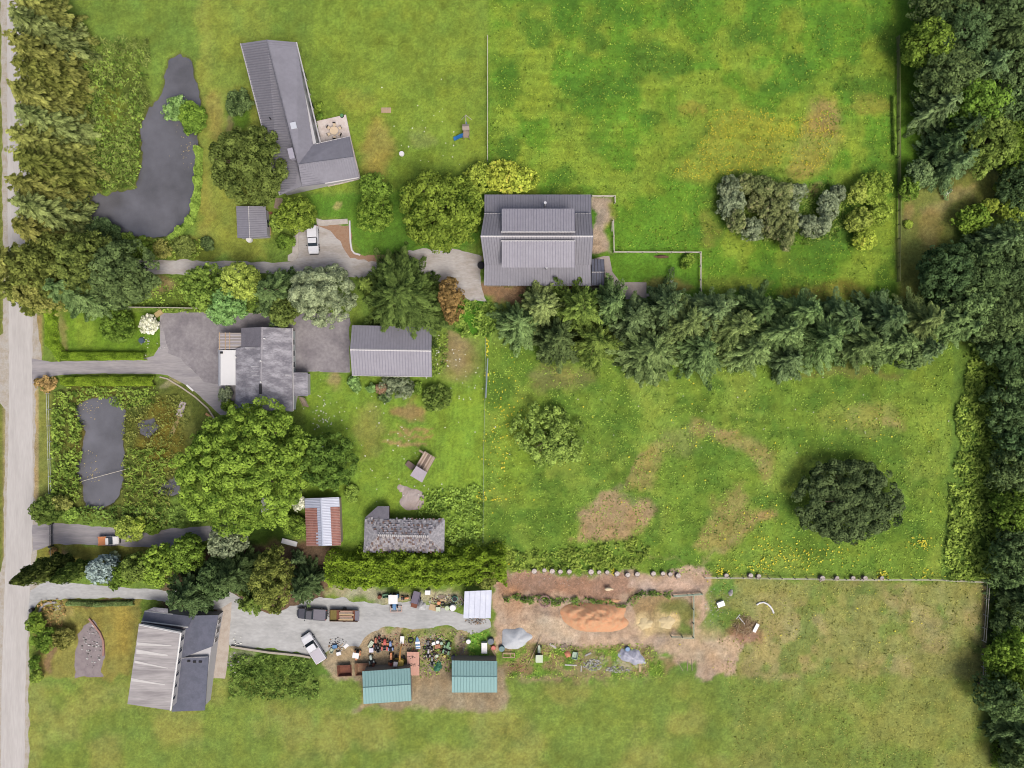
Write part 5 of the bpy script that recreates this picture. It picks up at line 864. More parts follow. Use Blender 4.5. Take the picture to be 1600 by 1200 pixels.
chest(524, 1009, .8, .6, .4, 5, bluep, 'blue plastic tote in the debris beside the white pickup', 'tote_box', 'box'); crate(519, 1016, .8, .6, .4, 65, limew, 'cream crate left of the blue tote'); chest(530, 1020, .8, .6, .4, 15, white, 'white box below the blue tote', 'storage_box', 'box'); board(541, 1009, .9, .6, 40, white, 'white panel lying alone between blue tote and orange mower', 'panel', 'board'); board(532, 1009, 1.3, .15, 40, tan, 'tan plank right of the blue tote', 'plank', 'plank')
barrel(732, 1001, .4, .6, white, 'white plastic drum on the grass left of the freezer'); barrel(709, 1026, .4, .8, cargrey, 'grey barrel at the teal roof\'s upper left corner'); chest(717, 1029, .9, .5, .5, 5, white, 'white box touching the teal roof\'s north edge', 'storage_box', 'box'); chest(757, 1010, 1.9, 1.0, .85, 90, white, 'white chest freezer standing between grass and dark blue barrel'); barrel(767, 1000, .55, .9, bluedk, 'dark blue barrel right of the white freezer'); barrel(771, 1011, .4, .6, mat('coral', (220, 104, 84), .5, .06), 'coral red barrel below the dark blue one'); board(771, 1019, 1.7, .25, -58, tan, 'tan plank leaning below the coral red barrel', 'plank', 'plank'); barrel(784, 1012, .5, .7, mat('deep_teal', (70, 120, 124), .5, .06), 'deep teal barrel at the pale gravel heap\'s foot'); pallet(795, 1023, 2.2, .9, 0, mat('pale_brown', (196, 164, 140), .8, .1), 'pale brown timber frame below the pale gravel heap', 'wooden_frame', 'frame', frame=True)
MB0 = MB().tube([(*at(846, 993).xy, .5), (*at(826, 1036).xy, .2)], .07, 6).build('pole', tan); tag(MB0, 'long pale pole lying left of the white and green cart', 'pole'); board(864, 1009, 1.4, .4, -35, mat('pale_plank', (200, 190, 180), .8, .1), 'short pale board right of the white and green cart', 'plank', 'plank'); pallet(881, 1011, 1.2, 1.0, 25, wood, 'grey pallet above the peach coloured sack', n=5); heap('sack', 887, 1022, 5, 5.5, .4, mat('sack_peach', (226, 150, 116), .7, .1), 'peach coloured sack beside the pale green bathtub', 'sack', 15); trough(898, 1023, 1.3, 1.0, .55, 80, paleg, 'pale green bathtub in the weeds', 'bathtub', 'bathtub', .8); barrel(980, 1013, .4, .5, bluep, 'bright blue tub above the silver-grey tarpaulin', 'tub', 'tub'); board(919, 1022, 1.2, .3, 25, stone[1], 'grey slab in weeds right of the bathtub', 'slab', 'slab'); board(892, 1039, 2.2, .2, -3, stone[0], 'long pale plank below the bathtub', 'plank', 'plank'); board(908, 1044, 1.2, .15, 88, stone[0], 'short pale plank standing off the long plank\'s right end', 'plank', 'plank'); board(1000, 1042, 1.8, .4, 88, tan, 'tan board under the silver-grey tarpaulin\'s lower end', 'board')
[board(x, y, l, .1, a, wood, lb, 'pole', 'pole') for x, y, l, a, lb in ((1063, 1041, 1.8, -60, 'leftmost of three thin poles at the bottom edge below the pen'), (1074, 1039, 2.0, 88, 'middle one of three thin poles at the bottom edge below the pen'), (1081, 1039, 2.0, 92, 'rightmost of three thin poles at the bottom edge below the pen'))]
chest(1125, 942.5, 1.3, .9, .6, 20, white, 'white lidded box in the weeds between pen and brush pile', 'storage_box', 'box'); heap('rock', 1142, 926, 4, 5, .5, stone[1], 'grey rock above and right of the white lidded box', 'rock', 19)
tag(MB().tube([at(x, y, .12) for x, y in ((1182, 945), (1187, 942), (1193, 941), (1199, 943.5), (1204, 948), (1207, 953), (1209, 958))], .16, 8).build('curved_pipe', white), 'white curved pipe lying in the dry paddock grass', 'pipe'); board(1180, 980, 1.6, .6, 62, white, 'white panel on the brush pile\'s right side', 'panel', 'board', .4); board(1158, 968.5, 1.6, .14, -50, stone[0], 'pale plank across the brush pile\'s upper left', 'plank', 'plank', .5); board(1152, 962, 1.0, .14, 50, stone[0], 'short pale plank at the brush pile\'s top', 'plank', 'plank', .5)
# pen, ring feeder
rf = empty('ring_feeder', (*at(851, 938).xy, 0), 0, 'rusty round hay feeder ring by the weedy wire fence', 'feeder'); mb = MB()
for z in (.15, .6, 1.0): mb.tube([(1.0 * math.cos(i * .2618), 1.0 * math.sin(i * .2618), z) for i in range(25)], .04, 5)
mb.build('hoop', mat('feeder_pink', (190, 150, 146), .8, .1), rf, local=True); mb = MB(); [mb.tube([(math.cos(i * .5236), math.sin(i * .5236), 0), (math.cos(i * .5236), math.sin(i * .5236), 1.0)], .03, 5) for i in range(12)]; mb.build('bar', rustm, rf, local=True)
# sheep
sheepm = mat('sheep_cream', (250, 228, 190), .95, .06, 3, bump=.02); an = empty('sheep', (*at(950, 918.5).xy, 0), R_(4), 'cream coloured sheep standing on the bare brown paddock earth', 'sheep')
mb = MB(); vs = []; n = 12; stn = [(-.62, .06, .72), (-.5, .2, .68), (-.3, .29, .66), (0, .31, .66), (.25, .27, .68), (.4, .17, .76), (.52, .11, .86), (.62, .1, .92), (.74, .075, .86), (.84, .04, .8)]
for x, r_, z in stn: vs += [(x, r_ * math.cos(6.2832 * j / n), z + r_ * math.sin(6.2832 * j / n) * .95) for j in range(n)]
mb.add(vs, [(i * n + j, i * n + (j + 1) % n, (i + 1) * n + (j + 1) % n, (i + 1) * n + j) for i in range(len(stn) - 1) for j in range(n)] + [tuple(range(n))[::-1], tuple(range((len(stn) - 1) * n, len(stn) * n))])
for x in (-.38, .32):
    for y in (-.14, .14): mb.tube([(x, y, .55), (x + (.03 if x < 0 else 0), y, .3), (x, y, .04), (x + .02, y, 0)], [.09, .045, .035, .045], 7)
mb.tube([(.6, .1, .95), (.55, .22, .93)], [.04, .02], 5); mb.tube([(.6, -.1, .95), (.55, -.22, .93)], [.04, .02], 5); mb.tube([(-.6, 0, .75), (-.7, 0, .55)], [.05, .03], 5)
o = mb.build('body', sheepm, an, local=True, smooth=True); an.scale = (1.12, 1.12, 1.12); md = o.modifiers.new('subsurf', 'SUBSURF'); md.levels = 1; md.render_levels = 1
# fences
def fence(name, pts, h_, label, m=wood, rails=2, step=2.4, railr=.04, postr=.06, cat='fence', solid=False):
    q = [at(a, b, h_ if False else 0) for a, b in pts]; c0 = q[0]; r = empty(name, (c0.x, c0.y, 0), 0, label, cat); base = None; mb = MB(); cnt = 0
    for a, b in zip(q[:-1], q[1:]):
        L_ = (b - a).length; n = max(1, round(L_ / step)); d = (b - a).normalized(); ang = math.atan2(d.y, d.x)
        for i in range(n + (1 if b is q[-1] else 0)):
            p_ = a.lerp(b, i / n) - c0
            if base is None: base = MB().box((0, 0, h_ / 2), (postr * 2, postr * 2, h_)).build('post', m, r, local=True); o = base
            else: o = copy_tree(base, r)
            o.location = p_; cnt += 1
        for k in range(rails):
            z = h_ * (k + 1) / rails - .06; mid = (a + b) / 2 - c0
            if solid: mb.box((mid.x, mid.y, z), (L_, .04, h_ / rails * .85), ang)
            else: mb.box((mid.x, mid.y, z), (L_, railr * 1.4, railr * 2.2), ang)
    mb.build('rail', m, r, local=True); return r
fw = mat('fence_pale', (214, 206, 190), .8, .1, 3); fg = mat('fence_weathered', (176, 166, 150), .9, .15, 3); fgr = mat('fence_green_grey', (170, 184, 162), .8, .1, 3); pipe = mat('pipe_grey', (150, 164, 170), .6, .08)
fence('paddock_fence', [(925, 308), (960, 308.5), (960, 318)], 1.2, 'short pale fence corner off the barn\'s north-east end', fw, 2, railr=.07, postr=.08); fence('paddock_fence', [(957.5, 346), (958.5, 395), (1093, 395.5), (1093, 459)], 1.2, 'pale wooden fence enclosing the small lawn east of the barn', fw, 2, railr=.07, postr=.08); board(955.5, 355, 1.9, .15, 88, fw, 'pale loose rail leaning on the fence east of the barn', 'rail', 'rail', .8)
fence('boundary_fence', [(762, 60), (762, 252)], 1.2, 'thin pale boundary fence between swing set lawn and north field', fw, 2, railr=.05); fence('boundary_fence', [(1400, 60), (1402, 330), (1401, 440)], 1.3, 'long overgrown fence along the north field\'s east side', mat('fence_mossy', (130, 136, 84), .9, .15, 3), 3, railr=.07)
fence('wire_fence', [(759, 530), (758, 625), (756, 700), (755, 845)], 1.1, 'thin wire fence running down the west side of the large meadow', fgr, 2, railr=.015, postr=.05, step=3); tag(MB().tube([at(762, 560, 1.1), at(759, 622, 1.1)], .12, 8).build('pipe_rail', pipe), 'grey pipe laid along the top of the meadow\'s west wire fence', 'pipe')
fence('paddock_fence', [(1100, 901), (1200, 902), (1320, 904), (1450, 904), (1540, 908), (1537, 960), (1534, 1000)], 1.2, 'long weathered rail fence round the dry south-east paddock', fw, 2, railr=.045); fence('paddock_fence', [(1534, 1022), (1533, 1060)], 1.2, 'short fence piece at the bottom of the dry south-east paddock', fw, 2, railr=.045)
fence('wire_fence', [(786, 931), (845, 936), (880, 938), (920, 939), (975, 946), (985, 935), (1000, 927), (1050, 929)], 1.1, 'low wire fence overgrown with weeds across the dirt paddock', mat('fence_dull', (120, 124, 100), .9, .1), 3, railr=.015, postr=.05, step=2.6); fence('pen_fence', [(1082, 929), (1082, 994), (1048, 993)], 1.2, 'pale green-grey rail fence on the pen\'s east and south sides', fgr, 2, railr=.06)
gt = empty('field_gate', (*at(1073, 928).xy, 0), R_(4), 'pale green-grey field gate lying open along the pen\'s top', 'gate'); MB().box((0, 0, 1.1), (5.2, .12, .14)).box((0, 0, .7), (5.2, .08, .1)).box((0, 0, .35), (5.2, .08, .1)).build('rail', fgr, gt, local=True); MB().box((-2.6, 0, .6), (.14, .14, 1.2)).box((2.6, 0, .6), (.14, .14, 1.2)).box((0, 0, .6), (.1, .1, 1.1)).build('stile', fgr, gt, local=True)
fence('picket_fence', [(208, 481), (270, 481.5), (332, 483)], 1.5, 'pale board fence north of the asphalt court', fw, 3, step=2.4, solid=True, railr=.07); fence('wire_fence', [(78, 615), (80, 690), (82, 770)], 1.1, 'pale wire fence between the lane verge and the lower pond', mat('fence_white', (220, 226, 220), .7, .05), 2, railr=.03, step=3.0)
dg = empty('driveway_gate', (*at(84, 834.5).xy, 0), 0, 'black double leaf gate across the southern driveway', 'gate')
for s_ in (-1, 1):
    mb = MB(); y0, y1 = s_ * .05, s_ * 1.85
    for z in (.2, .65, 1.1): mb.box((-.18 + z * .15, (y0 + y1) / 2, z), (.08, 1.75, .06))
    for i in range(7): mb.box((0, y0 + (y1 - y0) * i / 6, .65), (.04, .04, 1.0))
    mb.box((.18, (y0 + y1) / 2, .9), (.06, 1.75, .06)); mb.build('gate_leaf', black, dg, local=True); MB().box((0, s_ * 2.0, .7), (.2, .2, 1.4)).box((0, s_ * 2.0, 1.42), (.34, .34, .06)).build('gate_post', black, dg, local=True)
fence('wire_fence', [(84, 855), (85, 880)], 1.1, 'short pale fence running south from the black gate', fgr, 2, railr=.03)
# kerbs, edging, paths
def strip(name, pts, w_, h_, m, label, cat):
    q = [at(a, b) for a, b in pts]; mb = MB()
    L_ = []; Rr = []
    for i, p_ in enumerate(q):
        d = (q[min(i + 1, len(q) - 1)] - q[max(i - 1, 0)]).normalized(); n_ = Vector((-d.y, d.x, 0)) * w_ / 2; L_.append(p_ + n_); Rr.append(p_ - n_)
    for i in range(len(q) - 1):
        mb.add([*[tuple(v.xy) + (0,) for v in (L_[i], L_[i + 1], Rr[i + 1], Rr[i])], *[tuple(v.xy) + (h_,) for v in (L_[i], L_[i + 1], Rr[i + 1], Rr[i])]], [(4, 7, 6, 5), (0, 1, 5, 4), (2, 3, 7, 6)] + ([(3, 0, 4, 7)] if i == 0 else []) + ([(1, 2, 6, 5)] if i == len(q) - 2 else []))
    return tag(mb.build(name, m), label, cat)
strip('kerb', [(546.5, 345), (547, 360), (548, 380), (550, 391), (554, 396), (563, 398.5)], .3, .22, trim, 'white curved kerb on the east side of the northern parking bay', 'kerb'); tag(MB().prism([tuple(at(a, b).xy) for a, b in ((494, 341), (505, 344), (543, 342), (544, 350), (496, 353))], 0, .15).build('paving_slab', conc), 'pale concrete apron at the head of the northern parking bay', 'slab'); tag(MB().prism([tuple(at(a, b).xy) for a, b in ((459, 358), (466, 361), (467, 395), (465, 403), (459, 408), (450, 408), (450, 399), (457, 395))], 0, .14).build('footpath', conc), 'curved concrete footpath on the west side of the northern parking bay', 'path'); strip('kerb', [(250, 589), (262, 592), (285, 606), (305, 620), (325, 638), (336, 655)], .25, .15, mat('kerb_worn', (190, 178, 160), .9, .15, 2), 'worn curved kerb where the asphalt meets the lower pond garden', 'kerb'); strip('kerb', [(63, 958), (64, 950), (70, 944), (78, 941), (88, 941)], .35, .3, stone[1], 'curved stone kerb at the garden corner by the lane', 'kerb'); strip('brick_edging', [(140, 966), (148, 976), (157, 988), (162, 1000), (163, 1014), (162, 1024)], .3, .3, mat('brick_edge', (176, 136, 124), .9, .15, 3), 'curved brick edging round the south-west garden slab', 'edging')
strip('stone_wall', [(362, 1009), (380, 1012), (420, 1018), (470, 1023), (486, 1026)], .35, .5, mat('low_wall', (186, 176, 160), .9, .12, 2), 'low pale wall along the gravel yard\'s south-west edge', 'wall')
crate(249, 490, 1.4, .8, .4, 35, mat('bench_wood', (206, 184, 130), .8, .08), 'small tan bench box by the white flowering bush', 'bench', 'bench', lid=mat('bench_wood', (206, 184, 130))); barrel(222, 532, .5, .35, bluedk, 'dark round garden basin among pale stones on the hedged lawn', 'basin', 'basin'); strip('bridge_plank', [(287, 628), (280, 650)], 1.1, .2, mat('plank_pink', (206, 192, 186), .85, .08), 'pale short footbridge slab by the lower pond', 'footbridge'); strip('bridge_plank', [(280, 651), (268, 680)], .7, .15, mat('plank_olive', (168, 152, 96), .85, .12), 'olive boardwalk running down from the pale footbridge slab', 'boardwalk'); board(297, 606, 1.6, .3, -42, white, 'white parking bumper beside the asphalt court', 'parking_bumper', 'bumper')
board(326, 649, 1.2, .4, -35, mat('orange_stone', (206, 160, 110), .8, .1), 'tan edging board at the asphalt court\'s bottom tip', 'board'); barrel(52, 952, .35, .8, black, 'black bin standing at the lane corner by the garden', 'bin', 'bin'); board(453, 847, 2.8, .9, -15, white, 'white panel on the bare earth south-west of the rusty shed', 'panel', 'board', .3)
barrel(628, 241, .42, .5, white, 'small round white table alone on the north lawn', 'garden_table', 'table'); pallet(603.5, 172.5, 1.7, .95, 0, mat('picnic_pink', (206, 176, 150), .85, .1), 'pale wooden pallet on the lawn at the top', n=6); barrel(391, 375, .5, .8, white, 'white bin at the grey garden shed\'s south wall', 'bin', 'bin'); crate(421, 361, .6, 1.3, .5, 0, tan, 'tan crate against the grey garden shed\'s east wall'); board(421, 333, 1.1, .5, 0, rustm, 'red-brown board near the grey garden shed', 'board'); barrel(535, 182, .35, .5, darkm, 'dark planter pot at the patio\'s top corner', 'planter', 'planter', greenp); barrel(752, 415, .6, .6, darkm, 'dark round tub against the barn\'s west wall', 'tub', 'tub'); tag(MB().tube([(*at(753.5, 401).xy, 1.2), (*at(753.5, 408).xy, .6)], .08, 6).box((*at(753.5, 405).xy, .35), (.1, .1, .7)).build('plank', tan), 'tan plank leaning on the barn\'s west wall', 'plank')
board(1014, 461, .9, .5, 0, conc, 'pale step at the end of the concrete path', 'step'); heap('rock', 1049, 440, 2.4, 2.4, .3, white, 'white rock on the small fenced lawn', 'rock', 21); heap('rock', 1034, 401, 12, 2.5, .5, brownw, 'low brown log pile under the fence of the small lawn', 'log pile', 22); tag(MB().tube([at(128, 752, .3), at(160, 743, .35), at(205, 731, .4)], .05, 6).build('pole', fw), 'long thin white pole lying across the lower pond', 'pole')
strip('hay_bits', [(1476, 306), (1482, 300), (1487, 297)], .4, .15, white, 'scrap of white sheeting in the dry clearing', 'sheeting')
# play set
pl = empty('play_set', (*at(729, 214).xy, 0), 0, 'wooden play tower with a blue slide and swing beam on the lawn', 'play set')
MB().box((0, 0, 1.3), (1.1, 1.1, .08)).box((.05, .9, 1.25), (1.05, .9, .06)).build('platform', wood, pl, local=True); mb = MB(); [mb.tube([(x, y, 0), (x, y, 2.2)], .06, 6) for x in (-.5, .5) for y in (-.5, .5, 1.35)]; mb.build('post', wood, pl, local=True); MB().slab([(-.6, .5, 2.2), (.6, .5, 2.2), (.6, 1.0, 2.6), (-.6, 1.0, 2.6)], .05).slab([(-.6, 1.0, 2.6), (.6, 1.0, 2.6), (.6, 1.5, 2.2), (-.6, 1.5, 2.2)], .05).build('roof', mat('play_roof', (176, 160, 150), .85, .08), pl, local=True)
sm = MB(); A = [Vector((-.5, -.1, 1.3)), Vector((-1.2, -.2, .85)), Vector((-1.9, -.35, .3)), Vector((-2.3, -.42, .2))]
for a, b in zip(A[:-1], A[1:]):
    n_ = Vector((.05, -.27, 0)); sm.slab([a - n_, b - n_, b + n_, a + n_], .04)
    for s_ in (-1, 1): sm.slab([a + n_ * s_ + Vector((0, 0, .12)), b + n_ * s_ + Vector((0, 0, .12)), b + n_ * s_ * 1.2 + Vector((0, 0, .12)), a + n_ * s_ * 1.2 + Vector((0, 0, .12))], .16)
sm.build('slide', paintm('slide_blue', (50, 130, 200), .3), pl, local=True); MB().tube([(0, 1.35, 2.1), (0, 3.2, 2.1)], .06, 6).tube([(0, 3.2, 2.1), (-.9, 3.1, 0)], .05, 6).tube([(0, 3.2, 2.1), (.9, 3.1, 0)], .05, 6).build('swing_beam', fw, pl, local=True); sw_ = MB().box((0, 2.3, .45), (.2, .5, .04)).build('swing', bluep, pl, local=True); MB().tube([(0, 2.08, .45), (0, 2.08, 2.1)], .012, 4).tube([(0, 2.52, .45), (0, 2.52, 2.1)], .012, 4).build('rope', darkm, sw_, local=True)
# stumps along the meadow edge
ORD = ['first', 'second', 'third', 'fourth', 'fifth', 'sixth', 'seventh', 'eighth', 'ninth', 'tenth', 'eleventh', 'twelfth', 'thirteenth', 'fourteenth', 'fifteenth', 'sixteenth', 'seventeenth', 'eighteenth', 'nineteenth', 'twentieth', 'twenty-first', 'twenty-second', 'twenty-third', 'twenty-fourth']
stx = [(835, 892), (850, 891), (863, 892), (875, 893), (889, 893), (923, 893), (936, 894), (948, 894), (963, 896), (980, 898), (995, 897), (1020, 896), (1035, 896), (1046, 897), (1058, 899), (1134, 899), (1171, 899), (1184, 900), (1282, 903), (1306, 903), (1331, 903), (1349, 903), (1376, 903)]
for i, (x, y) in enumerate(stx):
    r = empty('planter_stump', (*at(x, y).xy, 0), R_(random.Random(i).uniform(-25, 25)), 'weathered upright stump, %s from the left in the row along the meadow\'s south edge' % ORD[i], 'stump', 'stumps along the meadow edge'); rr = random.Random(i * 3); s_ = rr.uniform(1.0, 1.4)
    n = 10; mb = MB(); mb.tube([(0, 0, 0), (0.02, .05, .3 * s_), (0, .12, .62 * s_)], [.42 * s_, .34 * s_, .36 * s_], n); mb.build('bole', mat('stump_side', (150, 130, 120), .95, .2, 4), r, local=True)
    mb = MB(); mb.tube([(0, .12, .6 * s_), (0, .12, .66 * s_)], [.37 * s_, .3 * s_], n); mb.tube([(.1, -.3 * s_, .15), (.1, -.55 * s_, .02)], [.14, .05], 5); mb.build('cut_face', mat('stump_face', (236, 226, 216), .9, .12, 5, c2=(176, 158, 150)), r, local=True)
# ================================================================ VEGETATION
def th(i): return ORD[i] if i < len(ORD) else str(i)
# lane-side conifers, leaning away from the lens as tall trees do
G1 = 'tall olive conifers along the lane'
lane = [(58, 12, 52), (62, 48, 52), (60, 86, 54), (66, 122, 52), (62, 158, 55), (70, 192, 52), (62, 226, 56), (70, 262, 52), (60, 296, 54), (68, 330, 52), (62, 362, 50)]
for i, (x, y, r) in enumerate(lane):
    conifer(x, y, r, 14.5 + (i * 37 % 5) * .4, ['olivelight', 'olive', 'olivelight', 'conolive'][i * 3 % 4], 'tall olive conifer leaning over the lane, %s from the top' % ORD[i], G1, seed=100 + i, card=.62, dens=13, zf=.5, droop=.4, wild=.4, nbk=1.7)
G2 = 'trees clustered at the lane end of the gravel drive'
conifer(18, 412, 48, 14, 'olivelight', 'olive tree overhanging the lane at the far left edge', G2, zf=.5, card=.6); conifer(28, 455, 42, 13, 'olive', 'lowest olive tree overhanging the lane by the hedge corner', G2, zf=.5, card=.6); broad(72, 418, 50, 13, 'olive', 'bushy olive tree west of the dark green tree by the drive', group=G2, leaf=.36); broad(60, 452, 34, 11, 'olivelight', 'yellowish olive tree nearest the hedge corner', group=G2)
conifer(112, 452, 52, 13, 'conrow', 'grey-olive feathery tree over the hedged lawn', G2, zf=.45, card=.6); broad(125, 410, 44, 12, 'darkolive', 'dark olive tree between the olive and dark green trees', group=G2); conifer(150, 472, 40, 11, 'conrow', 'grey-olive tree overhanging the hedged lawn\'s north side', G2, zf=.4); broad(193, 432, 52, 13, 'dark', 'large dark green tree at the west end of the gravel drive', group=G2, leaf=.3, lobes=.25); shrub(186, 506, 27, 3.5, 'mid', 'spreading green shrub on the hedged lawn'); shrub(158, 366, 30, 3.2, 'darkblue', 'dark green shrub at the upper pond\'s lower left bank')
for i, (x, y, r, p) in enumerate(((195, 386, 20, 'weed'), (222, 388, 18, 'mid'), (252, 388, 16, 'olivelight'), (285, 386, 18, 'reed'))): shrub(x, y, r, 1.8, p, 'low bush on the upper pond\'s south bank, %s from the left' % ORD[i], 'bushes on the pond bank')
shrub(276, 168, 19, 2.6, 'mint', 'pale green bush leaning over the upper pond\'s top right', leaf=.3); shrub(299, 178, 22, 3.2, 'bright', 'bright green bush on the bank behind the pale green one'); shrub(302, 196, 16, 2.2, 'mid', 'mid green bush just below the bright bank bush'); shrub(373, 161, 22, 3, 'dark', 'dark bush by the north-west house\'s left eave'); shrub(498, 165, 6, 1.5, 'bright', 'small bright bush along the house\'s right wall near the top'); shrub(499, 181, 5, 1.4, 'mid', 'small bush between house wall and patio')
broad(385, 256, 60, 10, 'darkolive', 'big round dark olive tree against the north-west house', leaf=.27, dens=44, puff=1.15, seed=21, lobes=.1); broad(463, 333, 30, 6, 'bright', 'bright green tree south of the plank boardwalk', leaf=.3); shrub(444, 376, 14, 2.5, 'mid', 'dark green shrub by the curved footpath'); shrub(322, 380, 11, 1.6, 'dark', 'small dark clipped shrub on the open west lawn'); shrub(432, 348, 12, 1.8, 'weed', 'low green shrub west of the bright green tree')
broad(584, 294, 23, 5.5, 'mid', 'upper one of two layered green trees on the north lawn', leaf=.3); broad(583, 331, 27, 5.5, 'bright', 'lower one of two layered green trees on the north lawn', leaf=.32); broad(688, 327, 66, 10, 'bright', 'wide bright green round tree west of the big barn', leaf=.38, puff=1.0, dens=36, seed=33, lobes=.08)
shrub(752, 274, 23, 4, 'lime', 'left one of three yellow-lime bushes north of the barn', 'yellow-lime bushes', leaf=.42, puff=.8); shrub(785, 276, 26, 4.5, 'yellow', 'middle one of three yellow-lime bushes north of the barn', 'yellow-lime bushes', leaf=.42, puff=.8); shrub(818, 278, 24, 4, 'yellow', 'right one of three yellow-lime bushes north of the barn', 'yellow-lime bushes', leaf=.42, puff=.8)
G3 = 'mixed trees between the two driveways'
broad(316, 452, 34, 8, 'weed', 'loose yellow-green tree at the left end of the mixed row', group=G3, leaf=.36, lobes=.3); broad(378, 440, 29, 9, 'limeyellow', 'yellowish round tree beside the dark conifer in the mixed row', group=G3, leaf=.26); broad(352, 478, 29, 8, 'mint', 'fresh green tree overhanging the asphalt court', group=G3, leaf=.32); conifer(432, 458, 50, 13, 'dark', 'dark green conifer between the yellowish and grey-green trees', G3, zf=.4, card=.5); broad(442, 488, 24, 9, 'darkolive', 'dark olive low tree just north of the central house', group=G3); broad(500, 455, 45, 10, 'silver', 'silvery grey-green tree in the mixed row', group=G3, leaf=.24, dens=52, puff=.85, lobes=.3); conifer(573, 446, 20, 7, 'gwine', 'small green conifer left of the dark spreading one', G3); conifer(630, 464, 84, 12, 'garage', 'dark spreading conifer overhanging the garage roof', G3, dens=20, card=.6, zf=.3, seed=77, wild=.25, nbk=2.2, power=.55); broad(703, 468, 25, 7, 'rust', 'rust-brown tree at the east end of the mixed row', group=G3, leaf=.26, ax=(.8, 1.5))
shrub(552, 596, 9, 1.8, 'mint', 'pale round shrub at the garage\'s lower left corner'); shrub(556, 604, 9, 1.8, 'mint', 'second pale round shrub just below the garage corner one'); shrub(580, 607, 8, 1.4, 'mint', 'small pale shrub left of the pinkish brown one'); shrub(597, 608, 10, 1.5, 'pinkbrown', 'pinkish brown shrub below the garage'); shrub(603, 620, 12, 1.4, 'dark', 'dark shrub below the pinkish brown one'); shrub(623, 602, 21, 2.6, 'grey', 'grey-green shrub against the garage\'s south side'); shrub(652, 606, 9, 1.2, 'mid', 'small green shrub at the garage\'s lower right'); shrub(680, 622, 25, 3.0, 'gwine', 'spiky dark green shrub on the lawn south-east of the garage', leaf=.4)
# the broad bright tree: several stems of one crown
broad(372, 731, 98, 15, 'bright', 'huge broad bright green tree south of the central house', leaf=.36, dens=40, puff=1.35, seed=5, lobes=.16, ax=(1.03, .93)); broad(508, 722, 46, 9.5, 'midtree', 'mid green round tree right of the huge bright one', leaf=.3, seed=6); broad(352, 846, 30, 7.5, 'grey', 'grey-green tree below the huge bright one by the farm drive'); shrub(461, 822, 21, 3, 'mid', 'green shrub against the rusty shed\'s left wall'); shrub(467, 786, 12, 2.2, 'white', 'white flowering shrub at the rusty shed\'s upper left'); shrub(457, 770, 14, 2.5, 'dark', 'dark shrub between the huge tree and the rusty shed'); shrub(549, 772, 13, 1.6, 'weed', 'loose green weedy shrub right of the rusty shed')
shrub(233, 507, 16, 1.9, 'white', 'round white flowering bush at the asphalt court\'s corner', leaf=.3, dens=60); shrub(352, 617, 11, 1.7, 'grey', 'grey-green shrub below the white patio awning'); shrub(354, 634, 10, 1.6, 'bright', 'bright shrub at the central house\'s lower left corner')
# southern trees
G4 = 'trees along the southern drives'
def poplar(px0, py0, h, r, pal, label, group=None, seed=1):
    rng = np.random.default_rng(seed); p_ = at(px0, py0); root = empty('poplar_tree', (p_.x, p_.y, 0), 0, label, 'tree', group); n = 7000
    t = rng.uniform(.06, 1, n); az = rng.uniform(0, 6.2832, n); prof = np.sin(np.pi * np.clip(t, 0, 1) ** .75) ** .7 * r * (1 + .18 * np.sin(az * 5 + t * 22)); q = rng.uniform(.55, 1.05, n)
    P = np.stack([np.cos(az) * prof * q, np.sin(az) * prof * q, t * h], 1); D = np.stack([np.cos(az) * .5, np.sin(az) * .5, np.ones(n) * 1.3], 1) + rng.normal(size=(n, 3)) * .25; Nn = np.stack([np.cos(az), np.sin(az), np.full(n, .5)], 1) + rng.normal(size=(n, 3)) * .4
    L_ = .62 * rng.uniform(.6, 1.3, n); V = cards(P, Nn, D, L_, L_ * .42, rng); np_mesh('crown', V, n, 4, LM(pal), root); trunk_obj(root, h * .9, .22, [(rng.uniform(.2, .6), (math.cos(k) * r * .7, math.sin(k) * r * .7, h * (.35 + .07 * k))) for k in range(7)])
poplar(112, 873, 16, 1.9, 'darkolive', 'slender dark poplar leaning out over the lane', G4, 3); poplar(140, 882, 11, 1.5, 'gwine', 'shorter dark poplar right of the slender one', G4, 4)
broad(158, 889, 22, 7, 'blue', 'blue-grey spruce-like tree in the southern row', group=G4, leaf=.26, dens=60, puff=.6); shrub(176, 872, 8, 3, 'silver', 'small grey-blue shrub right above the blue-grey tree'); broad(186, 898, 20, 6, 'mid', 'green tree right of the blue-grey one', group=G4); broad(214, 886, 25, 7.5, 'gwine', 'olive green tree between the blue-grey and lime trees', group=G4); broad(250, 884, 30, 7, 'bright', 'bright lime green tree over the southern drives', group=G4, leaf=.34); broad(290, 864, 28, 8, 'mid', 'green tree at the east end of the farm drive', group=G4); shrub(202, 902, 10, 2.5, 'bright', 'bright low bush below the olive green southern tree')
conifer(298, 925, 55, 13, 'darkblue', 'large blue-green conifer over the south-west house roof', G4, zf=.4, dens=15); conifer(368, 895, 46, 14, 'dark', 'dark green conifer right of the large blue-green one', G4, zf=.4, card=.6); broad(426, 908, 38, 12, 'olive', 'olive tree between the two dark southern conifers', group=G4, leaf=.3, ax=(.8, 1.25)); conifer(476, 912, 38, 11, 'darkblue', 'blue-green conifer overhanging the dark pickup', G4, zf=.4, dens=15); broad(335, 905, 28, 9, 'dark', 'dark tree tucked between the southern conifers', group=G4); conifer(395, 935, 30, 9, 'gwine', 'olive green low conifer overhanging the gravel yard', G4); conifer(465, 872, 14, 5, 'bluegreen', 'small blue-green conifer south of the rusty shed', G4)
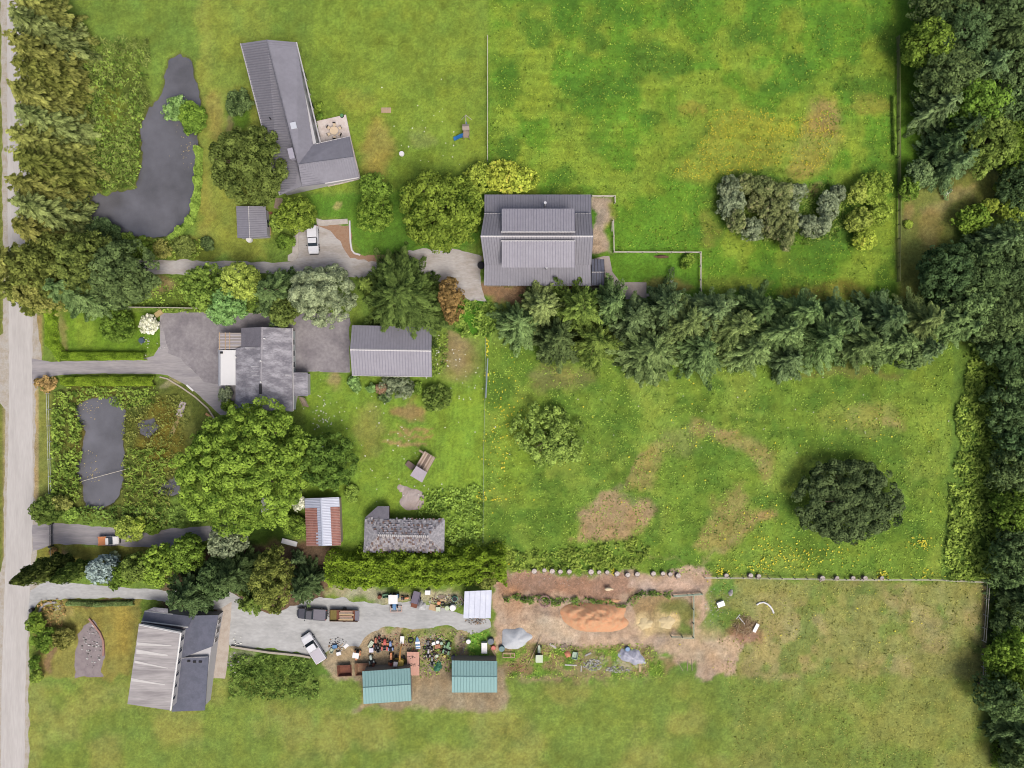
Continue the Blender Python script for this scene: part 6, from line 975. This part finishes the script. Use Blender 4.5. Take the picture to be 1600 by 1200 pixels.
hedge([(528, 893), (640, 891), (772, 886)], 62, 4.2, 'hedge', 'long thick bright laurel hedge north of the gravel yard', dens=62, leaf=.36, lump=.3); shrub(763, 893, 22, 4, 'olive', 'dull twiggy bush at the laurel hedge\'s east end')
shrub(196, 824, 19, 3, 'limeyellow', 'left half of the lime yellow bush over the small orange truck', leaf=.3); shrub(213, 823, 14, 2.6, 'lime', 'right half of the lime yellow bush over the small orange truck', leaf=.3)
shrub(72, 797, 22, 3.6, 'gwine', 'dark green bush at the farm drive\'s lane corner'); shrub(96, 786, 15, 3, 'olivelight', 'yellowish bush right of the lane corner bush'); shrub(108, 806, 13, 2.2, 'weed', 'low green bush above the black gate'); shrub(72, 600, 15, 1.6, 'straw', 'straw coloured dry bush at the asphalt drive\'s mouth', leaf=.3); shrub(237, 826, 12, 1.8, 'mid', 'low green bush right of the lime yellow one')
shrub(54, 975, 16, 2.8, 'bright', 'bright bush at the lane edge, top of the garden'); shrub(68, 1002, 18, 2.6, 'mid', 'mid green bush below the bright lane edge bush'); shrub(99, 998, 19, 2.4, 'olivelight', 'yellowish bush left of the garden slab'); shrub(54, 1035, 9, 2.4, 'mid', 'narrow bush at the lane edge near the bottom'); shrub(55, 1058, 10, 2.4, 'weed', 'last bush at the lane edge below the narrow one'); shrub(82, 862, 6, 1.0, 'rust', 'small rusty shrub below the black gate')
# clipped hedges
hedge([(96, 555), (220, 556)], 14, 1.7, 'hedge', 'clipped hedge along the asphalt drive\'s north side', dens=120, leaf=.2); hedge([(75, 490), (77, 535), (92, 556)], 18, 1.7, 'hedge', 'clipped hedge along the lane turning to the drive', dens=120, leaf=.2); hedge([(100, 595), (234, 595)], 17, 1.7, 'hedge', 'clipped hedge along the asphalt drive\'s south side', dens=120, leaf=.2)
hedge([(106, 943), (150, 945), (205, 943)], 9, 1.0, 'dark', 'low dark hedge south of the yard drive', dens=120, leaf=.2); hedge([(308, 232), (307, 280), (303, 320), (296, 342), (280, 358), (264, 370)], 11, 1.5, 'weed', 'rough green hedge curving along the upper pond\'s east bank', dens=110, leaf=.3, lump=.35); hedge([(1397, 150), (1399, 240)], 4, 1.0, 'mid', 'narrow overgrown strip on the north field\'s east fence', dens=120, leaf=.25)
# lone trees in the meadow
broad(861, 683, 45, 4, 'grassbush', 'lone bright layered tree in the west part of the meadow', leaf=.34, dens=30, lobes=.35, puff=.7, seed=9); broad(1331, 783, 79, 6.5, 'holly', 'large round dark tree alone in the meadow\'s east part', leaf=.25, dens=52, puff=.95, seed=10, lobes=.05, ax=(1.03, .86))
# scrubby orchard
sc_pts = [(1143, 293, 18), (1168, 288, 16), (1195, 292, 18), (1222, 300, 18), (1148, 318, 20), (1180, 318, 14), (1212, 325, 20), (1150, 346, 18), (1178, 360, 16), (1205, 352, 20), (1232, 348, 18), (1228, 372, 14), (1246, 298, 13), (1262, 352, 18), (1296, 320, 20), (1286, 352, 15), (1240, 325, 14), (1310, 300, 12)]
for i, (x, y, r) in enumerate(sc_pts): broad(x, y, r, 3.6 + (i % 4) * .5, 'drab' if i < 12 and i % 4 else 'grey', 'grey-green scrubby tree, %s in the orchard clump counted from the top left' % ORD[i], 'tree', 'scrub_tree', 'scrubby trees of the old orchard clump', leaf=.22, dens=34, lobes=.45, puff=.5)
G5 = 'yellow-green trees near the north field fence'
for x, y, r, p, lb in ((1368, 294, 25, 'lime', 'largest yellow-green tree by the north field fence, topmost of its group'), (1343, 298, 15, 'limeyellow', 'small yellow-green tree left of the topmost one by the fence'), (1345, 344, 19, 'limeyellow', 'yellow-green tree in the middle left of the fence group'), (1375, 334, 18, 'lime', 'yellow-green tree in the middle right of the fence group'), (1354, 372, 21, 'yellow', 'most yellow tree, lowest of the fence group')): broad(x, y, r, 4, p, lb, group=G5, leaf=.28, lobes=.4, puff=.6)
broad(1437, 272, 22, 5, 'bluegreen', 'blue-green tree just right of the overgrown fence'); broad(1424, 292, 18, 4, 'mid', 'green tree leaning on the overgrown fence'); shrub(1077, 405, 10, 1.6, 'bright', 'small bright bush in the fenced lawn\'s corner'); shrub(1420, 350, 6, .9, 'lime', 'tiny lime shrub in the dry clearing'); shrub(1560, 292, 8, 1.2, 'lime', 'tiny bright shrub at the dry clearing\'s right end')
# long evergreen row
G6 = 'conifers of the long evergreen row'
row = [(812, 505, 42, 'conrow', 10), (846, 482, 44, 'conolive', 12), (872, 530, 52, 'dark', 12), (905, 485, 50, 'gwine', 13), (930, 535, 48, 'gwine', 12), (955, 478, 44, 'conrow', 12), (985, 500, 46, 'bluegreen', 13), (1012, 548, 62, 'conrow', 13), (1040, 482, 48, 'bluegreen', 13), (1068, 505, 44, 'conolive', 14), (1092, 545, 46, 'conrow', 12), (1110, 488, 48, 'bluegreen', 13), (1142, 512, 50, 'conolive', 14), (1170, 545, 44, 'conrow', 12), (1180, 488, 46, 'dark', 12), (1215, 520, 52, 'conrow', 14), (1228, 560, 36, 'bluegreen', 10), (1250, 490, 42, 'conrow', 12), (1280, 530, 50, 'conrow', 13), (1310, 498, 44, 'bluegreen', 12), (1340, 535, 44, 'conrow', 12), (1375, 500, 46, 'bluegreen', 13), (1392, 538, 44, 'conrow', 12), (1430, 502, 46, 'conolive', 13)]
for i, (x, y, r, p, h) in enumerate(row): conifer(x, y, r * 1.12, h, p, 'conifer in the long evergreen row above the meadow, %s counted from the west' % ORD[i], G6, seed=300 + i, zf=.35, card=.58 if i != 7 else .7, dens=13, nbk=1.35, wild=.45, droop=.3 + .1 * (i % 3))
conifer(1470, 500, 46, 12, 'conrow', 'last grey-green conifer at the evergreen row\'s east end', G6, zf=.35); conifer(1497, 512, 34, 11, 'conrow', 'small grey-green conifer closing the evergreen row towards the eastern wood', G6, zf=.35); conifer(1440, 545, 34, 11, 'bluegreen', 'blue-green conifer on the meadow side near the evergreen row\'s east end', G6, zf=.35); broad(1425, 555, 22, 7, 'dark', 'dark low tree under the evergreen row\'s east end')
# eastern wood
G7 = 'trees of the dark eastern wood'; wd = [(1466, 172, 44, 'bluegreen', 'c'), (1500, 205, 46, 'darkblue', 'c'), (1530, 165, 42, 'mid', 'b'), (1570, 175, 40, 'dark', 'b'), (1545, 225, 40, 'gwine', 'b'), (1490, 255, 42, 'bluegreen', 'c'), (1585, 225, 36, 'mid', 'b'), (1600, 290, 36, 'darkblue', 'b'), (1472, 232, 34, 'darkblue', 'c'), (1522, 342, 26, 'bright', 'b'), (1577, 326, 20, 'lime', 'b'), (1545, 322, 12, 'lime', 'b'), (1556, 378, 46, 'bluegreen', 'c'), (1518, 402, 34, 'dark', 'c'), (1595, 380, 42, 'dark', 'b'), (1478, 430, 40, 'darkblue', 'b'), (1528, 428, 46, 'dark', 'b'), (1578, 440, 44, 'darkblue', 'b'), (1515, 478, 40, 'conrow', 'b'), (1560, 492, 44, 'dark', 'b'), (1600, 500, 36, 'bluegreen', 'b'), (1575, 545, 40, 'darkblue', 'b'), (1540, 530, 26, 'gwine', 'b'), (1600, 590, 40, 'dark', 'b'), (1580, 640, 36, 'darkblue', 'b'), (1605, 690, 36, 'darkblue', 'b'), (1592, 740, 34, 'dark', 'b'), (1585, 800, 32, 'mid', 'b'), (1600, 850, 36, 'darkblue', 'b'), (1575, 885, 36, 'dark', 'b'), (1595, 935, 38, 'darkblue', 'c'), (1572, 975, 26, 'dark', 'b'), (1600, 1010, 34, 'bright', 'b'), (1570, 1035, 28, 'bright', 'b'), (1605, 1075, 40, 'mid', 'b'), (1565, 1090, 30, 'dark', 'b'), (1480, 120, 46, 'dark', 'b'), (1540, 110, 50, 'bluegreen', 'c'), (1600, 120, 46, 'dark', 'b'), (1500, 50, 50, 'darkblue', 'b'), (1575, 50, 50, 'dark', 'c'), (1450, 70, 36, 'mid', 'b'), (1480, -10, 50, 'dark', 'b'), (1560, -5, 50, 'darkblue', 'b'), (1590, 1140, 46, 'darkblue', 'c'), (1600, 1195, 40, 'dark', 'b')]
wd.sort(key=lambda q: (q[1], q[0])); from collections import Counter
ords = ORD + ['twenty-fifth', 'twenty-sixth', 'twenty-seventh', 'twenty-eighth', 'twenty-ninth', 'thirtieth', 'thirty-first', 'thirty-second', 'thirty-third', 'thirty-fourth', 'thirty-fifth', 'thirty-sixth', 'thirty-seventh', 'thirty-eighth', 'thirty-ninth', 'fortieth', 'forty-first', 'forty-second', 'forty-third', 'forty-fourth', 'forty-fifth', 'forty-sixth', 'forty-seventh', 'forty-eighth']
desc = {'bluegreen': 'blue-green', 'darkblue': 'dark blue-green', 'mid': 'mid green', 'dark': 'dark green', 'gwine': 'olive green', 'bright': 'bright green', 'lime': 'lime green', 'conrow': 'grey-green'}
for i, (x, y, r, p, k) in enumerate(wd):
    lb = '%s %s, %s in the eastern wood counted from the top' % (desc[p], 'conifer' if k == 'c' else 'broadleaf tree', ords[i])
    if k == 'c': conifer(x, y, r, 11, p, lb, G7, zf=.4, seed=500 + i, dens=12)
    else: broad(x, y, r, 5 if r < 30 else (8 if x > 1565 else 10), p, lb, group=G7, seed=500 + i, dens=30, leaf=.36, lobes=.3)
shrub(1487, 474, 9, 6, 'white', 'pale blossoming bush above the evergreen row\'s east end', leaf=.25, dens=30)
# uncountable growth
weeds('reeds', [(118, 60), (235, 60), (238, 130), (232, 165), (216, 200), (216, 288), (160, 302), (122, 300), (112, 200)], 22, 1.1, 'reed', 'tall reeds filling the ground west of the upper pond', .75, 1, True); weeds('reeds', [(110, 80), (228, 80), (222, 205), (216, 290), (150, 303), (115, 285)], 14, .8, 'weed', 'green marsh plants among the reeds west of the upper pond', .5, 2)
weeds('marsh_plants', [(196, 622), (290, 615), (300, 650), (285, 700), (272, 760), (262, 822), (210, 825), (192, 790), (194, 720), (192, 680)], 16, .8, 'reedbrown', 'brown-green marsh plants east of the lower pond', .36, 3); weeds('reeds', [(196, 700), (262, 700), (262, 800), (195, 800)], 20, 1.0, 'weed', 'green reeds on the lower pond\'s south-east side', .9, 4, True); weeds('bank_growth', [(84, 615), (110, 612), (130, 650), (130, 720), (122, 800), (84, 800)], 26, 1.2, 'weed', 'leafy growth on the lower pond\'s west bank', .5, 5); weeds('bank_growth', [(100, 604), (240, 604), (250, 628), (195, 640), (150, 620), (110, 640)], 20, .8, 'weed', 'leafy growth on the lower pond\'s north bank', .45, 6); weeds('bank_growth', [(115, 790), (290, 790), (330, 815), (270, 824), (160, 820), (110, 812)], 22, .9, 'gwine', 'leafy growth between the lower pond and the farm drive', .45, 7); weeds('reeds', [(110, 655), (134, 655), (128, 725), (130, 790), (112, 780)], 12, .7, 'reedbrown', 'yellow-brown reeds at the lower pond\'s west edge', .6, 8, True)
weeds('bank_growth', [(90, 372), (330, 372), (310, 402), (180, 406), (90, 400)], 20, .7, 'weed', 'low growth between the upper pond and the gravel drive', .4, 9); weeds('undergrowth', [(240, 432), (340, 432), (480, 470), (545, 476), (540, 490), (340, 490), (210, 485), (215, 440)], 14, .6, 'weed', 'low growth between the two driveways', .4, 10); weeds('undergrowth', [(695, 468), (765, 472), (790, 505), (760, 530), (705, 520)], 34, 1.0, 'weed', 'thick weeds right of the rust-brown tree', .5, 11); weeds('undergrowth', [(662, 520), (700, 525), (695, 580), (676, 590)], 20, .6, 'weed', 'weeds along the garage\'s east wall', .4, 12)
weeds('undergrowth', [(660, 770), (757, 755), (757, 870), (700, 860), (695, 812), (650, 800)], 28, .8, 'weed', 'weeds around the grey shake shed\'s east side', .45, 13); weeds('undergrowth', [(770, 862), (880, 858), (1000, 840), (1020, 862), (990, 888), (900, 890), (780, 893)], 22, .7, 'weed', 'weeds along the dirt paddock\'s north edge', .45, 14); weeds('brambles', [(1512, 535), (1570, 540), (1575, 700), (1565, 900), (1482, 908), (1474, 860), (1486, 800), (1480, 760), (1498, 700), (1490, 650), (1506, 600)], 34, .8, 'weed', 'light green brambles between meadow and eastern wood', .5, 15); weeds('brambles', [(1525, 540), (1575, 530), (1590, 720), (1580, 900), (1500, 905), (1505, 800), (1515, 680)], 7, .8, 'mid', 'darker leaves among the brambles by the eastern wood', .45, 16); weeds('brambles', [(1440, -10), (1605, -10), (1605, 262), (1460, 262), (1445, 200)], 14, 1.2, 'dark', 'dark undergrowth below the eastern wood\'s north trees', .5, 17); weeds('brambles', [(1560, 860), (1610, 860), (1610, 1200), (1545, 1200), (1545, 910)], 30, 1.4, 'mid', 'undergrowth below the eastern wood\'s south trees', .5, 18)
weeds('orchard_grass', [(1125, 280), (1260, 280), (1320, 300), (1320, 370), (1230, 385), (1140, 365)], 20, .5, 'gwine', 'long dark grass under the old orchard clump', .35, 19); weeds('fence_growth', [(787, 927), (850, 932), (920, 935), (975, 941), (990, 930), (1003, 922), (1050, 924), (1050, 933), (1004, 932), (985, 948), (915, 944), (850, 943), (787, 937)], 60, .9, 'gwine', 'dark weeds grown into the paddock\'s wire fence', .35, 20)
weeds('scrap_weeds', [(640, 985), (762, 985), (762, 1048), (640, 1060)], 9, .4, 'weed', 'weeds among the parked machinery', .35, 21); weeds('scrap_weeds', [(800, 1005), (1020, 1005), (1050, 1060), (790, 1060)], 11, .3, 'weed', 'weeds among the scrap south of the paddock', .27, 22); weeds('garden_growth', [(362, 1022), (420, 1025), (490, 1030), (500, 1090), (360, 1090)], 30, 1.0, 'gwine', 'garden growth behind the low pale wall', .4, 23); weeds('edge_growth', [(60, 940), (100, 935), (110, 985), (70, 1000)], 10, .5, 'straw', 'dry growth inside the garden corner kerb', .4, 24)
weeds('long_grass', [(757, 535), (1490, 535), (1478, 902), (757, 895)], 8, .16, 'weed', 'longer grass tufts scattered over the meadow', .3, 25, spread=.6); weeds('long_grass', [(765, -10), (1398, -10), (1398, 466), (1095, 466), (1090, 396), (962, 394), (958, 302), (850, 300), (765, 245)], 8, .16, 'bright', 'longer grass tufts scattered over the north field', .3, 26, spread=.6); weeds('long_grass', [(1110, 906), (1536, 908), (1534, 1200), (1150, 1200)], 6, .12, 'olivelight', 'grass tufts scattered over the dry paddock', .27, 27, spread=.6)
rng = np.random.default_rng(11); fy = mat('flower_yellow', (240, 228, 64), .7, .05); fwm = mat('flower_white', (244, 244, 232), .7, .04)
def scat(n, clusters): 
    out = []
    for cx, cy, sx, sy, w_ in clusters: k = int(n * w_); out += list(zip(rng.normal(cx, sx, k), rng.normal(cy, sy, k)))
    return out
pts = scat(100, [(761, 545, 1.5, 10, .25), (761, 585, 2, 3, .1), (752, 775, 4, 4, .35), (775, 780, 8, 3, .2), (780, 700, 14, 50, .7), (800, 640, 16, 30, .3), (1440, 848, 9, 5, .5), (1230, 870, 30, 12, .9), (1290, 865, 30, 10, .5), (1380, 898, 5, 4, .35), (1440, 895, 14, 5, .2), (958, 893, 1.5, 2, .15), (1126, 894, 4, 3, .2), (1180, 885, 22, 8, .5), (1190, 830, 40, 40, .3), (1000, 720, 120, 80, .5), (1250, 660, 150, 60, .4), (1400, 780, 60, 60, .4), (765, 850, 10, 10, .1), (790, 620, 16, 20, .3), (1170, 985, 120, 30, .1), (1330, 950, 80, 30, .12)])
dots('ragwort_flowers', [p_ for p_ in pts if not (1250 < p_[0] < 1412 and 700 < p_[1] < 850)], .34, fy, 'yellow ragwort flowers scattered through the meadow', 5)
q = rng.uniform(0, 1, (3600, 2)) * [280, 150] + [1045, 150]; A_ = [(1055, 275), (1065, 250), (1100, 215), (1120, 175), (1160, 165), (1230, 188), (1290, 170), (1312, 200), (1295, 270), (1215, 262), (1150, 268), (1100, 285)]
k = (sdist(q[:, 0] + (fbm(q[:, 0], q[:, 1], 20, 3) - .5) * 30, q[:, 1] + (fbm(q[:, 0], q[:, 1], 20, 6) - .5) * 30, A_) < 0) & (fbm(q[:, 0], q[:, 1], 10, 9) > .42); dots('buttercup_flowers', q[k], .22, mat('flower_ochre', (226, 212, 60), .8, .08), 'yellow flowers thick in the north field\'s dry patch', 6)
pts = scat(100, [(505, 645, 14, 14, .5), (700, 560, 14, 20, .35), (735, 600, 10, 14, .15), (590, 700, 40, 40, .35), (640, 690, 60, 60, .3), (690, 215, 30, 40, .15), (640, 180, 60, 30, .12), (1000, 640, 200, 50, .35), (1350, 640, 90, 60, .2), (235, 540, 14, 6, .1), (370, 1000, 4, 6, .15)]); dots('daisy_flowers', pts, .28, fwm, 'white daisies dotted over the lawns', 7); bl = mat('lily_pad', (196, 176, 120), .8, .1)
pts = list(zip(rng.normal(290, 9, 40), rng.normal(232, 18, 40))) + list(zip(rng.normal(140, 9, 50), rng.normal(738, 16, 50))) + list(zip(rng.normal(135, 10, 30), rng.normal(640, 7, 30))); dots('floating_leaves', [(a, b) for a, b in pts], .22, bl, 'pale floating leaves on the two ponds', 8, (-.31, -.30))
